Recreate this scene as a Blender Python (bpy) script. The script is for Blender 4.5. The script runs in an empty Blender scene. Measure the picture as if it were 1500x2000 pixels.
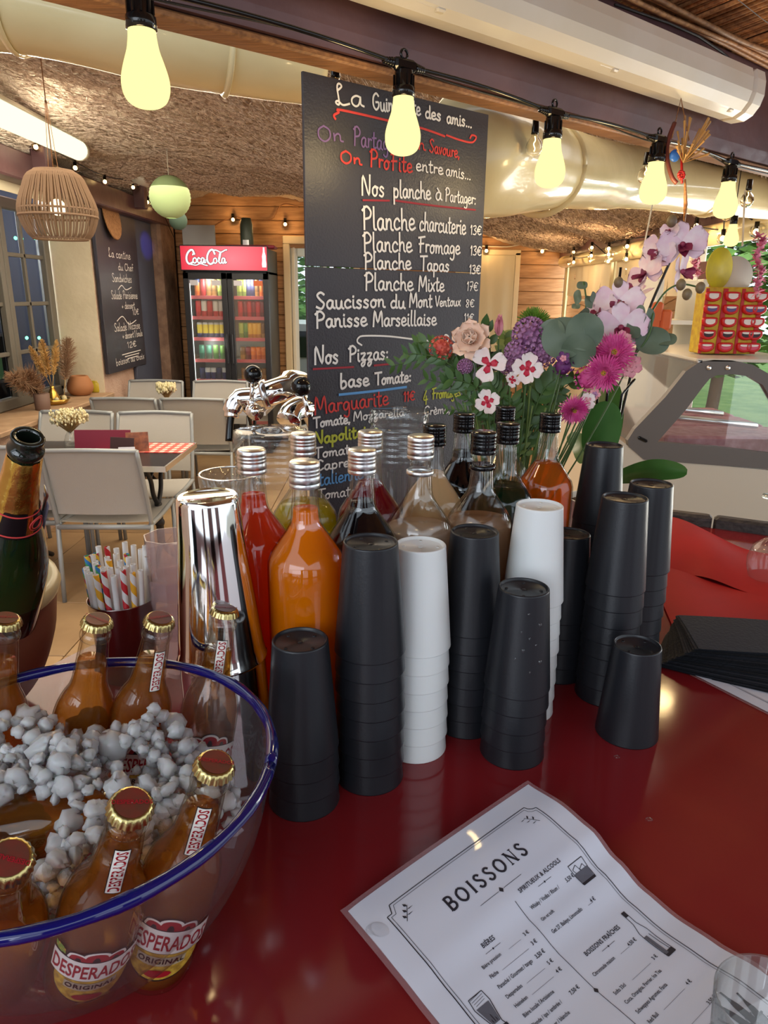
import bpy, math, random
from mathutils import Vector, Matrix
random.seed(7)
R = math.radians
S = bpy.context.scene
COL = S.collection
# ---------------------------------------------------------------- camera
PITCH, ROLL, CAMZ, FPX = 17.0, 0.69, 1.645, 1386.0
cam_d = bpy.data.cameras.new('camera')
cam_d.sensor_fit = 'VERTICAL'; cam_d.sensor_height = 36.0; cam_d.lens = 36.0 * FPX / 2000.0
cam_d.clip_start = 0.02; cam_d.clip_end = 200
cam = bpy.data.objects.new('camera', cam_d); COL.objects.link(cam)
CM = Matrix.Rotation(R(90 - PITCH), 4, 'X') @ Matrix.Rotation(R(ROLL), 4, 'Z')
cam.matrix_world = Matrix.Translation((0, 0, CAMZ)) @ CM
S.camera = cam
# ---------------------------------------------------------------- world, light, exposure
W = bpy.data.worlds.new('world'); S.world = W; W.use_nodes = True
_wn = W.node_tree; _bg = _wn.nodes['Background']
_bg.inputs[0].default_value = (0.80, 0.90, 1.0, 1); _bg.inputs[1].default_value = 1.15
S.view_settings.view_transform = 'Standard'; S.view_settings.look = 'None'
S.view_settings.exposure = 0.55; S.view_settings.gamma = 1.0
S.view_settings.use_curve_mapping = False
S.cycles.max_bounces = 14; S.cycles.transmission_bounces = 14; S.cycles.transparent_max_bounces = 16
S.cycles.glossy_bounces = 6; S.cycles.diffuse_bounces = 4
S.cycles.sample_clamp_indirect = 4.0
S.cycles.use_denoising = True
S.cycles.caustics_reflective = False; S.cycles.caustics_refractive = False
def area_light(name, loc, target, size, sy, power, color):
    d = bpy.data.lights.new(name, 'AREA'); d.shape = 'RECTANGLE'; d.size = size; d.size_y = sy
    d.energy = power; d.color = color
    o = bpy.data.objects.new(name, d); COL.objects.link(o); o.location = loc
    o.rotation_euler = (Vector(target) - Vector(loc)).to_track_quat('-Z', 'Y').to_euler()
    return o
# daylight that falls in from the open sides of the kiosk and the terrace, then two added fills
area_light('daylight_behind', (-1.6, -2.6, 2.2), (0.2, 1.2, 1.3), 3.0, 1.8, 45, (0.82, 0.90, 1.0))
area_light('daylight_terrace', (4.6, 5.4, 2.6), (0.0, 5.4, 0.9), 5.0, 2.2, 300, (0.93, 0.97, 1.0))
area_light('ground_bounce_fill', (3.4, 5.0, 0.5), (-0.6, 5.0, 2.7), 5.0, 1.6, 220, (1.0, 0.96, 0.88))  # added upward fill, imitates ground bounce to brighten the ceiling
area_light('terrace_warm_fill', (-0.4, 4.6, 2.35), (-0.4, 4.6, 0), 3.2, 5.0, 110, (1.0, 0.82, 0.60))  # added warm overhead fill to brighten the terrace, no single fitting
def point_light(name, loc, power, color, rad=0.05):
    d = bpy.data.lights.new(name, 'POINT'); d.energy = power; d.color = color; d.shadow_soft_size = rad
    o = bpy.data.objects.new(name, d); COL.objects.link(o); o.location = loc
    return o

# ---------------------------------------------------------------- helpers: pixels of the 1500x2000 photograph to points
C0 = Vector((0, 0, CAMZ))
def ray(px, py):
    return (CM.to_3x3() @ Vector(((px - 750) / FPX, (1000 - py) / FPX, -1)))
def P(px, py, z):
    d = ray(px, py); return C0 + d * ((z - CAMZ) / d.z)
def QY(px, py, y):
    d = ray(px, py); return C0 + d * (y / d.y)
def QX(px, py, x):
    d = ray(px, py); return C0 + d * (x / d.x)
def ZC(px, py, zc):
    return C0 + ray(px, py) * zc
CT = 1.145            # counter top height

# ---------------------------------------------------------------- mesh builder
class MB:
    def __init__(s): s.v = []; s.f = []; s.m = []; s.sm = []
    def add(s, vs, fs, mi=0, smooth=True):
        o = len(s.v); s.v += [tuple(v) for v in vs]
        for f in fs: s.f.append([i + o for i in f]); s.m.append(mi); s.sm.append(smooth)
        return s
    def xf(s, M):
        s.v = [tuple(M @ Vector(v)) for v in s.v]; return s
    def merge(s, o, M=None, mi=None):
        vs = o.v if M is None else [tuple(M @ Vector(v)) for v in o.v]
        off = len(s.v); s.v += vs
        for f, m, q in zip(o.f, o.m, o.sm):
            s.f.append([i + off for i in f]); s.m.append(m if mi is None else mi); s.sm.append(q)
        return s
    def build(s, name, mats, parent=None, loc=None):
        me = bpy.data.meshes.new(name); me.from_pydata(s.v, [], s.f); 
        if not isinstance(mats, (list, tuple)): mats = [mats]
        for m in mats: me.materials.append(m)
        me.polygons.foreach_set('material_index', s.m); me.polygons.foreach_set('use_smooth', s.sm)
        me.update()
        o = bpy.data.objects.new(name, me); COL.objects.link(o)
        if parent is not None: o.parent = parent
        if loc is not None: o.location = loc
        return o
def box(c, d, bev=0.0, mi=0, M=None):
    """box centred at c with size d; bev chamfers all the vertical and horizontal edges"""
    b = MB(); cx, cy, cz = c; x, y, z = d[0] / 2, d[1] / 2, d[2] / 2
    e = min(bev, x * .9, y * .9, z * .9)
    if e <= 0:
        v = [(cx + i * x, cy + j * y, cz + k * z) for k in (-1, 1) for j in (-1, 1) for i in (-1, 1)]
        b.add(v, [(0, 2, 3, 1), (4, 5, 7, 6), (0, 1, 5, 4), (2, 6, 7, 3), (0, 4, 6, 2), (1, 3, 7, 5)], mi, False)
    else:
        def ring(ix, iy, zz):
            return [(cx + a * (x - (0 if q else ix)) , cy + c2 * (y - (iy if q else 0)), cz + zz) for a, c2, q in
                    ((1, -1, 1), (1, 1, 1), (1, 1, 0), (-1, 1, 0), (-1, 1, 1), (-1, -1, 1), (-1, -1, 0), (1, -1, 0))]
        r0 = [(p[0] * 1.0, p[1], p[2]) for p in ring(e, e, -z)]
        def shrink(pts, e):
            return [(cx + (p[0] - cx) * (x - e) / x, cy + (p[1] - cy) * (y - e) / y, p[2]) for p in pts]
        rings = [shrink(ring(e, e, -z), e), ring(e, e, -z + e), ring(e, e, z - e), shrink(ring(e, e, z), e)]
        v = [p for r in rings for p in r]; fs = []
        for k in range(3):
            for i in range(8):
                j = (i + 1) % 8; fs.append((k * 8 + i, k * 8 + j, k * 8 + 8 + j, k * 8 + 8 + i))
        fs.append(tuple(range(7, -1, -1))); fs.append(tuple(range(24, 32)))
        b.add(v, fs, mi, False)
    if M is not None: b.xf(M)
    return b
def lathe(prof, n=32, mi=0, cap0=False, cap1=False, smooth=True, c=(0, 0, 0), rad=None):
    b = MB(); v = []; fs = []
    for k, (r, z) in enumerate(prof):
        for i in range(n):
            a = 2 * math.pi * i / n; rr = r if rad is None else r * rad(a, z)
            v.append((c[0] + rr * math.cos(a), c[1] + rr * math.sin(a), c[2] + z))
    for k in range(len(prof) - 1):
        for i in range(n):
            j = (i + 1) % n; fs.append((k * n + i, k * n + j, (k + 1) * n + j, (k + 1) * n + i))
    if cap0: fs.append(tuple(range(n - 1, -1, -1)))
    if cap1: o = (len(prof) - 1) * n; fs.append(tuple(range(o, o + n)))
    b.add(v, fs, mi, smooth); return b
def frame_of(t):
    t = t.normalized(); a = Vector((0, 0, 1)) if abs(t.z) < .9 else Vector((1, 0, 0))
    u = t.cross(a).normalized(); return u, u.cross(t).normalized()
def tube(pts, r, n=8, mi=0, caps=True, flat=1.0):
    b = MB(); pts = [Vector(p) for p in pts]; N = len(pts); v = []; u = w = None
    for k, p in enumerate(pts):
        t = (pts[min(k + 1, N - 1)] - pts[max(k - 1, 0)])
        if t.length < 1e-9: t = Vector((0, 0, 1))
        t.normalize()
        if u is None: u, w = frame_of(t)
        else:
            u = (u - t * u.dot(t)); u = u.normalized() if u.length > 1e-6 else frame_of(t)[0]; w = u.cross(t).normalized()
        rr = r[k] if isinstance(r, (list, tuple)) else r
        for i in range(n):
            a = 2 * math.pi * i / n; v.append(p + u * math.cos(a) * rr + w * math.sin(a) * rr * flat)
    fs = []
    for k in range(N - 1):
        for i in range(n):
            j = (i + 1) % n; fs.append((k * n + i, (k + 1) * n + i, (k + 1) * n + j, k * n + j))
    if caps: fs.append(tuple(range(n))); fs.append(tuple(range((N - 1) * n + n - 1, (N - 1) * n - 1, -1)))
    b.add(v, fs, mi, n > 4); return b
def ball(c, r, n=12, m=8, mi=0, sc=(1, 1, 1)):
    prof = [(r * math.sin(math.pi * max(k, .02) / m if k < m else math.pi * .998), -r * math.cos(math.pi * k / m)) for k in range(m + 1)]
    b = lathe(prof, n, mi, True, True); b.v = [(c[0] + x * sc[0], c[1] + y * sc[1], c[2] + z * sc[2]) for x, y, z in b.v]
    return b
def prism(poly, z0, z1, mi=0, M=None, smooth=False):
    n = len(poly); b = MB()
    b.add([(x, y, z0) for x, y in poly] + [(x, y, z1) for x, y in poly],
          [tuple(range(n - 1, -1, -1)), tuple(range(n, 2 * n))] + [(i, (i + 1) % n, n + (i + 1) % n, n + i) for i in range(n)], mi, smooth)
    if M is not None: b.xf(M)
    return b
def smooth_pts(pts, n=5):
    pts = [Vector(p) for p in pts]
    if len(pts) < 3: return pts
    q = [pts[0]] + pts + [pts[-1]]; out = []
    for i in range(1, len(q) - 2):
        for k in range(n):
            t = k / n; a, b2, c, d = q[i - 1], q[i], q[i + 1], q[i + 2]
            out.append(.5 * ((2 * b2) + (c - a) * t + (2 * a - 5 * b2 + 4 * c - d) * t * t + (3 * b2 - a - 3 * c + d) * t ** 3))
    out.append(pts[-1]); return out
def grid(fn, nu, nv, mi=0, smooth=True, uvs=None):
    b = MB(); v = [fn(i / nu, j / nv) for j in range(nv + 1) for i in range(nu + 1)]
    b.add(v, [(j * (nu + 1) + i, j * (nu + 1) + i + 1, (j + 1) * (nu + 1) + i + 1, (j + 1) * (nu + 1) + i) for j in range(nv) for i in range(nu)], mi, smooth)
    return b
# ---------------------------------------------------------------- things
def tag(o, label=None, cat=None, group=None, kind=None):
    if label: o['label'] = label
    if cat: o['category'] = cat
    if group: o['group'] = group
    if kind: o['kind'] = kind
    return o
def thing(name, label, cat, loc=(0, 0, 0), rot=(0, 0, 0), group=None):
    o = bpy.data.objects.new(name, None); COL.objects.link(o); o.empty_display_size = .05
    o.location = loc; o.rotation_euler = rot
    return tag(o, label, cat, group)
def dup(o, loc=None, rot=None, label=None, group=None, parent=None):
    c = o.copy(); COL.objects.link(c)
    if parent is not None: c.parent = parent
    for ch in list(o.children): dup(ch, parent=c)
    if loc is not None: c.location = loc
    if rot is not None: c.rotation_euler = rot
    if label: c['label'] = label
    if group: c['group'] = group
    return c
def aim(axis):   # rotation that takes +Z to the axis
    return Vector(axis).to_track_quat('Z', 'Y').to_euler()

# ---------------------------------------------------------------- materials
def srgb(r, g, b):
    f = lambda c: (c / 255) / 12.92 if c <= 10 else (((c / 255) + .055) / 1.055) ** 2.4
    return (f(r), f(g), f(b), 1)
def mat(name, col, rough=.5, metal=0, trans=0, ior=1.45, spec=.5, coat=0, emit=None, es=0, sub=0, alpha=1, noise=None, bump=None, sheen=0):
    """noise=(scale, second colour, detail, stretch) mixes a second colour; bump=(scale, strength, stretch)"""
    m = bpy.data.materials.new(name); m.use_nodes = True; nt = m.node_tree; b = nt.nodes['Principled BSDF']
    b.inputs['Base Color'].default_value = col; b.inputs['Roughness'].default_value = rough
    b.inputs['Metallic'].default_value = metal; b.inputs['Transmission Weight'].default_value = trans
    b.inputs['IOR'].default_value = ior; b.inputs['Specular IOR Level'].default_value = spec
    b.inputs['Coat Weight'].default_value = coat; b.inputs['Coat Roughness'].default_value = .05
    if sub: b.inputs['Subsurface Weight'].default_value = sub; b.inputs['Subsurface Radius'].default_value = (.01, .006, .004)
    if alpha < 1: b.inputs['Alpha'].default_value = alpha
    if sheen: b.inputs['Sheen Weight'].default_value = sheen
    if emit: b.inputs['Emission Color'].default_value = emit; b.inputs['Emission Strength'].default_value = es
    def coords(stretch):
        tc = nt.nodes.new('ShaderNodeTexCoord'); mp = nt.nodes.new('ShaderNodeMapping')
        mp.inputs['Scale'].default_value = stretch or (1, 1, 1); nt.links.new(tc.outputs['Object'], mp.inputs[0]); return mp.outputs[0]
    if noise:
        n = nt.nodes.new('ShaderNodeTexNoise'); n.inputs['Scale'].default_value = noise[0]; n.inputs['Detail'].default_value = noise[2] if len(noise) > 2 else 4
        nt.links.new(coords(noise[3] if len(noise) > 3 else None), n.inputs[0])
        cr = nt.nodes.new('ShaderNodeValToRGB'); cr.color_ramp.elements[0].position = .35; cr.color_ramp.elements[1].position = .65
        cr.color_ramp.elements[0].color = col; cr.color_ramp.elements[1].color = noise[1]
        nt.links.new(n.outputs[0], cr.inputs[0]); nt.links.new(cr.outputs[0], b.inputs['Base Color'])
    if bump:
        n = nt.nodes.new('ShaderNodeTexNoise'); n.inputs['Scale'].default_value = bump[0]; n.inputs['Detail'].default_value = 5
        nt.links.new(coords(bump[2] if len(bump) > 2 else None), n.inputs[0])
        bp = nt.nodes.new('ShaderNodeBump'); bp.inputs['Strength'].default_value = bump[1]; bp.inputs['Distance'].default_value = .01
        nt.links.new(n.outputs[0], bp.inputs['Height']); nt.links.new(bp.outputs[0], b.inputs['Normal'])
    return m
def random_tint(m, amount=.25):
    """per-object value variation so alike pieces differ"""
    nt = m.node_tree; b = nt.nodes['Principled BSDF']; oi = nt.nodes.new('ShaderNodeObjectInfo')
    hs = nt.nodes.new('ShaderNodeHueSaturation'); mr = nt.nodes.new('ShaderNodeMapRange')
    mr.inputs[3].default_value = 1 - amount; mr.inputs[4].default_value = 1 + amount
    nt.links.new(oi.outputs['Random'], mr.inputs[0]); nt.links.new(mr.outputs[0], hs.inputs['Value'])
    src = b.inputs['Base Color']
    if src.is_linked: nt.links.new(src.links[0].from_socket, hs.inputs['Color'])
    else: hs.inputs['Color'].default_value = src.default_value
    nt.links.new(hs.outputs[0], src); return m
def thin_glass(name, tint=(1, 1, 1, 1), edge=(.75, .80, .78, 1), refl=1.0, rough=.01, haze=0.0, hazecol=(.8, .8, .8, 1)):
    """a thin clear shell: looks straight through, mirrors by fresnel, greys at its rims"""
    m = bpy.data.materials.new(name); m.use_nodes = True; nt = m.node_tree; nt.nodes.remove(nt.nodes['Principled BSDF'])
    lw = nt.nodes.new('ShaderNodeLayerWeight'); lw.inputs[0].default_value = .5
    pw = nt.nodes.new('ShaderNodeMath'); pw.operation = 'POWER'; pw.inputs[1].default_value = 3.0; nt.links.new(lw.outputs['Facing'], pw.inputs[0])
    mc = nt.nodes.new('ShaderNodeMix'); mc.data_type = 'RGBA'; mc.inputs[6].default_value = tint; mc.inputs[7].default_value = edge; nt.links.new(pw.outputs[0], mc.inputs[0])
    tr = nt.nodes.new('ShaderNodeBsdfTransparent'); nt.links.new(mc.outputs[2], tr.inputs[0])
    src = tr.outputs[0]
    if haze:
        d = nt.nodes.new('ShaderNodeBsdfDiffuse'); d.inputs[0].default_value = hazecol; t2 = nt.nodes.new('ShaderNodeBsdfTranslucent'); t2.inputs[0].default_value = hazecol
        a = nt.nodes.new('ShaderNodeMixShader'); nt.links.new(d.outputs[0], a.inputs[1]); nt.links.new(t2.outputs[0], a.inputs[2])
        x = nt.nodes.new('ShaderNodeMixShader'); x.inputs[0].default_value = haze; nt.links.new(src, x.inputs[1]); nt.links.new(a.outputs[0], x.inputs[2]); src = x.outputs[0]
    fr = nt.nodes.new('ShaderNodeMath'); fr.operation = 'POWER'; fr.inputs[1].default_value = 5.0; nt.links.new(lw.outputs['Facing'], fr.inputs[0])
    fm = nt.nodes.new('ShaderNodeMath'); fm.operation = 'MULTIPLY_ADD'; fm.inputs[1].default_value = .6 * min(refl, 1.2); fm.inputs[2].default_value = .045 * refl; nt.links.new(fr.outputs[0], fm.inputs[0])
    g = nt.nodes.new('ShaderNodeBsdfGlossy'); g.inputs['Roughness'].default_value = rough
    x = nt.nodes.new('ShaderNodeMixShader'); nt.links.new(fm.outputs[0], x.inputs[0]); nt.links.new(src, x.inputs[1]); nt.links.new(g.outputs[0], x.inputs[2])
    nt.links.new(x.outputs[0], nt.nodes['Material Output'].inputs[0]); return m
def liquid(name, col, cloud=.6, tcol=None):
    """drink: light passes through tinted, and part of it is scattered back"""
    m = thin_glass(name, tcol or col, tcol or col, .6, .02, cloud, col); return m
def icy(name, cloud):
    return mat(name, (1, 1, 1, 1), .07, trans=1 - cloud, ior=1.31, spec=.8, coat=.6, sub=.35, bump=(160, .35))
def emission(name, col, s):
    m = bpy.data.materials.new(name); m.use_nodes = True; nt = m.node_tree
    for n in list(nt.nodes):
        if n.type == 'BSDF_PRINCIPLED': nt.nodes.remove(n)
    e = nt.nodes.new('ShaderNodeEmission'); e.inputs[0].default_value = col; e.inputs[1].default_value = s
    nt.links.new(e.outputs[0], nt.nodes['Material Output'].inputs[0]); return m
M = {}
M['red_top'] = mat('red_lacquer', srgb(130, 30, 34), .10, spec=.7, noise=(3, srgb(120, 29, 33), 5), bump=(30, .006))
M['red_cloth'] = mat('red_oilcloth', srgb(172, 14, 20), .65, spec=.25, noise=(9, srgb(158, 14, 20)))
M['dark_wood'] = mat('dark_wood', srgb(52, 46, 44), .6, noise=(20, srgb(80, 72, 68), 6, (1, 8, 8)), bump=(40, .4))
M['black_plastic'] = mat('black_plastic', srgb(27, 28, 32), .36, noise=(4, srgb(30, 31, 36)), bump=(350, .03))
M['black_gloss'] = mat('black_gloss', srgb(14, 14, 15), .12)
M['white_plastic'] = mat('white_plastic', srgb(226, 228, 226), .35, sub=.1)
M['glass'] = thin_glass('clear_glass', (.985, .99, .99, 1), (.62, .64, .62, 1), 1.2)
M['thin_glass'] = thin_glass('thin_glass', (.97, .98, .975, 1), (.62, .66, .64, 1), 1.5, .01, .05)
M['blue_glass'] = mat('cobalt_glass', srgb(9, 13, 88), .05, coat=.6)
M['chrome'] = mat('chrome', (.86, .85, .83, 1), .07, metal=1)
M['steel'] = mat('brushed_steel', (.62, .60, .60, 1), .22, metal=1)
M['dark_steel'] = mat('dark_steel', (.34, .28, .27, 1), .22, metal=1)
M['alu'] = mat('aluminium', (.84, .84, .83, 1), .30, metal=1)
M['gold'] = mat('gold_foil', srgb(220, 184, 96), .22, metal=1, bump=(60, .18))
M['brass'] = mat('brass', srgb(200, 160, 80), .25, metal=1)
M['crown_gold'] = mat('gold_crown', srgb(186, 168, 112), .25, metal=1)
M['crown_red'] = mat('crown_top_brown', srgb(88, 52, 40), .35, noise=(60, srgb(112, 44, 36)))
M['paper'] = mat('paper', srgb(206, 208, 220), .5, coat=.6)
M['laminate'] = mat('laminate_film', (1, 1, 1, 1), .12, trans=.75, alpha=.45)
M['ink'] = mat('printing_ink', srgb(38, 38, 48), .5)
M['ink_grey'] = mat('printing_ink_grey', srgb(92, 92, 102), .5)
M['napkin'] = mat('black_paper_napkin', srgb(31, 33, 40), .85, bump=(200, .2))
M['beam'] = mat('plum_painted_beam', srgb(84, 56, 58), .38, noise=(6, srgb(98, 68, 70)), bump=(9, .5))
M['raw_wood'] = mat('raw_wood', srgb(158, 110, 68), .55, noise=(12, srgb(120, 80, 48), 6, (1, 14, 14)), bump=(30, .3))
M['pvc'] = mat('clear_rolled_pvc', srgb(240, 224, 176), .26, coat=.4, noise=(2.5, srgb(222, 206, 156)), bump=(5, .5))
M['fixture'] = mat('white_tube_housing', srgb(214, 208, 196), .28, sub=.0, noise=(5, srgb(205, 196, 178)))
M['reed'] = random_tint(mat('reed', srgb(212, 156, 104), .5, noise=(5, srgb(160, 110, 72), 5, (1, 20, 20))), .45)
M['reed_s'] = mat('reed_mat', srgb(160, 108, 70), .55, noise=(30, srgb(112, 74, 50), 5, (20, 20, 20)))
M['heather'] = mat('heather_thatch', srgb(204, 186, 168), .95, noise=(70, srgb(160, 140, 124), 10, (3, 1, 2)), bump=(90, .8, (3, 1, 2)))
M['twig'] = mat('twig', srgb(216, 198, 184), .9, noise=(40, srgb(140, 118, 104)))
M['plaster'] = mat('cream_plaster', srgb(226, 214, 188), .85, noise=(3, srgb(212, 200, 172)), bump=(25, .3))
M['pink_plaster'] = mat('pink_plaster', srgb(206, 178, 160), .9, noise=(8, srgb(190, 158, 140)), bump=(60, .8))
M['rough_pier'] = mat('rough_pier', srgb(150, 122, 104), .9, noise=(8, srgb(120, 94, 80)), bump=(40, 1))
M['slate_blue'] = mat('slate_blue_board', srgb(74, 78, 94), .6, noise=(3, srgb(66, 70, 86)))
M['board'] = mat('black_board', srgb(50, 47, 54), .42, noise=(4, srgb(48, 45, 52)), bump=(260, .12))
M['chalk_w'] = mat('chalk_white', srgb(225, 222, 218), .8)
M['chalk_r'] = mat('chalk_red', srgb(200, 62, 58), .8)
M['chalk_dr'] = mat('chalk_dark_red', srgb(150, 44, 56), .8)
M['chalk_p'] = mat('chalk_purple', srgb(120, 92, 140), .8)
M['chalk_b'] = mat('chalk_blue', srgb(92, 150, 205), .8)
M['chalk_y'] = mat('chalk_yellow', srgb(178, 182, 62), .8)
M['pine'] = mat('pine_plank', srgb(182, 138, 94), .55, noise=(4, srgb(150, 108, 68), 6, (1, 1, 9)), bump=(8, .3, (1, 1, 8)))
random_tint(M['pine'], .12)
M['floor'] = mat('floor_stone', srgb(176, 148, 112), .55, noise=(1.6, srgb(150, 124, 92), 8), bump=(14, .2))
M['chair_frame'] = mat('grey_painted_aluminium', srgb(150, 156, 160), .4, metal=.25)
M['textilene'] = mat('taupe_textilene', srgb(178, 164, 146), .8, bump=(500, .3))
M['textilene_b'] = mat('grey_textilene', srgb(172, 170, 166), .8, bump=(500, .3))
M['table_top'] = mat('dark_table_top', srgb(44, 42, 46), .25)
M['iron'] = mat('cast_iron', srgb(30, 28, 30), .5)
M['magenta'] = mat('magenta_card', srgb(118, 22, 50), .5)
M['terracotta'] = mat('terracotta', srgb(140, 84, 62), .6, noise=(6, srgb(122, 72, 54)))
M['cream_glaze'] = mat('cream_glaze', srgb(196, 182, 138), .3)
M['green_glass'] = mat('dark_green_glass', srgb(36, 60, 34), .03, trans=.75, ior=1.5)
M['fridge_black'] = mat('fridge_black', srgb(34, 34, 38), .35)
M['stem'] = mat('green_stem', srgb(70, 98, 48), .5)
M['leaf'] = mat('leaf_green', srgb(56, 86, 40), .45, noise=(20, srgb(78, 110, 52)))
M['leaf_l'] = mat('light_leaf_green', srgb(120, 140, 70), .5, noise=(20, srgb(92, 118, 56)))
M['eucalyptus'] = mat('eucalyptus_leaf', srgb(84, 100, 80), .5, noise=(20, srgb(104, 118, 96)))
M['orchid_leaf'] = mat('orchid_leaf', srgb(54, 98, 40), .3, noise=(9, srgb(70, 118, 52)))
M['soil'] = mat('bark', srgb(70, 50, 38), .9)
# ---------------------------------------------------------------- handwriting: single-stroke glyphs (baseline 0, x-height .5, capitals 1)
GL = {
 'a': (.52, '.42,.45 .25,.52 .08,.38 .07,.14 .2,.0 .34,.1 .42,.45 .42,.12 .54,.02'),
 'b': (.5, '.08,1 .08,.05 .25,-.02 .42,.14 .38,.4 .22,.48 .08,.34'),
 'c': (.44, '.4,.4 .26,.52 .08,.38 .06,.14 .2,0 .42,.08'),
 'd': (.52, '.4,.42 .22,.5 .06,.3 .12,.04 .3,.02 .42,.2 .43,1 .43,.1 .52,.02'),
 'e': (.46, '.06,.24 .36,.3 .36,.46 .2,.52 .06,.36 .08,.1 .24,0 .46,.1'),
 'f': (.36, '.36,.92 .24,1 .16,.84 .16,-.02|.02,.5 .34,.52'),
 'g': (.5, '.42,.42 .22,.52 .06,.34 .12,.08 .3,.1 .42,.4 .42,-.2 .28,-.38 .08,-.28'),
 'h': (.5, '.08,1 .08,0 .1,.3 .24,.5 .38,.4 .4,.08 .5,.0'),
 'i': (.22, '.1,.5 .1,.08 .2,0|.1,.7 .11,.74'),
 'l': (.24, '.1,1 .1,.1 .22,0'),
 'm': (.74, '.06,.5 .08,0 .1,.34 .22,.5 .32,.38 .34,0 .36,.34 .5,.5 .6,.38 .62,.06 .74,0'),
 'n': (.5, '.06,.5 .08,0 .1,.32 .24,.5 .36,.4 .38,.06 .5,0'),
 'o': (.48, '.24,.5 .08,.36 .08,.12 .22,0 .38,.12 .38,.38 .24,.5 .46,.44'),
 'p': (.5, '.08,.5 .08,-.4|.08,.34 .24,.5 .42,.36 .38,.08 .22,0 .08,.1'),
 'r': (.36, '.08,.5 .1,0 .1,.3 .2,.48 .36,.46'),
 's': (.42, '.34,.44 .2,.52 .08,.4 .2,.28 .34,.16 .24,.0 .05,.06'),
 't': (.36, '.16,.85 .16,.1 .28,0 .36,.06|.02,.58 .34,.6'),
 'u': (.52, '.06,.5 .08,.12 .2,0 .34,.1 .4,.5 .42,.1 .52,0'),
 'v': (.42, '.05,.5 .2,0 .36,.5'), 'w': (.6, '.05,.5 .16,0 .3,.4 .42,0 .55,.5'),
 'x': (.44, '.06,.5 .38,0|.38,.5 .04,0'), 'y': (.46, '.06,.5 .1,.15 .24,.05 .38,.5 .36,-.25 .12,-.35'),
 'z': (.46, '.06,.48 .38,.48 .08,.06 .3,.08 .34,-.18 .18,-.36 .08,-.2 .42,.06'),
 'A': (.7, '.05,0 .34,1 .62,0|.16,.36 .54,.36'), 'B': (.6, '.1,0 .1,1|.1,1 .45,.9 .42,.58 .12,.52 .52,.42 .5,.08 .1,0'),
 'C': (.62, '.56,.85 .36,1 .1,.76 .08,.26 .32,0 .6,.16'),
 'F': (.6, '.22,0 .24,.9|.05,.9 .6,.98|.1,.5 .5,.54'), 'G': (.72, '.6,.86 .38,1 .1,.76 .08,.26 .34,0 .6,.2 .6,.46 .34,.46'),
 'I': (.2, '.1,1 .1,0'), 'L': (.56, '.12,.7 .3,.92 .2,1.05 .12,.85 .16,.1 .08,.04 .02,.14 .12,.2 .3,.02 .56,.1'),
 'M': (.84, '.05,0 .14,1 .4,.25 .66,1 .78,0'), 'N': (.7, '.06,0 .12,1 .54,.02 .62,1.05'),
 'O': (.72, '.36,1 .1,.75 .1,.25 .36,0 .62,.25 .62,.75 .36,1'), 'P': (.6, '.12,0 .14,1|.02,.84 .3,1.02 .56,.8 .48,.54 .16,.46'),
 'R': (.62, '.12,0 .14,1|.1,.96 .5,.9 .5,.6 .14,.5 .6,0'), 'S': (.58, '.5,.88 .3,1 .1,.82 .28,.54 .5,.3 .34,.0 .04,.12'),
 'T': (.6, '.32,0 .32,.96|.02,.96 .64,.99'), 'V': (.56, '.04,1 .26,0 .56,1'),
 '1': (.26, '.04,.75 .16,1 .16,0'), '3': (.44, '.06,.9 .3,1 .36,.76 .18,.54 .4,.34 .3,.04 .04,.06'),
 '4': (.5, '.3,1 .06,.36 .46,.36|.32,.6 .32,0'), '5': (.44, '.4,1 .12,1 .1,.58 .36,.56 .36,.1 .06,.04'),
 '7': (.44, '.05,.98 .4,.98 .16,0|.1,.5 .36,.5'), '8': (.46, '.36,.86 .2,1 .08,.78 .36,.34 .24,0 .06,.2 .34,.66 .38,.88'),
 '0': (.46, '.22,1 .06,.6 .1,.1 .28,0 .4,.4 .36,.88 .22,1'), '2': (.44, '.06,.8 .24,1 .38,.76 .06,.02 .42,.04'),
 'E': (.5, '.5,.86 .28,1 .1,.7 .12,.24 .3,.04 .5,.14|.02,.62 .36,.64|.02,.42 .34,.44'),
 '.': (.2, '.08,.02 .12,.04'), ':': (.24, '.1,.06 .12,.1|.1,.44 .12,.48'), ',': (.2, '.12,.06 .06,-.12'), ';': (.2, '.12,.06 .06,-.12'),
 '+': (.5, '.06,.3 .44,.3|.25,.5 .25,.1'), '&': (.6, '.52,.1 .14,.78 .28,.98 .38,.76 .1,.3 .22,0 .56,.4'), '-': (.4, '.06,.3 .34,.3'),
 '`': (0, ''), "'": (.15, '.1,1 .06,.85'), ' ': (.36, ''), '/': (.4, '.04,0 .36,1'),
}
GL['à'] = (.52, GL['a'][1] + '|.3,.62 .16,.8'); GL['è'] = (.46, GL['e'][1] + '|.3,.62 .16,.8')
GLP = {k: (a, [smooth_pts([tuple(map(float, q.split(','))) + (0,) for q in st.split()], 4) for st in s.split('|') if st.strip()]) for k, (a, s) in GL.items()}
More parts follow.
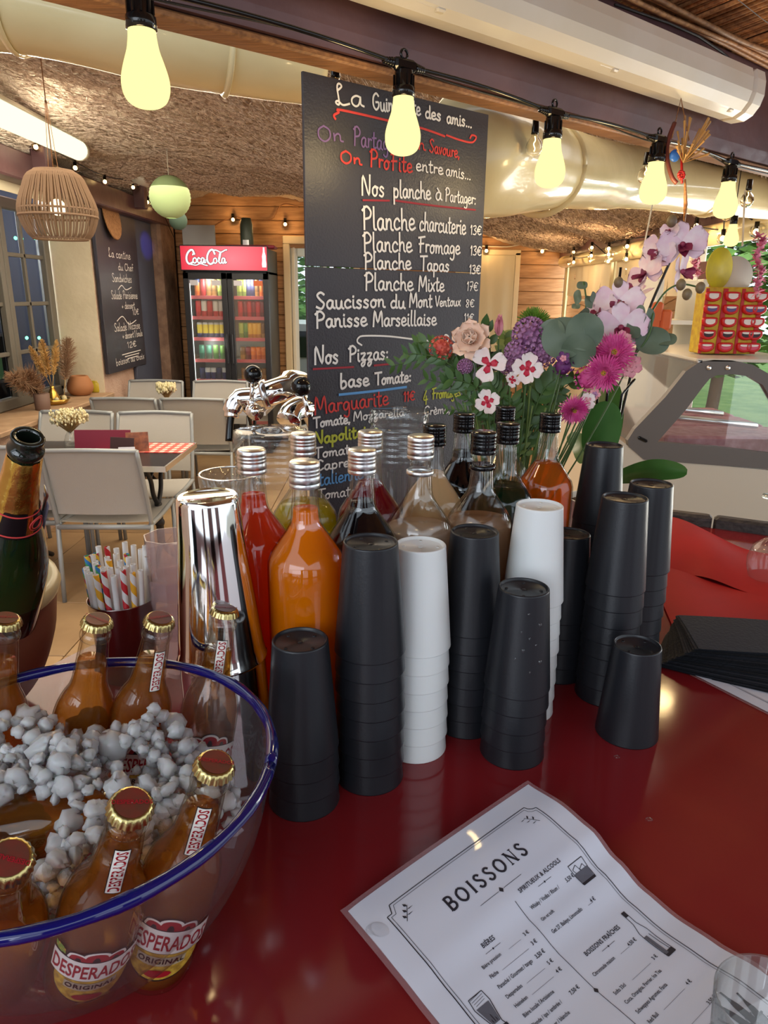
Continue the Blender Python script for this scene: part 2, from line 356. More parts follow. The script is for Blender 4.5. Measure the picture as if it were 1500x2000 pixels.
def handwriting(mb, text, p0, p1, h, w, M, mi=0, off=.0006, slant=.0):
    """strokes from p0 to p1 (2-D) on the plane of matrix M (x right, y up, z out of the plane); h capital height, w stroke width"""
    adv = sum(GLP.get(c, GLP[' '])[0] + .05 for c in text)
    p0 = Vector(p0); p1 = Vector(p1); d = (p1 - p0); L = d.length; ux = d / L; uy = Vector((-ux.y, ux.x)); sx = L / adv; x = 0
    for c in text:
        a, sts = GLP.get(c, GLP[' '])
        for st in sts:
            jy = random.uniform(-.02, .02)
            pts = [p0 + ux * ((x + q.x) * sx + slant * q.y * h) + uy * ((q.y + jy) * h) for q in st]
            ribbon(mb, pts, w, M, mi, off)
        x += a + .05
def ribbon(mb, pts, w, M, mi=0, off=.0006, ridge=.12):
    pts = [Vector((p[0], p[1])) for p in pts]; n = len(pts); v = []
    for i, p in enumerate(pts):
        t = pts[min(i + 1, n - 1)] - pts[max(i - 1, 0)]
        if t.length < 1e-9: t = Vector((1, 0))
        t.normalize(); s = Vector((-t.y, t.x)) * w * .5
        if i == 0: p = p - t * w * .4
        if i == n - 1: p = p + t * w * .4
        v += [M @ Vector((p.x + s.x, p.y + s.y, off)), M @ Vector((p.x, p.y, off + w * ridge)), M @ Vector((p.x - s.x, p.y - s.y, off))]
    f = []
    for i in range(n - 1): f += [(3 * i, 3 * i + 1, 3 * i + 4, 3 * i + 3), (3 * i + 1, 3 * i + 2, 3 * i + 5, 3 * i + 4)]
    mb.add(v, f, mi, True)
def arc2(c, r, a0, a1, n=14, ry=None):
    ry = ry or r
    return [(c[0] + r * math.cos(R(a0 + (a1 - a0) * k / n)), c[1] + ry * math.sin(R(a0 + (a1 - a0) * k / n))) for k in range(n + 1)]
def typeset(mb, text, size, fn, mi=0, align='LEFT', bold=0.0, space=1.0, sx=1.0):
    """printed letters from the built-in face as flat mesh; fn maps (x, y) on the sheet to 3-D"""
    cu = bpy.data.curves.new('t', 'FONT'); cu.body = text; cu.size = size; cu.align_x = align; cu.resolution_u = 2
    cu.offset = bold; cu.space_character = space
    o = bpy.data.objects.new('t', cu); COL.objects.link(o)
    me = bpy.data.meshes.new_from_object(o)
    mb.add([fn(v.co.x * sx, v.co.y) for v in me.vertices], [list(p.vertices) for p in me.polygons], mi, False)
    bpy.data.objects.remove(o); bpy.data.curves.remove(cu); bpy.data.meshes.remove(me)

# ================================================================ SETTING
BU = Vector((.776, .631, 0)); BN = Vector((-.631, .776, 0))      # along the bar, and out towards the terrace
XL, XR, YB = -2.4, 1.9, 8.1
# floor: stone slabs, each a piece of its own
fl = box((0, 3.6, -.06), (9, 12.5, .09)).build('floor', M['floor']); fl['kind'] = 'structure'
slab_m = random_tint(mat('floor_slab', srgb(186, 156, 116), .5, noise=(2.2, srgb(160, 132, 98), 8), bump=(14, .15)), .07)
sl = box((0, 0, 0), (.594, .594, .02), .003); me = None
for i in range(-6, 8):
    for j in range(2, 14):
        if i * .6 - .3 > XR + .4 or i * .6 < XL - .3: continue
        if me is None: o = sl.build('slab', slab_m, fl); me = o.data
        else: o = bpy.data.objects.new('slab', me); COL.objects.link(o); o.parent = fl
        o.location = (i * .6, j * .6 + .3, -.0105)
# left wall: piers, niche with ledge and window behind
def wy(px, py): return QX(px, py, XL).y
Y1, Y2 = 4.25, 6.12
wl = MB()
wl.merge(box((XL - .2, 1.8, 1.25), (.4, 4.9, 2.5))); wl.merge(box((XL - .2, (Y2 + YB) / 2 + .1, 1.25), (.4, YB - Y2 + .2, 2.5)))
wl.merge(box((XL - .2, (Y1 + Y2) / 2, .39), (.4, Y2 - Y1, .78))); wl.merge(box((XL - .2, (Y1 + Y2) / 2, 2.42), (.4, Y2 - Y1, .16)))
wall_left = wl.build('wall_left', M['pink_plaster']); wall_left['kind'] = 'structure'
rv = MB(); rv.merge(box((XL - .185, Y2 - .006, 1.56), (.36, .012, 1.55))); rv.merge(box((XL - .185, Y1 + .006, 1.56), (.36, .012, 1.55)))
rv.merge(box((XL + .003, Y1 + .9 + .3, 2.36), (.006, 3.2, .24)))
rv.build('plaster_reveal', M['plaster'], wall_left)
lg = box((XL - .14, (Y1 + Y2) / 2, .80), (.42, Y2 - Y1 + .02, .035), .006).build('ledge', mat('ledge_stone', srgb(176, 146, 116), .6, noise=(9, srgb(156, 126, 98))), wall_left)
# rough stone pier near the fridge, blue panels
rp = box((XL + .05, 7.87, 1.22), (.14, .52, 2.44), .03).build('stone_pier', M['rough_pier'], wall_left)
for (a, b2, z0, z1) in ((6.84, 7.60, .3, 2.32),):
    box((XL + .02, (a + b2) / 2, (z0 + z1) / 2), (.03, b2 - a, z1 - z0), .004).build('blue_panel', M['slate_blue'], wall_left)
o = box((XL + .02, 3.9, 1.35), (.03, .52, 1.3), .004).build('blue_panel', M['slate_blue'], wall_left)
# window_1 in the niche
w1 = thing('window_1', None, None, (XL - .36, 0, 0)); w1['kind'] = 'structure'
wm = mat('grey_window_paint', srgb(104, 100, 92), .5)
wy0, wy1, wz0, wz1 = Y1 + .05, 5.98, .86, 2.24
fr = MB()
for y in (wy0, wy1): fr.merge(box((.03, y, (wz0 + wz1) / 2), (.07, .09, wz1 - wz0), .008))
for z in (wz0, wz1): fr.merge(box((.03, (wy0 + wy1) / 2, z), (.07, wy1 - wy0, .08), .008))
fr.build('window_frame', wm, w1)
ym = (wy0 + wy1) / 2 + .15
for y in (ym - .035, ym + .035): box((.035, y, (wz0 + wz1) / 2), (.06, .06, wz1 - wz0 - .06), .006).build('sash_stile', wm, w1)
for y in ((wy0 + ym) / 2, (wy1 + ym) / 2): box((.03, y, (wz0 + wz1) / 2), (.03, .03, wz1 - wz0 - .06), .004).build('muntin', wm, w1)
for k in range(1, 4): box((.03, (wy0 + wy1) / 2, wz0 + (wz1 - wz0) * k / 4), (.03, wy1 - wy0 - .08, .03), .004).build('muntin', wm, w1)
pane_m = mat('window_pane', (.9, .95, .97, 1), .03, trans=1, ior=1.1)
ys = [wy0 + .04, (wy0 + ym) / 2, ym, (wy1 + ym) / 2, wy1 - .04]
for i in range(4):
    for k in range(4):
        z0 = wz0 + (wz1 - wz0) * k / 4; box((.02, (ys[i] + ys[i + 1]) / 2, z0 + (wz1 - wz0) / 8), (.004, ys[i + 1] - ys[i], (wz1 - wz0) / 4)).build('pane', pane_m, w1)
# room behind the window: dark back with shop shelves
bw = box((XL - 1.15, 5.2, 1.4), (.05, 2.4, 2.0)).build('wall_shop', mat('dim_shop_wall', srgb(50, 52, 62), .8)); bw['kind'] = 'structure'
# ceiling of the terrace: sagging heather mats
def ceil_z(x, y):
    z = 2.70
    if x > -1.0: z = 2.70 - (x + 1.0) * .18
    n = -.631 * x + .776 * y + .06 * math.sin(x * 2.3 + y * 1.7) + .03 * math.sin(x * 7 + 2); f = ((n - 4.2) / 1.62) % 1.0
    z += -.11 * math.sin(math.pi * f) ** .6 * (.6 + .4 * f) + .010 * math.sin(y * 5 + x * 6) + .006 * math.sin(x * 17 - y * 9)
    z += .07 * math.exp(-(min(f, 1 - f) * 1.62 / .04) ** 2)
    if x < -1.9: z -= (-1.9 - x) * .22
    return z
def cy0(x): return max(1.75, 1.40 + (.24 + .631 * (x - .03)) / .776)      # the mats end behind the beam
def cg_f(u, v):
    x = XL - .3 + u * (XR - XL + .5); y = cy0(x) + v * (YB + .15 - cy0(x)); return (x, y, ceil_z(x, y) + random.uniform(-.008, .008))
cg = grid(cg_f, 120, 180)
ceiling = cg.build('ceiling', M['heather']); ceiling['kind'] = 'structure'
tw = MB()
for k in range(42000):
    y = 1.8 + random.random() ** 1.2 * 6.0; x = XL + random.random() * (XR - XL)
    if y < cy0(x): continue
    L = random.uniform(.03, .10) * (.7 + y * .12); a = R(62) + random.gauss(0, .38)
    dx, dy = L * math.cos(a), L * math.sin(a); z = ceil_z(x, y) - random.uniform(.0, .014)
    r = random.uniform(.0010, .0022) * (.5 + y * .14); z2 = ceil_z(x + dx, y + dy) - random.uniform(0, .020)
    tw.add([(x - r, y, z), (x + r, y, z), (x, y, z - 2 * r), (x + dx - r, y + dy, z2), (x + dx + r, y + dy, z2), (x + dx, y + dy, z2 - 2 * r)],
           [(0, 3, 5, 2), (2, 5, 4, 1)], 0, False)
t = tw.build('heather_twigs', random_tint(M['twig']), ceiling); t['kind'] = 'stuff'
# back wall of pine planks with door opening
wall_back = MB()
wall_back.merge(box(((XL - .2 - 1.06) / 2 , YB + .2, 1.4), (-1.06 - XL + .2, .1, 2.8)))
wall_back.merge(box((.95, YB + .2, 1.4), (2.5, .1, 2.8))); wall_back.merge(box((-.7, YB + .2, 2.5), (.8, .1, .5)))
wall_back = wall_back.build('wall_back', M['dark_wood']); wall_back['kind'] = 'structure'
pl = {}
for k in range(20):
    z = .09 + k * .14
    for (x0, x1) in ((-2.3, -1.12), (-.3, .78), (1.42, 1.95)):
        if (x0 == -.3 or z > 2.16): xs = ((x0, x1),)
        else: xs = ((x0, x1),)
        if x0 == -2.3 and z > 2.16: xs = ((-2.3, -.3),)
        if x0 == -.3 and 2.1 < z: xs = ((-.3, 1.95),)
        if x0 == 1.42 and z > 2.1: continue
        for (a, b2) in xs:
            key = round(b2 - a, 2)
            if key not in pl: o = box((0, 0, 0), (b2 - a, .03, .136), .006).build('plank', M['pine'], wall_back); pl[key] = o.data
            else: o = bpy.data.objects.new('plank', pl[key]); COL.objects.link(o); o.parent = wall_back
            o.location = ((a + b2) / 2, YB + .13 + random.uniform(-.002, .002), z)
# window_2: linen blind in the back wall
w2 = thing('window_2', None, None, (1.1, YB + .1, 0)); w2['kind'] = 'structure'
cw = mat('cream_window_paint', srgb(214, 196, 160), .5)
b = MB()
for x in (-.32, .32): b.merge(box((x, 0, 1.45), (.06, .06, 1.3), .006))
for z in (.8, 2.1): b.merge(box((0, 0, z), (.7, .06, .06), .006))
b.build('window_frame', cw, w2)
linen = mat('linen_blind', srgb(228, 214, 180), .8, bump=(300, .2)); linen.node_tree.nodes['Principled BSDF'].inputs['Transmission Weight'].default_value = .25
grid(lambda u, v: (-.29 + .58 * u, -.035 + .008 * math.sin(u * 22), 1.05 + v * 1.02), 24, 6).build('linen_blind', linen, w2)
box((0, .01, 1.45), (.6, .006, 1.2)).build('pane', pane_m, w2)
# door_1: opening in the back wall with a white frame; the leaf swings out
d1 = thing('door_1', None, None, (0, YB + .1, 0)); d1['kind'] = 'structure'
wht = mat('white_door_paint', srgb(226, 224, 212), .4)
b = MB(); b.merge(box((-1.09, 0, 1.08), (.07, .12, 2.16), .006)); b.merge(box((-.33, 0, 1.08), (.07, .12, 2.16), .006)); b.merge(box((-.71, 0, 2.2), (.83, .12, .08), .006))
b.build('door_frame', cw, d1)
lf = thing('x', None, None); bpy.data.objects.remove(lf)
Ml = Matrix.Translation((-1.03, .02, 0)) @ Matrix.Rotation(R(62), 4, 'Z')
b = MB()
for x in (.03, .62): b.merge(box((x, 0, 1.08), (.07, .045, 2.1), .006, M=Ml))
for z in (.1, 2.1): b.merge(box((.33, 0, z), (.62, .045, .12), .006, M=Ml))
lfo = b.build('door_leaf', wht, d1)
box((.33, 0, 1.1), (.56, .008, 1.92), M=Ml).build('pane', pane_m, lfo)
box((.6, -.05, 1.02), (.1, .02, .02), .004, M=Ml).build('handle', M['alu'], lfo)
# right side: low parapet, posts, head beam, clear plastic windows
wr = MB(); wr.merge(box((XR + .08, 5.9, .42), (.14, 4.6, .84)))
wall_right = wr.build('wall_right', M['plaster']); wall_right['kind'] = 'structure'
hb = box((XR + .06, 5.4, 2.13), (.16, 6.4, .2), .01).build('trim_1', M['beam']); hb['kind'] = 'structure'
for k, y in enumerate((7.98, 6.35, 4.75, 3.4)):
    p = box((XR + .05, y, 1.4), (.09, .09, 1.28), .008).build('post', M['cream_glaze'] if k < 2 else wht, wall_right)
roll = MB(); roll.merge(tube([(XR - .02, 8.0, 2.0), (XR - .02, 6, 1.99), (XR - .02, 3.2, 2.0)], .06, 14))
roll.build('rolled_blind', M['pvc'], wall_right)
for (y0, y1) in ((6.42, 7.9), (4.82, 6.28)):
    grid(lambda u, v: (XR + .03 + .01 * math.sin(u * 9 + v * 4), y0 + (y1 - y0) * u, .86 + v * 1.12), 20, 8).build('clear_plastic_sheet', pane_m, wall_right)
    grid(lambda u, v: (XR + .015 + .006 * math.sin(u * 40), y0 + (y1 - y0) * u, 1.66 + v * .33), 60, 3).build('linen_valance', linen, wall_right)
    for z in (1.3, 1.62): box((XR + .04, (y0 + y1) / 2, z), (.02, y1 - y0, .02)).build('window_bar', wht, wall_right)
box((XR + .02, 4.35, 1.55), (.03, .5, .62), .004).build('maroon_panel', mat('maroon_panel', srgb(84, 46, 50), .6), wall_right)
# purple beam along the head of the left wall
tb = box((XL + .07, 5.0, 2.385), (.14, 6.0, .17), .01).build('trim_2', M['beam']); tb['kind'] = 'structure'
for y in (5.0, 6.9): box((XL + .18, y, 2.46), (.1, .1, .2), .008).build('bracket', M['beam'], tb)

# unseen kiosk rear: panels and hatch gaps added to streak chrome and glass reflections
rear = MB()
for (x0, x1, z0, z1) in ((-4.2, -2.7, 0, 2.3), (-.75, -.35, 0, 2.3), (.55, 1.5, 0, 2.3), (2.6, 4.0, 0, 2.3), (-4.2, 4.0, 0, .9), (-4.2, 4.0, 2.2, 2.4)): rear.merge(box(((x0 + x1) / 2, -3.0, (z0 + z1) / 2), (x1 - x0, .08, z1 - z0)))
o = rear.build('reflection_wall_rear', M['beam']); o['kind'] = 'structure'
# main beam above the bar, near face just over the bulbs
BO = Vector((.03, 1.40, 0))            # point under the near face of the beam
def bar(s, n, z): return Vector((BO.x, BO.y, 0)) + BU * s + BN * n + Vector((0, 0, z))
MBAR = Matrix.Translation(BO) @ Matrix(((BU.x, BN.x, 0, 0), (BU.y, BN.y, 0, 0), (0, 0, 1, 0), (0, 0, 0, 1)))
beam = grid(lambda u, v: [tuple(bar(-2.2 + 6.6 * u, q[0], q[1])) for q in ((0, 2.02), (-.004, 2.05), (-.006, 2.13), (-.004, 2.21), (0, 2.25), (.055, 2.25), (.055, 2.02), (0, 2.02))][round(v * 7)], 160, 7, smooth=False).build('trim_3', M['beam'])
beam['kind'] = 'structure'
b = MB(); b.merge(box((1.1, .030, 2.012), (6.6, .05, .012), .003, M=MBAR)); b.build('raw_batten', M['raw_wood'], beam)
# reed canopy over the bar: every reed a piece, at right angles to the beam
canopy = thing('ceiling_canopy', None, None); canopy['kind'] = 'structure'
rv = []
for q in range(5):
    L = 2.5; pts = []
    for i in range(8): pts.append((random.uniform(-.0025, .0025), -L * i / 7, random.uniform(-.003, .003)))
    rv.append(tube(pts, [.0058, .006, .0062, .0058, .006, .0055, .0052, .005], 5))
rme = []
rot = Matrix(((BU.x, BN.x, 0, 0), (BU.y, BN.y, 0, 0), (0, 0, 1, 0), (0, 0, 0, 1)))
def reed_z(s): return 2.262 + .012 * math.sin(s * 5)
NR = 0; s = -.6
stuffr = MB()
while s < 3.1:
    q = random.randrange(5)
    Mt = Matrix.Translation(bar(s, .14, reed_z(s) + random.uniform(-.004, .004))) @ rot @ Matrix.Rotation(R(random.gauss(0, .35)), 4, 'Z') @ Matrix.Rotation(R(-5.5), 4, 'X')
    if NR < 290:
        if len(rme) <= q or rme[q] is None:
            while len(rme) <= q: rme.append(None)
            o = rv[q].build('reed', M['reed'], canopy); rme[q] = o.data
        else: o = bpy.data.objects.new('reed', rme[q]); COL.objects.link(o); o.parent = canopy
        o.matrix_local = Mt
    else: stuffr.merge(rv[q], Mt)
    NR += 1; s += .0112
for k in range(60):     # past the reeds in view the mat goes on
    s2 = -.6 - .0112 * k; stuffr.merge(rv[k % 5], Matrix.Translation(bar(s2, .14, 2.262)) @ rot @ Matrix.Rotation(R(-5.5), 4, 'X'))
o = stuffr.build('reed_edge', M['reed_s'], canopy); o['kind'] = 'stuff'
rg = grid(lambda u, v: tuple(bar(-1.5 + 5.2 * u, .2 - 2.6 * v, 2.29 + 2.6 * v * .0963)), 12, 6).build('roof_sheet', M['dark_wood'], canopy)
for k in range(7):      # loose reeds lying along the beam top
    pts = [tuple(bar(-1.2 + i * .28, -.012 - .012 * (k % 4) + random.uniform(-.003, .003), 2.252 + .008 * (k // 2) + random.uniform(-.004, .004))) for i in range(14)]
    tube(pts, .006, 6).build('edge_reed', M['reed'], canopy)
for n0 in (-.16, -.42, -.75):
    pts = [tuple(bar(-1 + i * .1, n0 + .01 * math.sin(i), 2.25 - n0 * .0963 + .012 * math.sin((-1 + i * .1) * 5) - .006 + .001 * (i % 2))) for i in range(42)]
    tube(pts, .0009, 4).build('binding_wire', M['iron'], canopy)
# ================================================================ BAR COUNTER
cpts = [(-.62, -.6), (-.62, .25), (-.60, .52), (-.535, .76), (-.470, .87), (-.425, .95), (-.34, 1.06), (-.25, 1.26), (-.20, 1.48), (.0, 1.58), (.2, 1.57), (.40, 1.585), (.60, 1.60), (.74, 1.545), (.90, 1.465), (2.2, .95), (2.2, -.6)]
bar_counter = thing('bar_counter', 'long red lacquered bar counter top with bottles and cups standing on it', 'counter', (0, 0, 0))
cpts = [tuple(p) for p in [(-.62, -.6)] + [(q.x, q.y) for q in smooth_pts([(x, y, 0) for x, y in cpts[1:-2]], 5)] + [(2.2, -.6)]]
prism(cpts, CT - .034, CT).build('worktop', M['red_top'], bar_counter)
inner = [(x * .96 + .02, y * .96) for x, y in cpts]
prism(inner, .0, CT - .034).build('base_cabinet', M['dark_wood'], bar_counter)
# dark planked strip on the back edge of the bar, seen past the red oilcloth
edge_m = random_tint(M['dark_wood'], .2)
st = thing('edge_board', 'dark weathered plank strip along the back edge of the red bar', 'edge strip', (0, 0, 0))
base = [Vector((x, y, CT - .004)) for x, y in ((.50, 1.618), (.62, 1.612), (.755, 1.555), (.915, 1.475), (1.10, 1.40))]
for i in range(4):
    a, c = base[i], base[i + 1]; d = (c - a); ang = math.atan2(d.y, d.x)
    Mb = Matrix.Translation((a + c) / 2) @ Matrix.Rotation(ang, 4, 'Z')
    box((0, 0, 0), (d.length - .004, .03, .06), .006, M=Mb).build('plank', edge_m, st)
# red oilcloth lying over the far end of the bar
oc = [P(1300, 1012, CT + .02), P(1355, 1026, CT + .02), P(1420, 1062, CT), P(1500, 1085, CT), P(1600, 1100, CT)]
oc2 = [P(1262, 1105, CT), P(1330, 1120, CT), P(1400, 1140, CT), P(1500, 1172, CT), P(1600, 1200, CT)]
def along(pts, t):
    q = smooth_pts(pts, 8); return q[min(int(t * (len(q) - 1)), len(q) - 1)]
cl = grid(lambda u, v: tuple(along(oc, u) * (1 - v) + along(oc2, u) * v + Vector((0, 0, .004 + .010 * math.sin(math.pi * v) * (0.5 + .5 * math.sin(u * 4)) + .002 * math.sin(u * 17)))), 32, 12)
tag(cl.build('oilcloth', M['red_cloth']), 'rumpled matt red oilcloth lying on the bar beside the freezer', 'cloth')
oc3 = [P(1250, 1205, CT), P(1310, 1190, CT), P(1400, 1180, CT), P(1500, 1186, CT), P(1600, 1200, CT)]
cl = grid(lambda u, v: tuple(along(oc2, u) * (1 - v) + along([p + Vector((.02, -.13, 0)) for p in oc3], u) * v + Vector((0, 0, .003 + .003 * math.sin(u * 9)))), 32, 8)
tag(cl.build('oilcloth', M['red_cloth']), 'flat lower fold of red cloth under the black napkins', 'cloth')

# ================================================================ LIGHT BULBS ON THE BEAM
bulb_glow = emission('bulb_glow', (1.0, .86, .33, 1), 1.0)
def bulb_outline(r=.03):
    return [(q, z * .88) for q, z in [(.0165, 0), (.0170, -.006), (.0178, -.016), (.0200, -.030), (.0245, -.045), (.0285, -.060), (.0300, -.072), (.0288, -.085), (.0245, -.095), (.0168, -.1015), (.0075, -.1045), (.0005, -.1050)]]
_bp = bulb_outline()
def make_bulb(label):
    t = thing('light_bulb', label, 'bulb', group='big frosted bulbs on the cable')
    lathe([(.0150, .034), (.0155, .03), (.0155, .012), (.0186, .010), (.0192, -.004), (.0160, -.005)], 24, cap0=False, cap1=True).merge(lathe([(.0005, .0345), (.0150, .034)], 24)).build('socket', M['black_gloss'], t)
    b = MB()
    for k in range(10):
        a = 2 * math.pi * k / 10; b.merge(box((.0162 * math.cos(a), .0162 * math.sin(a), .02), (.0022, .0022, .016)))
    b.merge(box((0, 0, .042), (.046, .018, .018), .004))
    b.build('socket_body', M['black_gloss'], t)
    b = MB(); b.merge(tube([(.007 * math.cos(a), 0, .058 + .007 * math.sin(a)) for a in [2 * math.pi * k / 14 for k in range(15)]], .0022, 6)); b.build('hanging_ring', M['black_gloss'], t)
    pr = smooth_pts([(r, z, 0) for r, z in _bp], 3)
    bb = lathe([(max(p.x, .0004), p.y) for p in pr], 32); bb.build('bulb_glass', bulb_glow, t)
    for sx in (-1, 1):
        b = MB()
        for k in range(4): b.merge(tube([(sx * (.024 + k * .005), 0, .042), (sx * (.0275 + k * .005), 0, .042)], .0075 - k * .0007, 10))
        b.build('cable_gland', M['black_gloss'], t)
    return t
BX = [((283, 140), .268, 1.0, 'big lit bulb nearest the pale rolled tarpaulin, first on the cable'),
      ((787, 250), .268, 1.0, 'big lit bulb hanging in front of the black menu board'),
      ((1075, 322), .251, 1.0, 'big lit bulb just past the edge of the black menu board'),
      ((1277, 360), .248, 1.0, 'big lit bulb beside the dried flower talisman'),
      ((1418, 393), .245, 1.0, 'big lit bulb beyond the talisman, over the orchids')]
proto = None; bulb_locs = []
for (px, py), h, s, lab in BX:
    c = P(px, py, CAMZ + h); loc = c + Vector((0, 0, .050))
    if proto is None: proto = make_bulb(lab); o = proto
    else: o = dup(proto, label=lab)
    o.location = loc; o.rotation_euler = (0, 0, R(39)); bulb_locs.append(loc)
    point_light('bulb_light', c + Vector((-.0, -.045, -.03)), .8, (1, .72, .34), .03)
pts = []
bl = [bulb_locs[0] - BU * .9 + Vector((0, 0, .02))] + bulb_locs + [bulb_locs[-1] + BU * 1.2]
for i in range(len(bl) - 1):
    a = bl[i] + Vector((0, 0, .042)); c = bl[i + 1] + Vector((0, 0, .042))
    for k in range(10):
        t = k / 10; pts.append(a.lerp(c, t) + Vector((0, 0, .006 * math.sin(math.pi * t))))
pts.append(bl[-1] + Vector((0, 0, .042)))
tag(tube(pts, .0036, 8).build('festoon_cable', M['black_gloss']), 'black festoon cable carrying the big bulbs along the beam', 'cable')
pts2 = [p + BN * .018 + Vector((0, 0, .002 + .005 * math.sin(i * .45))) for i, p in enumerate(pts)]
tag(tube(pts2, .0018, 6).build('festoon_cable', M['iron']), 'thin dark cable of the clear little bulbs along the beam', 'cable')
# little clear bulbs with a glowing filament
filament = emission('filament', (1.0, .56, .16, 1), 14)
clear_b = mat('thin_clear_bulb', (1, .95, .85, 1), .0, trans=1, ior=1.06)
def globe_bulb(label):
    t = thing('globe_bulb', label, 'bulb', group='little clear bulbs on the beam')
    lathe([(.0002, .03), (.008, .03), (.0085, .004), (.0095, .0), (.0005, -.0005)], 14).build('socket', M['black_gloss'], t)
    pr = [(.0075, 0), (.008, -.006), (.0125, -.0105), (.0170, -.018), (.0190, -.027), (.0170, -.037), (.0120, -.0435), (.006, -.0465), (.0004, -.047)]
    lathe(pr, 20).build('globe', clear_b, t)
    tube(smooth_pts([(0, 0, -.004), (.002, 0, -.012), (-.0018, 0, -.02), (.002, 0, -.03), (0, 0, -.036)], 4), .0011, 6).build('filament', filament, t)
    return t
gp = None
for (px, py), zc, lab in (((655, 152), 1.28, 'little clear bulb at the top of the black menu board'), ((1045, 262), 1.62, 'little clear bulb beside the third big bulb'),
                          ((1262, 322), 1.9, 'little clear bulb behind the big bulb near the talisman'), ((1462, 372), 2.1, 'little clear bulb behind the last big bulb')):
    if gp is None: gp = globe_bulb(lab); o = gp
    else: o = dup(gp, label=lab)
    o.location = ZC(px, py, zc)
# ================================================================ TUBE LIGHT HOUSING ON THE BEAM
tl = thing('tube_light', 'long off-white fluorescent housing fixed to the plum beam', 'lamp')
A = ZC(1197, 152, 1.62); e0 = bar(1.06, -.062, 0); 
ce = Vector((e0.x, e0.y, A.z)); dz = 0
Lh = 1.5
prof = [(-.05, .05), (.05, .05), (.056, .03), (.057, .0), (.050, -.022), (.036, -.040), (.016, -.050), (-.016, -.050), (-.036, -.040), (-.050, -.022), (-.057, .0), (-.056, .03)]
s_end = (ce - Vector((BO.x, BO.y, 0))).dot(BU)
def fx(s0, s1, sc=1.0, dn=0):
    v = []; n = len(prof)
    for s_, k in ((s0, .86), (s0 + .008, 1), (s1 - .008, 1), (s1, .86)):
        for (x, z) in prof: p = bar(s_, -.062 + x * k * sc, A.z + z * k * sc); v.append(tuple(p))
    f = [(k * n + i, k * n + (i + 1) % n, (k + 1) * n + (i + 1) % n, (k + 1) * n + i) for k in range(3) for i in range(n)]
    f += [tuple(range(n)), tuple(range(4 * n - 1, 3 * n - 1, -1))]
    return MB().add(v, f, 0, False)
fx(s_end - Lh, s_end - .06).build('diffuser', M['fixture'], tl)
fx(s_end - .058, s_end, 1.03).build('end_cap', M['fixture'], tl); fx(s_end - Lh - .05, s_end - Lh, 1.03).build('end_cap', M['fixture'], tl)
for k in (.14, .62, 1.1): 
    b = MB(); b.merge(box((s_end - k, -.088, A.z - .036), (.05, .016, .014), .003, M=MBAR)); b.merge(box((s_end - k + .03, -.086, A.z - .040), (.02, .022, .012), .003, M=MBAR)); b.build('clip', M['fixture'], tl)
tag(tube([tuple(bar(s_end - .62 + .1 * i, -.10 + .01 * math.sin(i * 1.3), A.z + .062 + .012 * math.sin(i * .9))) for i in range(7)], .003, 6).build('supply_cable', M['iron']), 'grey supply cable looping over the white tube light', 'cable')
# ================================================================ ROLLED CLEAR TARPAULINS BEHIND THE BEAM
def rolled(name, label, cps, n=26, lump=.06, seed=1):
    rnd = random.Random(seed); q = smooth_pts([tuple(c) + () for c, r in cps], 12); rs = smooth_pts([(r, 0, 0) for c, r in cps], 12)
    b = tube([tuple(p) for p in q], [r.x for r in rs], 28)
    ph = [rnd.uniform(0, 6) for _ in range(4)]
    v = []
    nn = len(q)
    for i, p in enumerate(b.v):
        k = i // 28; a = 2 * math.pi * (i % 28) / 28; c = q[k]; s = 1 + lump * (math.sin(a * 2 + k * .21 + ph[0]) * .5 + math.sin(a * 3 - k * .34 + ph[1]) * .3 + .5 * math.exp(-((k % 23) - 11) ** 2 / 3) * -.8)
        v.append(tuple(c + (Vector(p) - c) * s))
    b.v = v; t = thing(name, label, 'tarpaulin'); b.build('roll', M['pvc'], t)
    for f in (.32, .78):
        k = int(f * (nn - 1)); c = q[k]; u, w = frame_of(q[min(k + 1, nn - 1)] - q[k - 1]); r = rs[k].x * 1.04
        tube([tuple(c + u * math.cos(a) * r + w * math.sin(a) * r) for a in [2 * math.pi * i / 24 for i in range(25)]], .0025, 6, flat=4).build('strap', M['pvc'], t)
    return t
rolled('rolled_tarpaulin', 'smooth yellowish rolled clear tarpaulin under the beam, over the dining terrace', [(ZC(-320, -40, 1.75), .125), (ZC(60, 0, 1.75), .12), (ZC(330, 70, 1.80), .11), (ZC(620, 130, 1.95), .10)], lump=.03, seed=3)
rolled('rolled_tarpaulin', 'crumpled yellowish rolled clear tarpaulin past the black menu board', [(ZC(860, 312, 1.72), .13), (ZC(955, 318, 1.75), .125), (ZC(1120, 335, 2.25), .115), (ZC(1235, 348, 2.7), .105), (ZC(1420, 375, 3.1), .10), (ZC(1700, 400, 3.5), .10)], lump=.09, seed=5)
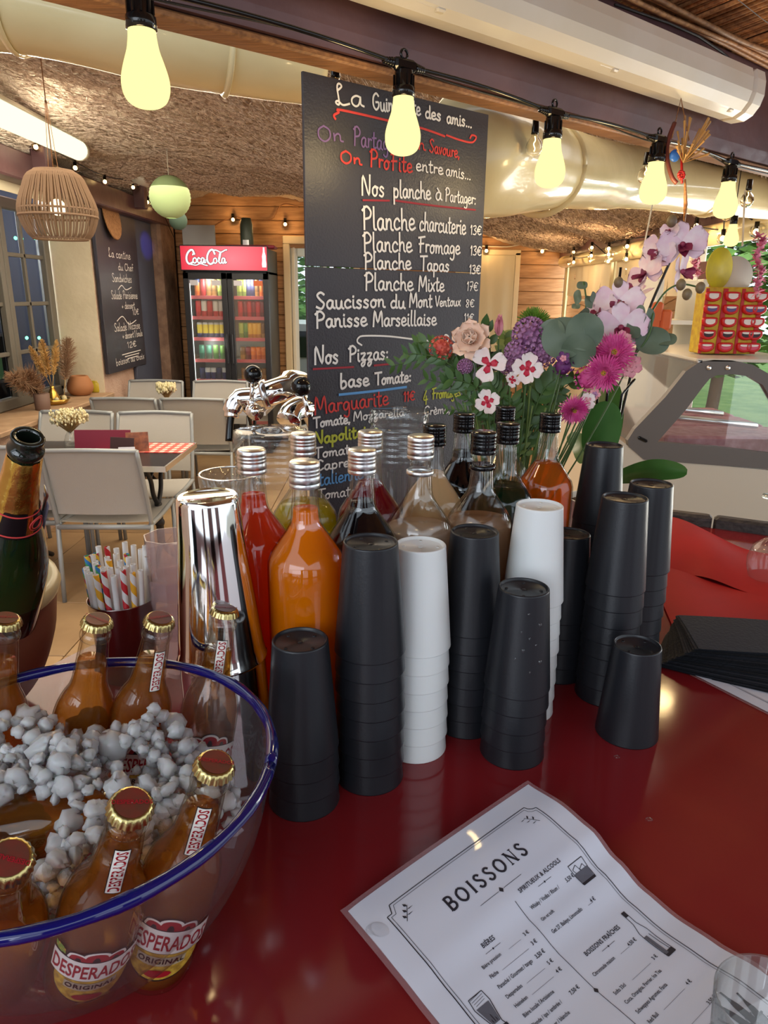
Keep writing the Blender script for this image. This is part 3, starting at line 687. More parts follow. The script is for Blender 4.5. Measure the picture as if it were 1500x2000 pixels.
# ================================================================ BLACK MENU BOARD
NB = .048
MBD = Matrix.Translation(bar(0, NB, 0)) @ Matrix(((BU.x, 0, -BN.x, 0), (BU.y, 0, -BN.y, 0), (0, 1, 0, 0), (0, 0, 0, 1)))   # x along, y up, z towards the bar
MBI = MBD.inverted()
def bp(px, py, lift=0):
    d = ray(px, py); n = Vector((BN.x, BN.y, 0)); o = bar(0, NB, 0) - Vector((BN.x, BN.y, 0)) * lift
    t = (o - C0).dot(n) / d.dot(n); q = MBI @ (C0 + d * t); return (q.x, q.y)
xl = bp(600, 560)[0]; xr = bp(939, 560)[0]; yt = 1.995; ysm = bp(600, 520)[1]; yb = 1.19
0 and print('board', xl, xr, bp(590, 130), bp(955, 215), bp(640, 980), ysm)
board = thing('menu_board', 'tall black menu board hanging under the beam, handwritten in chalk colours', 'menu board')
for (y0, y1) in ((ysm + .0008, yt), (yb, ysm - .0008)):
    box(((xl + xr) / 2, (y0 + y1) / 2, -.004), (xr - xl, y1 - y0, .006), .0008, M=MBD).build('board_panel', M['board'], board)
H = {}
def hw(m, text, a, c, hpx, wpx=4.0, slant=.0):
    A2, C2 = bp(*a), bp(*c); T = bp(a[0], a[1] - hpx); h = abs(T[1] - A2[1]); w = h / hpx * wpx
    handwriting(H.setdefault(m, MB()), text, A2, C2, h, w * .85, MBD, 0, .0002, slant)
def line(m, pts, wpx=4):
    q = [bp(*p) for p in pts]; q = smooth_pts([(a, b2, 0) for a, b2 in q], 6); T = bp(pts[0][0], pts[0][1] - 30); w = abs(T[1] - bp(*pts[0])[1]) / 30 * wpx
    ribbon(H.setdefault(m, MB()), [(p.x, p.y) for p in q], w, MBD, 0, .0002)
hw('chalk_w', 'La', (655, 205), (712, 209), 40, 5); hw('chalk_w', 'Guinguette', (728, 214), (822, 226), 32, 5); hw('chalk_w', 'des', (830, 230), (862, 236), 26, 5)
hw('chalk_w', 'amis...', (872, 240), (922, 250), 26, 4.5)
line('chalk_r', [(655, 232), (652, 225), (662, 219), (660, 214), (700, 222), (760, 236), (822, 250), (868, 266)], 5); line('chalk_r', [(872, 264), (900, 274), (922, 278), (930, 268), (922, 264), (918, 270)], 4)
hw('chalk_p', 'On', (620, 275), (672, 277), 30, 4.5); hw('chalk_p', 'Partage', (690, 283), (770, 297), 36, 4.5); hw('chalk_r', 'on', (802, 292), (832, 293), 26, 4); hw('chalk_r', 'Savoure,', (838, 297), (898, 309), 26, 4)
hw('chalk_r', 'On', (664, 318), (708, 322), 24, 5); hw('chalk_r', 'ProFite', (722, 325), (806, 338), 34, 5); hw('chalk_w', 'entre', (812, 332), (866, 342), 26, 4); hw('chalk_w', 'amis...', (870, 342), (920, 352), 24, 3.5)
hw('chalk_w', 'Nos', (706, 380), (752, 384), 38, 5); hw('chalk_w', 'planche', (768, 385), (842, 390), 34, 5); hw('chalk_w', 'à', (850, 391), (864, 392), 30, 4); hw('chalk_w', 'Partager:', (869, 393), (930, 400), 26, 3.5)
line('chalk_dr', [(709, 391), (760, 392)], 4); line('chalk_dr', [(773, 392), (850, 402), (928, 410)], 4)
hw('chalk_w', 'Planche', (708, 448), (812, 450), 44, 5.5); hw('chalk_w', 'charcuterie', (819, 450), (910, 458), 36, 4.5); hw('chalk_w', '13€' .replace('€', 'E'), (918, 458), (940, 460), 18, 3)
hw('chalk_w', 'Planche', (709, 492), (806, 492), 38, 5); hw('chalk_w', 'Fromage', (816, 493), (899, 497), 32, 4.5); hw('chalk_w', '13E', (918, 498), (940, 500), 18, 3)
hw('chalk_w', 'Planche', (711, 526), (804, 526), 32, 5); hw('chalk_w', 'Tapas', (820, 528), (878, 530), 28, 4.5); hw('chalk_w', '13E', (916, 534), (938, 536), 17, 3)
hw('chalk_w', 'Planche', (712, 567), (808, 567), 34, 5); hw('chalk_w', 'Mixte', (817, 568), (868, 569), 30, 4.5); hw('chalk_w', '17E', (911, 567), (933, 569), 17, 2.5)
hw('chalk_w', 'Saucisson', (617, 604), (753, 600), 32, 5.5); hw('chalk_w', 'du', (762, 602), (792, 602), 28, 5); hw('chalk_w', 'Mont', (799, 600), (844, 600), 28, 4.5); hw('chalk_w', 'Ventoux', (850, 599), (900, 597), 20, 3.5); hw('chalk_w', '8E', (909, 600), (926, 600), 15, 2.5)
hw('chalk_w', 'Panisse', (616, 641), (718, 636), 32, 5.5); hw('chalk_w', 'Marseillaise', (728, 637), (853, 635), 30, 5); hw('chalk_w', '11E', (906, 628), (925, 628), 15, 2.5)
line('chalk_w', [(706, 674), (698, 668), (700, 660), (712, 656), (760, 657), (820, 664), (870, 667), (876, 658), (870, 654), (866, 660)], 3.5)
hw('chalk_w', 'Nos', (614, 712), (662, 709), 34, 5.5); hw('chalk_w', 'Pizzas:', (681, 707), (760, 701), 30, 5)
line('chalk_dr', [(612, 721), (690, 717)], 4); line('chalk_dr', [(731, 714), (762, 711)], 4)
hw('chalk_w', 'base', (664, 758), (722, 753), 28, 5.5); hw('chalk_w', 'Tomate:', (732, 752), (804, 745), 24, 5)
line('chalk_b', [(663, 771), (730, 764), (793, 756)], 5)
hw('chalk_r', 'Marguarite', (614, 810), (760, 790), 34, 4.5); hw('chalk_r', '11E', (788, 784), (810, 782), 18, 3.5); hw('chalk_y', '4', (826, 790), (836, 789), 26, 3.5); hw('chalk_y', 'Fromages', (843, 780), (900, 774), 22, 3.5)
hw('chalk_w', 'Tomate,', (612, 836), (685, 826), 20, 4.5); hw('chalk_w', 'Mozzarella', (690, 822), (790, 812), 18, 3.5); hw('chalk_w', 'Crème,', (828, 812), (880, 806), 18, 3)
hw('chalk_y', 'Napolitaine', (614, 868), (740, 848), 24, 5.5); hw('chalk_w', 'Tomate,', (614, 895), (700, 884), 20, 4); hw('chalk_w', 'Capres,', (616, 920), (700, 908), 20, 4)
hw('chalk_b', 'Italienne', (616, 950), (710, 934), 26, 4); hw('chalk_w', 'Tomate,', (620, 976), (700, 966), 20, 3.5)
for m, b in H.items(): b.build('chalk_writing', M[m], board)['kind'] = 'stuff'
# talisman on the beam and the hanging cords
tal = thing('talisman', 'small hanging charm of wood, beads and dried flowers nailed to the beam', 'decoration')
q0 = ZC(1330, 190, 1.60)
def T(px, py, dz=0): return tuple(ZC(px, py, 1.60 - dz))
tube([T(1312, 270), T(1330, 192), T(1346, 275)], .0018, 6).build('string', M['raw_wood'], tal)
tube(smooth_pts([T(1318, 240), T(1305, 275), T(1303, 310), T(1312, 345), T(1322, 358)], 4), [.005] * 17, 8).build('wooden_bow', mat('red_brown_wood', srgb(96, 44, 36), .4), tal)
ball(T(1318, 304, .01), .012, 14, 10, sc=(1, .5, 1.1)).build('blue_bead', mat('blue_bead', srgb(40, 90, 170), .3), tal)
b = MB()
for k in range(9): a = k * .7; b.merge(ball(T(1331 + 5 * math.cos(a), 342 + 7 * math.sin(a), .01), .004, 8, 6))
b.merge(tube([T(1331, 300), T(1332, 358)], .003, 6)); b.build('red_beads', mat('red_bead', srgb(170, 30, 26), .3), tal)
b = MB(); rr = random.Random(4)
for k in range(40):
    a = Vector(T(1334, 318)); e = Vector(T(1330 + rr.uniform(-10, 62), 318 - rr.uniform(10, 92), rr.uniform(-.03, .05)))
    b.merge(tube([a, a.lerp(e, .6) + Vector((0, rr.uniform(-.004, .004), .0)), e], [.0008, .001, .0028], 4))
b.build('dried_flowers', mat('straw_flower', srgb(168, 128, 74), .8), tal); 
tube([T(1338, 350), T(1339, 400, -.02), T(1336, 440, -.05)], [.002, .005, .002], 8).build('cord_tail', M['raw_wood'], tal)
for (a, c, lab) in (((1274, 400), (1250, 520), 'white strap hanging below the big bulb beside the talisman'), ((1455, 372), (1450, 480), 'white strap hanging behind the last big bulb')):
    tag(tube([ZC(*a, 2.1), ZC(*c, 2.1)], .006, 6, flat=.3).build('hanging_strap', M['fixture']), lab, 'strap')
# three small hooks on the beam
for i, (px, py) in enumerate(((405, 45), (530, 55), (843, 156), (866, 148))):
    c = ZC(px, py, 1.12 if px < 600 else 1.42)
    tag(tube(smooth_pts([c, c + Vector((.0, 0, -.008)), c + Vector((.004, -.002, -.012)), c + Vector((.007, -.002, -.007))], 4), .0011, 6).build('small_hook', M['alu']), 'small bright cup hook screwed into the plum beam', 'hook', 'small hooks in the beam')
# ================================================================ REUSABLE CUPS
CH, CP, CR0, CR1 = .117, .0218, .0365, .0270
def cup_mesh():
    f_ = lambda z: CR0 - (CR0 - CR1) * z / CH
    pr = [(CR0 - .0012, .0), (CR0 - .0003, .0002), (CR0, .0008), (f_(.0018), .0018), (f_(.0024), .0024), (f_(.02), .02), (f_(.09), .09), (f_(CH - .004), CH - .004), (f_(CH - .002), CH - .002), (f_(CH - .0012), CH - .0012), (CR1 - .0006, CH - .0003), (CR1 - .0014, CH), (CR1 - .0018, CH - .0003), (CR1 - .0022, CH - .0012), (CR1 - .003, CH - .0030), (CR1 - .0036, CH - .0035), (.0045, CH - .0035), (.0035, CH - .0045), (.0004, CH - .0045)]
    pr2 = [(CR0 - .0012, .0), (CR0 - .0026, .001), (CR1 - .002, CH - .008), (.0004, CH - .008)]
    b = lathe(pr, 48); i = lathe(pr2[::-1], 48); b.merge(i)
    return b
def marks():
    b = MB()
    for a in range(4):
        an = a * math.pi / 2 + .3; b.merge(lathe([(.0005, CH - .0032), (.0016, CH - .0026), (.0018, CH - .0034)], 10, c=(.018 * math.cos(an), .018 * math.sin(an), 0)))
    b.merge(lathe([(.0004, CH - .0028), (.0022, CH - .0030), (.0026, CH - .0035)], 14)); return b
cupm = {}
ORD = ['topmost', 'second from the top', 'third from the top', 'fourth from the top', 'fifth from the top', 'sixth from the top', 'seventh from the top', 'eighth from the top', 'ninth from the top']
STACKS = [((587, 1243), 4, 'black', 'short stack by the blue-rimmed bowl'), ((725, 1056), 8, 'black', 'tall stack before the orange bottle'),
          ((820, 1062), 7, 'white', 'stack below the cloudy bottle'), ((930, 1036), 7, 'black', 'tall stack between white cups'),
          ((1017, 1143), 5, 'black', 'short wet stack'), ((1051, 985), 8, 'white', 'taller stack by the amber bottle'),
          ((1180, 868), 9, 'black', 'tallest stack against the orchid'), ((1220, 970), 8, 'black', 'stack behind the lone cup'),
          ((1272, 943), 8, 'black', 'stack before the long orchid leaf'), ((1114, 1041), 5, 'black', 'half-hidden stack behind white cups'),
          ((1245, 1258), 1, 'black', '')]
# standing places of stacks, bottles and shaker; nudged apart by a few millimetres until nothing touches
BH = .34
BPX = [((498, 878), 0), ((575, 903), 0), ((600, 845), 0), ((698, 879), 0), ((730, 844), 0), ((819, 852), 1), ((849, 829), 0), ((907, 807), 0), ((988, 793), 0), ((945, 849), 1), ((993, 826), 0), ((1076, 807), 0)]
PL = [['s', i, P(px, py, CT + CH + (n - 1) * CP), CR0 + .0003] for i, ((px, py), n, c_, d_) in enumerate(STACKS)] + [['b', i, P(px, py, CT + BH + .004 * r_), .0414] for i, ((px, py), r_) in enumerate(BPX)] + [['k', 0, P(408, 966, CT + .313) + Vector((.008, 0, 0)), .0466]]
for it in range(400):
    mv = 0
    for a in range(len(PL)):
        for c in range(a):
            A_, B_ = PL[a], PL[c]; v = (A_[2] - B_[2]).xy; g = A_[3] + B_[3] - v.length
            if g > 0: v = v.normalized() * (g + .0001); wa = {'k': 0, 's': .35, 'b': 1}; ka = wa[A_[0]] / (wa[A_[0]] + wa[B_[0]]); A_[2] += Vector((v.x, v.y, 0)) * ka; B_[2] -= Vector((v.x, v.y, 0)) * (1 - ka); mv = 1
    if not mv: break
PLACE = {(k, i): v for k, i, v, r_ in PL}
cup_thing = {}
def cup(colr, label, group, loc, rz, tilt=(0, 0)):
    if colr not in cup_thing:
        t = thing('plastic_cup', label, 'cup', loc, (tilt[0], tilt[1], rz), group)
        m = M['black_plastic'] if colr == 'black' else M['white_plastic']
        cup_mesh().build('cup_body', m, t); marks().build('base_marks', m, t); cup_thing[colr] = t; return t
    t = dup(cup_thing[colr], loc, (tilt[0], tilt[1], rz), label); t['group'] = group; return t
stack_pos = []
for si, ((px, py), n, colr, desc) in enumerate(STACKS):
    H_ = CH + (n - 1) * CP; c = PLACE['s', si]; stack_pos.append((c.x, c.y, n, colr))
    rs = random.Random(si)
    for k in range(n):
        z = CT + k * CP; lab = f'{colr} plastic cup, {ORD[n - 1 - k]} in {desc}' if n > 1 else 'lone black plastic cup upside down in front of the stacks'
        jx, jy = (rs.uniform(-.0006, .0006), rs.uniform(-.0006, .0006)) if k else (0, 0)
        cup(colr, lab, 'upturned ' + colr + ' plastic cups on the bar', (c.x + jx, c.y + jy, z), rs.uniform(0, 6.28))
0 and print('stacks', [(round(a, 3), round(b2, 3)) for a, b2, *_ in stack_pos])
# water drops on the wet stack
dm = thin_glass('water', (.98, .98, .98, 1), (.8, .8, .8, 1), 1.2)
sx, sy = stack_pos[4][0], stack_pos[4][1]
for k, (a, z) in enumerate(((-62, .172), (-84, .158), (-70, .150), (-95, .145), (-108, .135), (-80, .12), (-60, .13), (-100, .165), (-88, .185))):
    rr = CR0 - (CR0 - CR1) * ((z - 4 * CP) / CH)
    tag(ball((sx + rr * math.cos(R(a)), sy + rr * math.sin(R(a)), CT + z), .0016 + .0009 * (k % 3 == 0), 10, 8, sc=(1, 1, 1.3)).build('water_drop', dm), 'water drop clinging to the wet short black cup stack', 'drop', 'drops on the wet cup stack')

# ================================================================ SYRUP BOTTLES
glass_prof = [(.0004, .004), (.034, .002), (.0385, .003), (.0405, .008), (.041, .02), (.041, .12), (.041, .215), (.041, .222), (.0405, .233), (.038, .241), (.031, .252), (.021, .266), (.0165, .274), (.0150, .281), (.0142, .292), (.0130, .308), (.0128, .316), (.0145, .318), (.0145, .324), (.0128, .325), (.0128, .337)]
def inner(z):
    pr = glass_prof[3:]
    for (r0, z0), (r1, z1) in zip(pr, pr[1:]):
        if z0 <= z <= z1: return (r0 + (r1 - r0) * (z - z0) / max(z1 - z0, 1e-6))
    return pr[-1][0]
gp_s = [Vector((r, z, 0)) for r, z in glass_prof]
glass_b = lathe([(max(p.x, .0004), p.y) for p in gp_s] , 40)
inn = [(max(inner(z) - .0022, .004), z) for z in [.337, .31, .29, .28, .27, .26, .25, .24, .23, .2, .1, .02, .012]] + [(.0004, .0115)]
glass_b.merge(lathe(inn, 40)); glass_b.merge(lathe([(inner(.337) - .0022, .337), (.0128, .337)], 40))
glass_me = None
def cap_mb():
    pr = [(.0004, .340), (.0142, .340), (.0155, .3385)]; b = MB(); pr2 = pr + [(.0157, .336), (.0157, .334), (.0151, .3335), (.0156, .332), (.0156, .330), (.0151, .3295), (.0156, .328), (.0156, .3265), (.0150, .326), (.0156, .3245), (.0156, .3185), (.0150, .318), (.0155, .3165), (.0153, .3135)]
    b.merge(lathe(pr2, 40, rad=lambda a, z: 1 + (.012 * math.sin(a * 20) if .331 < z < .3385 else 0))); b.merge(lathe([(.0155, .318), (.0158, .3165), (.0158, .3145), (.0150, .3132)], 40)); return b
LIQ = {'orange': liquid('orange_syrup', srgb(255, 140, 8), .92), 'red_orange': liquid('red_orange_syrup', srgb(244, 84, 34), .85), 'yellow': liquid('yellow_green_syrup', srgb(214, 200, 40), .6),
       'black': liquid('black_syrup', srgb(14, 9, 14), .92), 'dark_red': liquid('dark_red_syrup', srgb(150, 12, 32), .85), 'cloudy': liquid('cloudy_beige_syrup', srgb(232, 208, 184), .9),
       'tan': liquid('tan_syrup', srgb(240, 206, 156), .9), 'brown': liquid('cloudy_brown_syrup', srgb(190, 152, 120), .9), 'green': liquid('dark_green_syrup', srgb(14, 46, 26), .85), 'amber': liquid('amber_syrup', srgb(244, 150, 40), .35)}
BOT = [((498, 878), 'red_orange', .289, 'alu', 'red-orange syrup bottle with silver cap behind the cocktail shaker', 0),
       ((575, 903), 'orange', .291, 'alu', 'bright orange syrup bottle with silver cap, nearest the cups', 0),
       ((600, 845), 'yellow', .252, 'alu', 'yellow-green syrup bottle with silver cap by the menu board foot', 0),
       ((698, 879), 'black', .282, 'alu', 'black syrup bottle with silver cap', 0),
       ((730, 844), 'dark_red', .276, 'alu', 'dark red syrup bottle with silver cap', 0),
       ((819, 852), 'cloudy', .236, 'alu', 'cloudy beige syrup bottle with raised silver cap and loose ring', 1),
       ((849, 829), 'tan', .277, 'black_gloss', 'pale tan syrup bottle with black cap', 0),
       ((907, 807), 'black', .286, 'black_gloss', 'black syrup bottle with black cap', 0),
       ((988, 793), 'dark_red', .20, 'black_gloss', 'black capped bottle half hidden under the bouquet', 0),
       ((945, 849), 'brown', .236, 'black_gloss', 'cloudy brown syrup bottle with black cap and loose black ring', 1),
       ((993, 826), 'green', .255, 'black_gloss', 'dark green syrup bottle with black cap', 0),
       ((1076, 807), 'amber', .268, 'black_gloss', 'amber syrup bottle with black cap beside the tallest cups', 0)]
bpos = []
for bi, ((px, py), lq, lev, capm, lab, ring) in enumerate(BOT):
    c = PLACE['b', bi]; bpos.append((c.x, c.y))
    t = thing('syrup_bottle', lab, 'bottle', (c.x, c.y, CT), (0, 0, random.random() * 6), 'syrup bottles on the bar')
    if glass_me is None: o = glass_b.build('bottle_glass', M['glass'], t); glass_me = o.data
    else: o = bpy.data.objects.new('bottle_glass', glass_me); COL.objects.link(o); o.parent = t
    zs = [.0125] + [z for z in (.02, .12, .222, .2255, .233, .237, .241, .252, .266, .274, .281, .287) if z < lev - .002] + [lev]
    pr = [(.0004, .0125)] + [(max(inner(z) - .0018, .004), z) for z in zs] + [(.0004, lev)]
    lathe(pr, 40).build('syrup', LIQ[lq], t)
    o = cap_mb().build('screw_cap', M[capm], t); dz = 0
    if ring:
        o.location.z = .006; lathe([(.0150, .300), (.0163, .301), (.0163, .305), (.0150, .306)], 36).build('tamper_ring', M[capm], t)
0 and print('bottles', [(round(a, 3), round(b2, 3)) for a, b2 in bpos])

# ================================================================ SHAKER, STRAWS, TUMBLERS
c = PLACE['k', 0]
sh = thing('cocktail_shaker', 'tall polished steel cocktail shaker of two upturned tins beside the bowl', 'shaker', (c.x, c.y, CT), (0, R(-1.8), 0))
SHZ = .313 / .325
lathe([(r_ * 1.03, z_ * SHZ) for r_, z_ in [(.0004, .3235), (.024, .3232), (.0265, .325), (.0285, .3235), (.0295, .318), (.0315, .28), (.0368, .22), (.0420, .16), (.0436, .147), (.0448, .1455), (.0446, .1435), (.0430, .1440)]], 64).build('upper_tin', M['chrome'], sh)
lathe([(r_ * .965, z_ * SHZ) for r_, z_ in [(.0445, .150), (.0455, .135), (.0463, .08), (.0470, .01), (.048, .002), (.047, .0003), (.0004, .0003)]], 64).build('lower_tin', M['chrome'], sh)
c = P(238, 1165, CT + .115)
sc = thing('straw_cup', 'dark brushed steel tumbler full of short paper straws', 'tumbler', (c.x, c.y, CT))
lathe([(.0004, .002), (.034, .001), (.0365, .004), (.0430, .113), (.0440, .115), (.0425, .1145), (.0355, .006), (.0004, .005)], 48).build('tumbler_body', M['dark_steel'], sc)
def stripe_mat(name, cols, n=1.0):
    m = bpy.data.materials.new(name); m.use_nodes = True; nt = m.node_tree; b = nt.nodes['Principled BSDF']; b.inputs['Roughness'].default_value = .6
    tc = nt.nodes.new('ShaderNodeTexCoord'); sp = nt.nodes.new('ShaderNodeSeparateXYZ'); nt.links.new(tc.outputs['Object'], sp.inputs[0])
    at = nt.nodes.new('ShaderNodeMath'); at.operation = 'ARCTAN2'; nt.links.new(sp.outputs[1], at.inputs[0]); nt.links.new(sp.outputs[0], at.inputs[1])
    d = nt.nodes.new('ShaderNodeMath'); d.operation = 'MULTIPLY_ADD'; d.inputs[1].default_value = 1 / (2 * math.pi); nt.links.new(at.outputs[0], d.inputs[0])
    mz = nt.nodes.new('ShaderNodeMath'); mz.operation = 'MULTIPLY'; mz.inputs[1].default_value = 1 / .028; nt.links.new(sp.outputs[2], mz.inputs[0]); nt.links.new(mz.outputs[0], d.inputs[2])
    fr = nt.nodes.new('ShaderNodeMath'); fr.operation = 'FRACT'; nt.links.new(d.outputs[0], fr.inputs[0])
    cr = nt.nodes.new('ShaderNodeValToRGB'); cr.color_ramp.interpolation = 'CONSTANT'
    while len(cr.color_ramp.elements) < len(cols): cr.color_ramp.elements.new(.5)
    for i, cc in enumerate(cols): cr.color_ramp.elements[i].position = i / len(cols); cr.color_ramp.elements[i].color = cc
    nt.links.new(fr.outputs[0], cr.inputs[0]); nt.links.new(cr.outputs[0], b.inputs['Base Color']); return m
wh = srgb(232, 230, 228)
SM = {'white': mat('white_straw_paper', wh, .6), 'red and white striped': stripe_mat('red_stripes', [srgb(200, 28, 40), wh]), 'yellow and white striped': stripe_mat('yellow_stripes', [srgb(240, 176, 30), wh]),
      'rainbow striped': stripe_mat('rainbow_stripes', [srgb(50, 130, 200), srgb(240, 200, 60), srgb(190, 40, 70), srgb(60, 160, 90)])}
smesh = {}
def straw_mb():
    b = lathe([(.0037, 0), (.0037, .150), (.0030, .150), (.0030, .0)], 14); return b
ST = [(-.039, .004, 'rainbow striped', 0), (-.032, .013, 'rainbow striped', 0), (-.037, -.009, 'rainbow striped', -.014)]
for k in range(9): a = R(196 + k * 17); ST.append((.0365 * math.cos(a), .0365 * math.sin(a), ['white', 'white', 'white', 'yellow and white striped', 'red and white striped', 'white', 'red and white striped', 'yellow and white striped', 'white'][k], -.010 + .006 * (k in (4, 6))))
for k in range(8): a = R(190 + k * 20); ST.append((.026 * math.cos(a), .026 * math.sin(a), ['white', 'white', 'rainbow striped', 'white', 'white', 'white', 'white', 'white'][k], -.004))
for k in range(10): a = R(5 + k * 18); ST.append((.0345 * math.cos(a), .0345 * math.sin(a), 'white' if k != 7 else 'red and white striped', .004 * (k % 3)))
for k in range(6): a = R(k * 60); ST.append((.013 * math.cos(a), .013 * math.sin(a), ['white', 'rainbow striped', 'white', 'white', 'yellow and white striped', 'white'][k], .0))
nstr = {}
for (dx, dy, kind, dz) in ST:
    d = Vector((dx * .42, dy * .42, .15)); f = math.hypot(dx, dy) / .0365
    base_ = Vector((c.x + dx * .78, c.y + dy * .78, CT + .0085 + max(dz + .012, 0)))
    if kind not in smesh: o = straw_mb().build('paper_straw', SM[kind]); smesh[kind] = o.data
    else: o = bpy.data.objects.new('paper_straw', smesh[kind]); COL.objects.link(o)
    o.location = base_; o.rotation_euler = aim(Vector((dx * .30, dy * .30, .15)))
    tag(o, kind + ' paper straw in the dark steel tumbler', 'straw', kind + ' paper straws in the tumbler')
# stack of clear faceted tumblers between the straws and the shaker
rosy = thin_glass('rosy_clear_plastic', (.92, .86, .87, 1), (.55, .48, .5, 1), 1.8, .03, .22, (.9, .8, .82, 1))
c = P(327, 1052, CT + .20)
for k in range(3):
    pr = [(.0004, .006), (.024, .004), (.027, .006), (.0285, .03), (.034, .058), (.0345, .09), (.033, .09), (.0325, .06), (.027, .033), (.0255, .011), (.0004, .010)]
    o = lathe(pr, 8, smooth=False).build('faceted_tumbler', rosy); o.location = (c.x, c.y + .012, CT + .0005 + k * .055)
    tag(o, f'clear rosy faceted tumbler, {["lowest", "middle one", "topmost"][k]} of the stack behind the shaker', 'tumbler', 'clear faceted tumblers in a stack')

# ================================================================ GLASS JARS AND RIBBED BOWL BEHIND THE BOTTLES
def jar(px, py, r, h, zc_y, label, ribs):
    c = P(px, py, CT + h); t = thing('glass_jar', label, 'jar', (c.x, c.y, CT), group='ribbed clear glass jars behind the bottles')
    z = h; pr = [(.0004, h - .006), (r * .9, h - .003), (r * .98, h - .004), (r, h - .012), (r, h - .026), (r * .96, h - .030)]
    o = lathe(pr, 48); o.merge(lathe([(.012, h - .004), (.014, h + .001), (.008, h + .002), (.0004, h + .002)], 24)); o.build('lid', M['thin_glass'], t)
    pr = [(r * .93, h - .032)]
    for k in range(ribs):
        zz = h - .036 - k * .011; pr += [(r * .985, zz), (r * .985, zz - .005), (r * .93, zz - .008)]
    zz = pr[-1][1]; pr += [(r * .95, zz - .01), (r * .97, zz * .6), (r * .95, .01), (r * .9, .003), (.0004, .003)]
    lathe(pr, 48, rad=lambda a, z: 1 + (.015 * math.sin(a * 18) if z < pr[-5][1] else 0)).build('jar_body', M['thin_glass'], t)
    return t
jar(528, 836, .062, .285, 0, 'wide ribbed clear glass jar with lid below the beer tap', 5)
jar(780, 796, .054, .305, 0, 'narrower ribbed clear glass jar with lid before the menu board', 6)
c = P(470, 925, CT + .20)
rb = thing('ribbed_glass_bowl', 'fluted clear glass bowl with silvered rim under the wide jar', 'bowl', (c.x - .025, c.y + .02, CT))
lathe([(.0004, .003), (.03, .003), (.034, .02), (.038, .10), (.05, .16), (.053, .195), (.0505, .195), (.047, .16), (.035, .10), (.03, .02), (.0004, .012)], 72, rad=lambda a, z: 1 + .035 * math.sin(a * 20)).build('bowl_glass', M['thin_glass'], rb)
lathe([(.0515, .1935), (.0545, .195), (.0515, .1965), (.0495, .195)], 48).build('rim', M['chrome'], rb)

# ================================================================ BEER TAP
bt = thing('beer_tap', 'polished chrome beer tap tower with two ball handles beyond the bar', 'beer tap')
Z0 = 1.22
TK = 1.14
def TP(px, py, z=Z0): return ZC(px, py, z * TK)
b = tube(smooth_pts([TP(640, 850, 1.3), TP(600, 770, 1.27), TP(575, 752, 1.25), TP(545, 762), TP(500, 776), TP(468, 780), TP(455, 796), TP(452, 815)], 6), [r_ * TK * .9 for r_ in [.030] * 7 + [.029] * 8 + [.024] * 8 + [.020] * 8 + [.018] * 8 + [.014] * 4], 24)
b.build('arm', M['chrome'], bt)
tube([TP(512, 772), TP(524, 769)], .029, 28).build('collar', M['steel'], bt)
tube(smooth_pts([TP(452, 808), TP(449, 830), TP(447, 862)], 4), [.0075] * 9, 12).build('spout', M['black_gloss'], bt)
b = tube([TP(490, 798, 1.2), TP(500, 806, 1.16)], .015, 20); b.merge(ball(TP(497, 803, 1.165), .014)); b.build('valve', M['chrome'], bt)
def handle(bx, by, tx, ty, z, r):
    z *= TK; r *= TK; tube([ZC(bx, by, z), ZC(tx, ty, z)], .0042, 12).build('handle_rod', M['chrome'], bt)
    ball(ZC(tx, ty, z), r, 28, 18).build('ball_handle', M['black_gloss'], bt)
    lathe([(.007, -.005), (.0085, 0), (.007, .004)], 16, c=tuple(ZC(bx, by, z))).build('handle_nut', M['chrome'], bt)
handle(491, 786, 494, 731, 1.17, .0152)
handle(603, 808, 588, 755, 1.12, .0160)
tube(smooth_pts([TP(640, 830, 1.25), TP(612, 800, 1.2), TP(590, 795, 1.17), TP(570, 806, 1.15), TP(563, 822, 1.14)], 5), [.022] * 21, 20).build('arm', M['chrome'], bt)
# the tower column runs down behind the menu board onto the bar
cc = TP(645, 850, 1.3); tube([cc, (cc.x, cc.y, CT + .012)], .028, 24).build('column', M['chrome'], bt)
lathe([(.0004, .012), (.05, .012), (.055, .004), (.055, 0), (.0004, 0)], 32, c=(cc.x, cc.y, CT)).build('base_flange', M['chrome'], bt)
# ================================================================ GLASS ICE BOWL WITH THE BEERS
BC = Vector((-.237, .452, CT)); BR = .155; BHh = .162
ib = thing('ice_bowl', 'large clear glass bowl with a cobalt blue rim, full of ice and beers', 'bowl', BC)
bowl_glass = thin_glass('bowl_glass', (.975, .965, .975, 1), (.74, .70, .74, 1), .9, .02, .03, (.9, .8, .85, 1))
op = smooth_pts([(.0006, 0, 0), (.055, 0, 0), (.066, .004, 0), (.088, .022, 0), (.121, .056, 0), (.142, .1, 0), (.151, .138, 0), (BR, BHh, 0)], 4)
ip = smooth_pts([(BR - .004, BHh, 0), (.146, .138, 0), (.137, .1, 0), (.116, .060, 0), (.083, .027, 0), (.060, .010, 0), (.0006, .008, 0)], 4)
lathe([(max(p.x, .0005), p.y) for p in op] + [(max(p.x, .0005), p.y) for p in ip], 72).build('bowl_body', bowl_glass, ib)
b = MB(); n = 96
b.merge(tube([((BR - .001) * math.cos(2 * math.pi * k / n), (BR - .001) * math.sin(2 * math.pi * k / n), BHh) for k in range(n + 1)], [.0046 + .0007 * math.sin(k * .9) * math.sin(k * .37) for k in range(n)] + [.0046], 14)); b.build('rim', M['blue_glass'], ib)

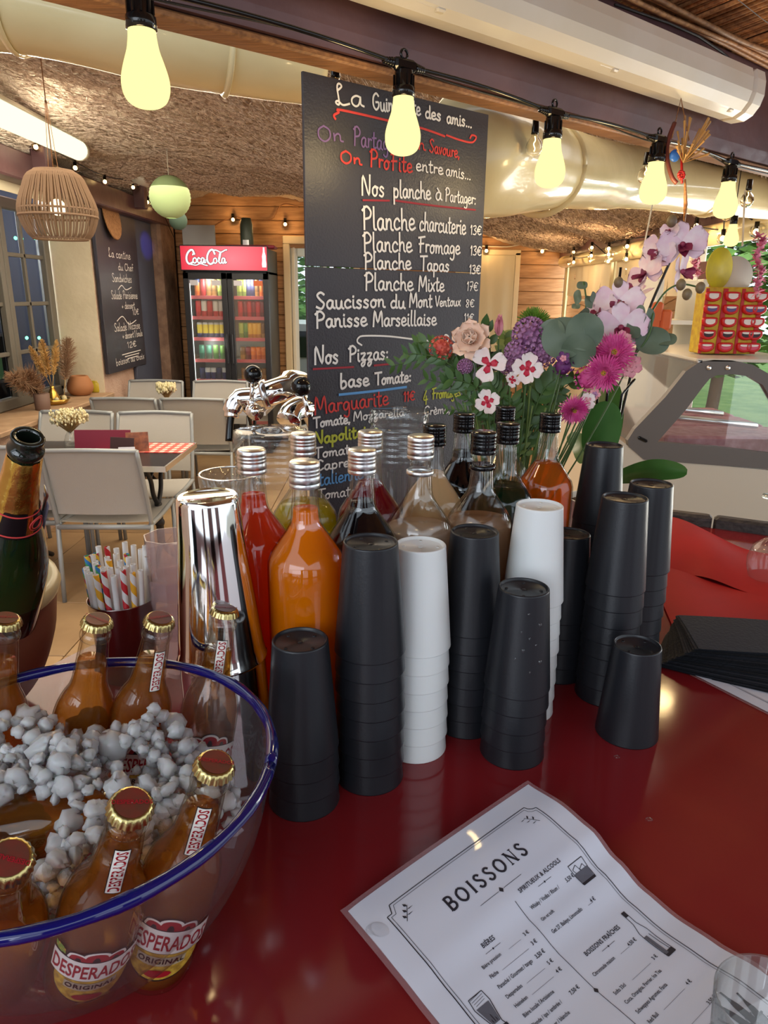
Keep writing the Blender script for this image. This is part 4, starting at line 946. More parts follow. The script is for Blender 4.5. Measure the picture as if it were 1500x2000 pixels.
# beer bottle in its own frame: z up the axis, -y towards the label side
beer_liq = liquid('lager', srgb(206, 136, 60), .26, srgb(246, 206, 128))
bprof = [(.0004, .003), (.022, .001), (.0275, .002), (.030, .006), (.0305, .012), (.0305, .02), (.0305, .06), (.0305, .098), (.0304, .107), (.0300, .115), (.0280, .127), (.0240, .139), (.0195, .149), (.0170, .158), (.0158, .170), (.0140, .195), (.0130, .208), (.0142, .210), (.0145, .214), (.0135, .2165), (.0128, .218), (.0135, .2215), (.0130, .2265)]
bs = [Vector((r, z, 0)) for r, z in bprof[:9]] + smooth_pts([(r, z, 0) for r, z in bprof[9:]], 3)
def rin(z):
    for (r0, z0), (r1, z1) in zip(bprof[3:], bprof[4:]):
        if z0 <= z <= z1: return r0 + (r1 - r0) * (z - z0) / max(z1 - z0, 1e-6)
    return .013
bg = lathe([(max(p.x, .0004), p.y) for p in bs], 40); bg.merge(lathe([(rin(z) - .002, z) for z in (.2265, .215, .2, .18, .16, .15, .14, .13, .12, .1, .05, .012)] + [(.0004, .009)], 40))
bl_ = lathe([(.0004, .010)] + [(rin(z) - .0016, z) for z in (.0105, .02, .05, .1, .115, .127, .139, .149, .158, .170, .183)] + [(.0004, .183)], 40)
def crown():
    b = MB(); n = 84
    pr = [(.0004, .2310), (.0105, .2310), (.0125, .2303), (.0136, .2285), (.0142, .2265), (.0150, .2238)]
    v = lathe(pr, n, rad=lambda a, z: 1 + (.035 * math.sin(a * 21) * (1 if z < .2290 else 0)), mi=0)
    b.merge(v); return b
lab_mats = [mat('label_white', srgb(226, 220, 210), .4), mat('label_red', srgb(150, 22, 34), .4), mat('label_gold', srgb(206, 168, 62), .4, noise=(180, srgb(146, 112, 40))), mat('label_black', srgb(22, 18, 22), .4), mat('label_green', srgb(110, 140, 50), .5), mat('label_silver', srgb(170, 156, 130), .4)]
def beer_label():
    b = MB(); r0 = .0307
    def cyl(off): return lambda x, y: ((r0 + off) * math.sin(x / r0), -(r0 + off) * math.cos(x / r0), y)
    def strip(x0, x1, lo, up, mi, off, n=22):
        f = cyl(off); b.merge(grid(lambda u, v: f(x0 + (x1 - x0) * u, lo(x0 + (x1 - x0) * u) * (1 - v) + up(x0 + (x1 - x0) * u) * v), n, 2, mi))
    ell = lambda x, w: math.sqrt(max(0, 1 - (x / w) ** 2))
    strip(-.030, .030, lambda x: .052 - .026 * ell(x, .0301), lambda x: .062, 3, 0); strip(-.0292, .0292, lambda x: .052 - .024 * ell(x, .0293), lambda x: .062, 2, .0001)
    for cx, cy, rr in ((-.0125, .0885, .0075), (0, .0915, .009), (.0125, .0885, .0075)):
        for k, (mi, s) in enumerate(((3, 1.30), (0, 1.16), (1, .92))): strip(cx - rr * s, cx + rr * s, lambda x: cy - rr * s * ell(x - cx, rr * s), lambda x: cy + rr * s * ell(x - cx, rr * s), mi, .0002 + k * .0001, 10)
    for cx, cy in ((-.0125, .0885), (0, .0915), (.0125, .0885)): strip(cx - .0025, cx + .0025, lambda x: cy - .004, lambda x: cy + .004 * ell(x - cx, .0025), 3, .0006, 4)
    arch = lambda x: .0035 * (1 - (x / .034) ** 2)
    strip(-.0345, .0345, lambda x: .0575 + arch(x), lambda x: .0855 + arch(x), 3, .0006); strip(-.0338, .0338, lambda x: .0583 + arch(x), lambda x: .0848 + arch(x), 0, .0008)
    f2 = cyl(.0011); txt = 'DESPERADOS'; q = MB()
    typeset(q, txt, .0235, lambda x, y: (x, y, 0), 1, 'CENTER', .00035, 1.0, .50)
    xs = [v[0] for v in q.v]; w = max(xs) - min(xs); xm = (max(xs) + min(xs)) / 2; sc_ = .064 / w
    q.v = [f2((x - xm) * sc_, .0625 + y * 1.06 + arch((x - xm) * sc_)) for x, y, z in q.v]; b.merge(q)
    strip(-.019, .019, lambda x: .0478 - .002 * ell(x, .02), lambda x: .0565, 5, .0004)
    q = MB(); typeset(q, 'ORIGINAL', .0085, lambda x, y: (x, y, 0), 3, 'CENTER', .0002, 1.1, .85); q.v = [cyl(.0008)(x, .0492 + y) for x, y, z in q.v]; b.merge(q)
    strip(-.011, .011, lambda x: .036 - .0045 * ell(x, .011), lambda x: .036 + .0045 * ell(x, .011), 1, .0006, 12)
    for k in range(14):
        x = -.031 + .0015 * (k % 5); y = .088 + .0016 * (k // 3); 
        strip(x - .0022, x + .0022, lambda xx: y - .0015, lambda xx: y + .0018, 4 if k % 3 else 2, .0001 + .00005 * k, 2)
    return b
def neck_label():
    b = MB(); q = MB(); typeset(q, 'DESPERADOS', .0105, lambda x, y: (x, y, 0), 1, 'CENTER', .0002, 1.0, .62)
    def f(x, y, off): z = .178 + x; r = rin(z) + .0003 + off; a = -y / r; return (r * math.sin(a), -r * math.cos(a), z)
    b.merge(grid(lambda u, v: f(-.0225 + .045 * u, -.0055 + .011 * v, 0), 16, 5, 3)); b.merge(grid(lambda u, v: f(-.0218 + .0436 * u, -.0049 + .0098 * v, .0002), 16, 5, 0))
    xs = [v[0] for v in q.v]; w = max(xs) - min(xs); xm = (max(xs) + min(xs)) / 2; q.v = [f((x - xm) * .0415 / w, y - .0037, .0004) for x, y, z in q.v]; b.merge(q); return b
def back_label():
    b = MB(); r0 = .0308
    f = lambda x, y, off: ((r0 + off) * math.sin(x / r0), -(r0 + off) * math.cos(x / r0), y)
    b.merge(grid(lambda u, v: f(-.024 + .048 * u, .03 + .066 * v, 0), 16, 2, 5))
    q = MB(); typeset(q, 'DESPERADOS ORIGINAL', .0052, lambda x, y: (x, y, 0), 0, 'CENTER', .0001, 1.0, .75); q.v = [f(x, .090 + y, .0003) for x, y, z in q.v]; b.merge(q)
    rr = random.Random(2)
    for k in range(11):
        x0, x1 = -.022, -.022 + rr.uniform(.034, .044); y = .0868 - k * .0027
        while x0 < x1:
            L = rr.uniform(.0012, .004); b.merge(grid(lambda u, v: f(x0 + L * u, y + .0012 * v, .0003), 2, 1, 0)); x0 += L + .0007
    b.merge(grid(lambda u, v: f(-.022 + .018 * u, .045 + .008 * v, .0003), 4, 1, 0)); b.merge(grid(lambda u, v: f(.002 + .018 * u, .036 + .02 * v, .0003), 6, 1, 0))
    for k in range(10): b.merge(grid(lambda u, v: f(.0035 + .0016 * k + .0008 * u, .038 + .016 * v, .0005), 1, 1, 3))
    return b
bm_glass = thin_glass('beer_bottle_glass', (.98, .975, .95, 1), (.62, .54, .40, 1), 1.1)
bproto = None; BS = .92
def beer(label, cap_p, base_p, face=0, back=False, lab=True):
    """cap_p, base_p: points on the axis; face: roll of the label away from the camera, degrees"""
    global bproto
    ax = (Vector(cap_p) - Vector(base_p)).normalized(); org = Vector(cap_p) - ax * .231 * BS
    tocam = (C0 - org); y = -(tocam - ax * tocam.dot(ax)).normalized(); x = y.cross(ax)
    Mx = Matrix(((x.x, y.x, ax.x), (x.y, y.y, ax.y), (x.z, y.z, ax.z))) @ Matrix.Rotation(R(face), 3, 'Z')
    if bproto is None:
        t = thing('beer_bottle', label, 'bottle', group='beer bottles in the ice bowl')
        bg.build('bottle_glass', bm_glass, t); bl_.build('beer', beer_liq, t)
        o = crown().build('crown_cap', [M['crown_gold'], M['crown_red']], t)
        b = lathe([(.0004, .23125), (.0108, .23120)], 40); b.build('cap_top', M['crown_red'], o)
        q = MB(); typeset(q, 'DESPERADOS', .0042, lambda x, y: (x, y - .001, .2316), 0, 'CENTER', .0001); q.build('cap_lettering', lab_mats[1], o)
        beer_label().build('label', lab_mats, t); neck_label().build('neck_label', lab_mats, t); bproto = t
    else: t = dup(bproto, label=label)
    if back:
        for ch in list(t.children):
            if ch.name.startswith('label'): bpy.data.objects.remove(ch)
            elif ch.name.startswith('neck_label'): bpy.data.objects.remove(ch)
        back_label().build('back_label', lab_mats, t)
    t.location = org; t.rotation_euler = Mx.to_euler(); t.scale = (BS, BS, BS); return t
def rel(x, y, h): return (x, y, CAMZ - h)
BEERS = [('beer bottle rear of the bowl, logo nearly covered by a tilted cap', (440, 1187), .287, (398, 1462), 10, False),
         ('beer bottle at the rear of the bowl, red logo on its neck, straws behind', (313, 1206), .274, (262, 1462), 28, False),
         ('beer bottle before the straw tumbler, turned so no label shows', (191, 1208), .274, (155, 1468), 150, False),
         ('beer bottle at the picture edge showing its small-print back label', (11, 1206), .272, (-14, 1480), 0, True),
         ('tilted beer bottle against the bowl side with a crown cap facing up', (422, 1488), .290, (330, 1780), 10, False),
         ('tilted beer bottle at the bowl front, full logo seen through the glass', (258, 1568), .286, (186, 1822), 12, False),
         ('tilted beer bottle at the front of the bowl, cap half in the picture', (18, 1676), .300, (0, 1850), 160, False)]
for lab, (px, py), h, lp, face, back in BEERS:
    cp = P(px, py, CAMZ - h); d = ray(*lp).normalized(); c_ = cp - C0; b_ = d.dot(c_); dd = max(0, b_ * b_ - (c_.length_squared - (.165 * BS) ** 2)); L_ = C0 + d * (b_ + math.sqrt(dd)); beer(lab, cp, L_, face, back)
t = beer('beer bottle lying sideways under the ice in the bowl', rel(-.155, .50, .395), rel(-.33, .445, .408), 180)
# crushed ice
ice = icy('ice', .46)
def ice_mb(seed):
    rr = random.Random(seed); b = MB(); n, m = 10, 7; v = []; f = []
    s = [rr.uniform(.7, 1.2) for _ in range(3)]
    for j in range(m + 1):
        for i in range(n):
            th = math.pi * j / m; ph = 2 * math.pi * i / n; r = (1 if j not in (0, m) else .9) * rr.uniform(.72, 1.18)
            v.append((s[0] * r * math.sin(th) * math.cos(ph), s[1] * r * math.sin(th) * math.sin(ph), s[2] * r * math.cos(th)))
    for j in range(m):
        for i in range(n): k = (i + 1) % n; f.append((j * n + i, (j + 1) * n + i, (j + 1) * n + k, j * n + k))
    b.add(v, f, 0, True); return b
ice_me = []
for k in range(5):
    o = ice_mb(k).build('ice_piece', ice); ice_me.append(o.data); bpy.data.objects.remove(o)
def ice_z(x, y):   # heap surface above the counter
    d = math.hypot(x - BC.x + .02, y - BC.y - .02) / .125
    z = .148 - .028 * d * d + .016 * math.sin(x * 55) * math.sin(y * 48 + 1)
    dh = math.hypot((x + .262) / .034, (y - .428) / .026); z -= .055 * math.exp(-dh * dh)
    return z
rr = random.Random(11); placed = []
axes = []
for o in list(COL.objects):
    if o.name.startswith('beer_bottle'): Mo = o.matrix_basis; axes.append((Mo @ Vector((0, 0, 0)), Mo @ Vector((0, 0, .23))))
def axdist(p):
    best = 9
    for a, c in axes:
        t = max(0, min(1, (p - a).dot(c - a) / (c - a).length_squared)); best = min(best, (p - a.lerp(c, t)).length - (.031 if t < .55 else .031 - (t - .55) * .04))
    return best
tries = 0
while len(placed) < 250 and tries < 60000:
    tries += 1; x = BC.x + rr.uniform(-.13, .13); y = BC.y + rr.uniform(-.13, .13)
    if math.hypot(x - BC.x, y - BC.y) > .124: continue
    if y < BC.y - .075: continue
    s = rr.uniform(.0045, .0085) if rr.random() < .9 else rr.uniform(.010, .014); z = CT + ice_z(x, y) - rr.uniform(0, .02) + (s * .3)
    p = Vector((x, y, z))
    if axdist(p) < s * .75: continue
    if any((p - q).length < (s + t) * .66 for q, t in placed): continue
    placed.append((p, s))
for p, s in placed:
    o = bpy.data.objects.new('ice_piece', ice_me[rr.randrange(5)]); COL.objects.link(o); o.location = p; o.scale = (s, s, s); o.rotation_euler = (rr.uniform(0, 3), rr.uniform(0, 3), rr.uniform(0, 6))
    tag(o, 'small rounded clear ice piece heaped around the beer bottles', 'ice', 'ice pieces in the blue-rimmed bowl')
# finer ice below and between
b = MB(); q = ice_mb(9); ice_f = icy('fine_ice', .7)
for k in range(950):
    x = BC.x + rr.uniform(-.12, .12); y = BC.y + rr.uniform(-.12, .12); dd = math.hypot(x - BC.x, y - BC.y)
    if dd > .120 or y < BC.y - .085: continue
    z = CT + ice_z(x, y) - .012 - rr.random() * .045; s = rr.uniform(.005, .009)
    if dd > .09 + .25 * max(0, z - CT - .06): continue
    if axdist(Vector((x, y, z))) < s * .7: continue
    b.merge(q, Matrix.Translation((x, y, z)) @ Matrix.Rotation(rr.uniform(0, 6), 4, (rr.random(), rr.random(), 1)) @ Matrix.Scale(s, 4))
tag(b.build('crushed_ice', ice_f), 'finely crushed ice filling the bowl between the beer bottles', 'ice', kind='stuff')

# ================================================================ CLAY BUCKET WITH CHAMPAGNE
cb = thing('clay_bucket', 'terracotta wine bucket with a cream glazed rim at the end of the bar', 'bucket', (-.535, .755, CT))
pr = smooth_pts([(.0006, 0, 0), (.07, 0, 0), (.082, .006, 0), (.115, .045, 0), (.135, .095, 0), (.142, .140, 0), (.146, .152, 0)], 4)
lathe([(max(p.x, .0005), p.y) for p in pr], 48).build('bucket_body', M['terracotta'], cb)
b = lathe([(.146, .152), (.149, .160), (.146, .169), (.139, .170), (.134, .164), (.130, .13), (.110, .05), (.07, .012), (.0005, .012)], 48); b.build('glazed_rim', M['cream_glaze'], cb)
top = P(55, 852, CAMZ - .128); bot_ = Vector((-.478, .762, CT + .065)); ax = (top - bot_).normalized()
ch = thing('champagne_bottle', 'open dark green champagne bottle with gold foil leaning in the clay bucket', 'bottle', top - ax * .32, aim(ax))
pr = smooth_pts([(r, z, 0) for r, z in [(.0005, .02), (.02, .012), (.040, .0), (.0438, .006), (.0442, .02), (.0442, .05), (.0442, .09), (.0440, .12), (.042, .15), (.036, .18), (.027, .21), (.021, .235), (.0175, .26), (.0150, .285), (.0138, .303)]], 3)
lathe([(max(p.x, .0005), p.y) for p in pr], 40).build('bottle_glass', M['green_glass'], ch)
lathe([(.0136, .298), (.0160, .3005), (.0166, .304), (.0160, .3075), (.0142, .309), (.0146, .316), (.0150, .3185), (.0140, .3205), (.0105, .3205), (.0095, .316), (.0095, .29)], 40).build('bottle_lip', mat('wet_dark_glass', srgb(20, 26, 20), .04, spec=.8), ch)
fb = random.Random(5)
fo = lathe([(.0262, .213), (.0215, .236), (.0182, .26), (.0164, .28), (.0155, .294), (.0148, .2965)], 48, rad=lambda a, z: 1 + .03 * math.sin(a * 7 + z * 260) * math.sin(a * 3) + (.03 * math.sin(a * 11) if z > .29 else 0))
fo.build('gold_foil', M['gold'], ch)
bd = lathe([(.0272, .209), (.0258, .2165), (.0226, .232), (.0213, .2385)], 48); o = bd.build('foil_band', mat('black_foil_band', srgb(30, 22, 26), .3, metal=.4), ch)
for z, r in ((.2125, .0268), (.2350, .0222)): lathe([(r + .0003, z - .0008), (r + .0007, z), (r, z + .0010)], 40).build('red_ring', M['chalk_r'], o)
b = MB(); a0 = -1.1
for rr_ in (.0085, .0062): b.merge(tube([((.0255) * math.cos(a0 + rr_ / .0245 * math.cos(t)), .0255 * math.sin(a0 + rr_ / .0245 * math.cos(t)), .224 + rr_ * math.sin(t)) for t in [2 * math.pi * k / 24 for k in range(25)]], .0006, 4))
b.build('round_seal', M['chalk_r'], o)
tube([(.0215, -.008, .25), (.0265, -.008, .235), (.0275, -.006, .212), (.031, -.004, .190)], [.001, .006, .0065, .004], 6, flat=.2).build('torn_foil', mat('foil_back_white_blue', srgb(170, 172, 190), .3, metal=.3), ch)
tube([(.0195, -.010, .262), (.0235, -.010, .25), (.0245, -.008, .225)], [.0015, .0040, .0015], 6, flat=.3).build('torn_foil', M['alu'], ch)

# ================================================================ DRINKS MENU (laminated sheet with a wave)
def menu_sheet(name, label, O, u, v, Wd, Ld, zf, full=True):
    """O corner, u short side, v long side (unit vectors); zf(a, b) height"""
    t = thing(name, label, 'menu')
    f = lambda x, y, off=0: (O.x + u.x * x + v.x * y, O.y + u.y * x + v.y * y, CT + .0012 + zf(x, y) + off)
    e = .0048
    grid(lambda a, b_: f(-e + (Wd + 2 * e) * a, -e + (Ld + 2 * e) * b_, 0), 30, 50).build('laminate', mat('laminate_film', srgb(190, 150, 155), .1, alpha=.42, coat=.8), t)
    o = grid(lambda a, b_: f(Wd * a, Ld * b_, .0005), 30, 50).build('paper', M['paper'], t)
    tk, tg = MB(), MB(); OFF = .0009
    def bar_(x0, y0, x1, y1, w, b=tk):
        n = max(2, int(math.hypot(x1 - x0, y1 - y0) / .008)); L = math.hypot(x1 - x0, y1 - y0); nx, ny = -(y1 - y0) / L * w / 2, (x1 - x0) / L * w / 2
        b.merge(grid(lambda s, q: f(x0 + (x1 - x0) * s + nx * (2 * q - 1), y0 + (y1 - y0) * s + ny * (2 * q - 1), OFF), n, 1, smooth=False))
    def poly(pts, w, b=tk):
        for p, q in zip(pts, pts[1:]):
            if math.hypot(p[0] - q[0], p[1] - q[1]) > 1e-6: bar_(p[0], p[1], q[0], q[1], w, b)
    def fill(pts, b=tk):
        cx = sum(p[0] for p in pts) / len(pts); cy = sum(p[1] for p in pts) / len(pts)
        b.add([f(cx, cy, OFF)] + [f(x, y, OFF) for x, y in pts], [(0, i + 1, (i + 1) % len(pts) + 1) for i in range(len(pts))], 0, False)
    def ty(s, size, x, y, al='LEFT', bold=.0, sp=1.0, b=tk, sx=1.0):
        typeset(b, s, size, lambda a, c: f(x + a, y - c, OFF), 0, al, bold, sp, sx)
    def serif_title(s, x, y, h, w):
        cx = x
        sh = {'B': ['.1,0 .1,1 !', '.1,1 .4,.97 .5,.78 .4,.56 .1,.52', '.1,.52 .45,.5 .58,.28 .45,.04 .1,0'], 'O': ['.42,1 .14,.8 .08,.5 .14,.2 .42,0 .7,.2 .76,.5 .7,.8 .42,1 ~'], 'I': ['.15,0 .15,1 !'],
              'S': ['.5,.82 .36,.98 .16,.94 .1,.74 .24,.57 .44,.44 .54,.24 .42,.04 .2,.02 .07,.22'], 'N': ['.12,0 .12,1 -', '.1,1 .66,0 !', '.66,0 .66,1 -']}
        adv = {'B': .78, 'O': 1.0, 'I': .5, 'S': .78, 'N': .95}
        for c in s:
            for st in sh[c]:
                th = w * (.45 if st.endswith('-') else 1.0); pts = [tuple(map(float, q.split(','))) for q in st.split() if ',' in q]
                if len(pts) > 3: pts = [(p.x, p.y) for p in smooth_pts([(a, b2, 0) for a, b2 in pts], 4)]
                poly([(cx + a * h, y - b2 * h) for a, b2 in pts], th)
                if len(pts) == 2:
                    for a, b2 in pts: poly([(cx + a * h - h * .11, y - b2 * h), (cx + a * h + h * .11, y - b2 * h)], w * .4)
            cx += adv[c] * h * 1.12
        return cx
    # double frame with notched corners
    for m_, w in ((.020, .0008), (.0225, .0004)):
        k = .008; x0, x1, y0, y1 = m_, Wd - m_, m_, Ld - m_
        poly([(x0 + k, y0), (x1 - k, y0)] + [(x1 - k * math.cos(R(a)), y0 + k * math.sin(R(a))) for a in (0, 30, 60, 90)][::1] + [(x1, y0 + k), (x1, y1 - k), (x1 - k, y1 - k * .6), (x1 - k, y1), (x0 + k, y1), (x0 + k, y1 - k * .6), (x0, y1 - k), (x0, y0 + k), (x0 + k * .6, y0 + k), (x0 + k, y0)], w)
    def sprig(x, y, dx, dy):
        poly([(x, y), (x + dx * .018, y + dy * .012)], .0005)
        for k in range(5):
            q = .2 + k * .18; px_, py_ = x + dx * .018 * q, y + dy * .012 * q
            for s_ in (-1, 1):
                if (k + (s_ > 0)) % 2: continue
                ex, ey = px_ + dx * .004 - s_ * dy * .004, py_ + dy * .002 + s_ * dx * .0045
                fill([(px_, py_), ((px_ + ex) / 2 + .0012, (py_ + ey) / 2), (ex, ey), ((px_ + ex) / 2 - .0012, (py_ + ey) / 2 + .0008)])
    sprig(.030, .042, .5, -1); sprig(Wd - .030, .042, -.5, -1) ; sprig(.030, Ld - .04, .5, 1); sprig(Wd - .03, Ld - .04, -.5, 1)
    c0 = Wd * .5
    w_ = (sum({'B': .78, 'O': 1.0, 'I': .5, 'S': .78, 'N': .95}[c] for c in 'BOISSONS') - .25) * .0128 * 1.12
    serif_title('BOISSONS', c0 - w_ / 2, .059, .0128, .0022)
    poly([(c0 - .024, .070), (c0 - .003, .070)], .0004); poly([(c0 + .003, .070), (c0 + .024, .070)], .0004); fill([(c0 - .0022, .070), (c0, .0672), (c0 + .0022, .070), (c0, .0728)])
    poly([(c0 + .002, .084), (c0 + .002, .165)], .0005); poly([(c0 + .002, .170), (c0 + .002, Ld - .045)], .0005); fill([(c0, .1675), (c0 + .002, .165), (c0 + .004, .1675), (c0 + .002, .170)])
    def head(s, cx, y): 
        ty(s, .0052, cx, y, 'CENTER', .00010, 1.05, tk, .86); poly([(cx - .008, y + .0042), (cx - .0012, y + .0042)], .0003); poly([(cx + .0012, y + .0042), (cx + .008, y + .0042)], .0003); fill([(cx - .001, y + .0042), (cx, y + .0032), (cx + .001, y + .0042), (cx, y + .0052)])
    def item(s, price, xa, xb, y):
        ty(s, .0042, xa, y, 'LEFT', .00006, 1.0, tk, .80)
        if price: ty(price, .0042, xb, y, 'RIGHT', .00008, 1.0, tk, .9); n = len(s) * .00175; poly([(xa + n + .003, y), (xb - .010, y)], .00022, tg)
    lx, rx = .052, c0 - .006
    head('BIÈRES', .070, .096)
    for k, (s, p) in enumerate((('Bière pression', '3 €'), ('Pêche', '3 €'), ('Panaché / Gourmet / tango', '3,50 €'), ('Desperados', '5 €'), ('Heineken', '4 €'), ('Bière locale l\'Artisienne', ''), ('Blonde / ipa / ambrée /', '7,50 €'), ('Ginger beer / blanche', ''))): item(s, p, lx, rx, .108 + k * .0085)
    head('VINS & APÉRITIFS', .072, .189)
    for k, (s, p) in enumerate((('Verre de Vin', '3 €'), ('Pastis Maison', '4 €'), ('Sangria rouge ou blanche', '4,50 €'), ('Ricard / 51', '3 €'), ('Cinzano rouge ou blanc', '5,50 €'))): item(s, p, lx, rx, .203 + k * .0105)
    lx2, rx2 = c0 + .010, Wd - .045
    head('SPIRITUEUX & ALCOOLS', c0 + .036, .082)
    for k, (s, p) in enumerate((('Whisky / Vodka / Rhum /', '5,50 €'), ('Gin et soft', ''), ('Get 27, Baileys, Limoncello', '4 €'))): item(s, p, lx2, rx2, .096 + k * .0115)
    head('BOISSONS FRAÎCHES', c0 + .040, .146)
    for k, (s, p) in enumerate((('Citronnade maison', '4,50 €'), ('', ''), ('Softs 33cl', '3 €'), ('Coca, Orangina, Perrier, Ice Tea', ''), ('Schweppes Agrumes, Fanta', ''), ('Red Bull', '4 €'), ('', ''), ('Pago 20cl', '3,50 €'), ('Pomme, Orange, Ananas', ''), ('ACE, Tomate', ''))): item(s, p, lx2, rx2, .160 + k * .0095)
    # drawings: beer glass, tumbler, bottle, wine glass, bucket of bottles
    gx, gy = .0335, .118
    poly([(gx - .0065, gy), (gx - .0075, gy + .008), (gx - .004, gy + .024), (gx - .006, gy + .030), (gx + .006, gy + .030), (gx + .004, gy + .024), (gx + .0075, gy + .008), (gx + .0065, gy), (gx - .0065, gy)], .0006)
    fill([(gx - .006, gy + .008), (gx + .006, gy + .008), (gx + .0035, gy + .023), (gx - .0035, gy + .023)], tg); fill([(gx - .006, gy + .0265), (gx + .006, gy + .0265), (gx + .006, gy + .03), (gx - .006, gy + .03)])
    for k in range(4): poly([(gx - .006 + .0005 * k, gy + .001 + .0018 * k), (gx + .006 - .0005 * k, gy + .0018 * k)], .0003)
    for k in range(3): poly([(gx - .003 + .003 * k, gy + .009), (gx - .0018 + .0018 * k, gy + .022)], .0008)
    gx, gy = Wd - .036, .088
    poly([(gx - .009, gy), (gx - .008, gy + .017), (gx + .008, gy + .017), (gx + .009, gy), (gx - .009, gy)], .0006); fill([(gx - .0085, gy + .007), (gx + .0085, gy + .007), (gx + .0075, gy + .0155), (gx - .0075, gy + .0155)], tg)
    for a, c in ((-.004, .006), (.003, .008), (.000, .012)): poly([(gx + a - .003, gy + c - .002), (gx + a + .002, gy + c - .004), (gx + a + .004, gy + c + .001), (gx + a - .001, gy + c + .003), (gx + a - .003, gy + c - .002)], .0005)
    fill([(gx - .008, gy + .0155), (gx + .008, gy + .0155), (gx + .008, gy + .018), (gx - .008, gy + .018)])
    gx, gy = Wd - .034, .138
    poly([(gx - .0018, gy), (gx - .0018, gy + .012), (gx - .0048, gy + .020), (gx - .0050, gy + .046), (gx + .0050, gy + .046), (gx + .0048, gy + .020), (gx + .0018, gy + .012), (gx + .0018, gy)], .0006)
    fill([(gx - .002, gy), (gx + .002, gy), (gx + .002, gy + .005), (gx - .002, gy + .005)]); fill([(gx - .0045, gy + .024), (gx - .001, gy + .024), (gx - .001, gy + .044), (gx - .0045, gy + .044)], tg); fill([(gx - .0048, gy + .042), (gx + .0048, gy + .042), (gx + .0048, gy + .0465), (gx - .0048, gy + .0465)])
    poly([(gx + .002, gy + .024), (gx + .003, gy + .042)], .0007, tg)
    gx, gy = .034, .204
    poly([(gx - .006, gy), (gx - .007, gy + .008), (gx - .003, gy + .016), (gx, gy + .0175), (gx + .003, gy + .016), (gx + .007, gy + .008), (gx + .006, gy), (gx - .006, gy)], .0006); fill([(gx - .0068, gy + .007), (gx + .0068, gy + .007), (gx + .003, gy + .0155), (gx - .003, gy + .0155)])
    poly([(gx, gy + .0175), (gx, gy + .032)], .0008); poly([(gx - .006, gy + .033), (gx + .006, gy + .033)], .0010)
    for k in range(5): fill([(gx + .008 + .004 * (k % 3), gy + .024 + .004 * (k // 2)), (gx + .011 + .004 * (k % 3), gy + .022 + .004 * (k // 2)), (gx + .012 + .004 * (k % 3), gy + .027 + .004 * (k // 2))], tg)
    gx, gy = Wd - .046, Ld - .062
    fill([(gx - .014, gy + .006), (gx + .014, gy + .006), (gx + .010, gy + .026), (gx - .010, gy + .026)], tg); poly([(gx - .014, gy + .006), (gx + .014, gy + .006), (gx + .010, gy + .026), (gx - .010, gy + .026), (gx - .014, gy + .006)], .0009)
    poly([(gx - .0155, gy + .006), (gx + .0155, gy + .006)], .0016); 
    for a, c, s_ in ((-.010, -.004, -.3), (-.003, -.012, -.12), (.004, -.014, .12), (.010, -.006, .3)):
        fill([(gx + a - .0032, gy + .006), (gx + a - .0026 + s_ * .006, gy + c + .007), (gx + a - .001 + s_ * .01, gy + c), (gx + a + .001 + s_ * .01, gy + c), (gx + a + .0026 + s_ * .006, gy + c + .007), (gx + a + .0032, gy + .006)]); poly([(gx + a + s_ * .010, gy + c + .001), (gx + a + s_ * .015, gy + c - .006)], .0018)
    for k in range(7): x_ = gx - .011 + .0034 * k; poly([(x_, gy + .005), (x_ + .002, gy + .001), (x_ + .003, gy + .005)], .0004)
    for k in range(6): poly([(gx - .011 + .004 * k, gy + .008), (gx - .008 + .003 * k, gy + .024)], .0006)
    for s_ in (-1, 1):
        poly([(gx + s_ * .0145, gy + .010), (gx + s_ * .0175, gy + .012), (gx + s_ * .0140, gy + .017)], .0008)
        for k in range(6): a = R(-40 + k * 30); fill([(gx + s_ * .013, gy + .026), (gx + s_ * (.013 + .008 * math.cos(a)), gy + .026 - .006 * math.sin(a)), (gx + s_ * (.013 + .006 * math.cos(a + .4)), gy + .026 - .005 * math.sin(a + .4))])
        poly([(gx + s_ * .013 + .005 * math.cos(a), gy + .024 + .005 * math.sin(a)) for a in [k * .6 for k in range(12)]], .0007)
    tk.build('printed_text', M['ink'], t); tg.build('printed_shading', M['ink_grey'], t)['kind'] = 'stuff'; return t, f
uS, vS = Vector((-.800, -.600, 0)).normalized(), Vector((.600, -.800, 0)).normalized()
zp = [(0, .030), (.04, .033), (.075, .029), (.105, .016), (.135, .006), (.165, .003), (.20, .006), (.235, .012), (.30, .012), (.35, .010)]
def zprof(y):
    for (a, za), (c, zc) in zip(zp, zp[1:]):
        if a <= y <= c: t = (y - a) / (c - a); t = t * t * (3 - 2 * t); return za + (zc - za) * t
    return zp[0][1] if y < 0 else zp[-1][1]
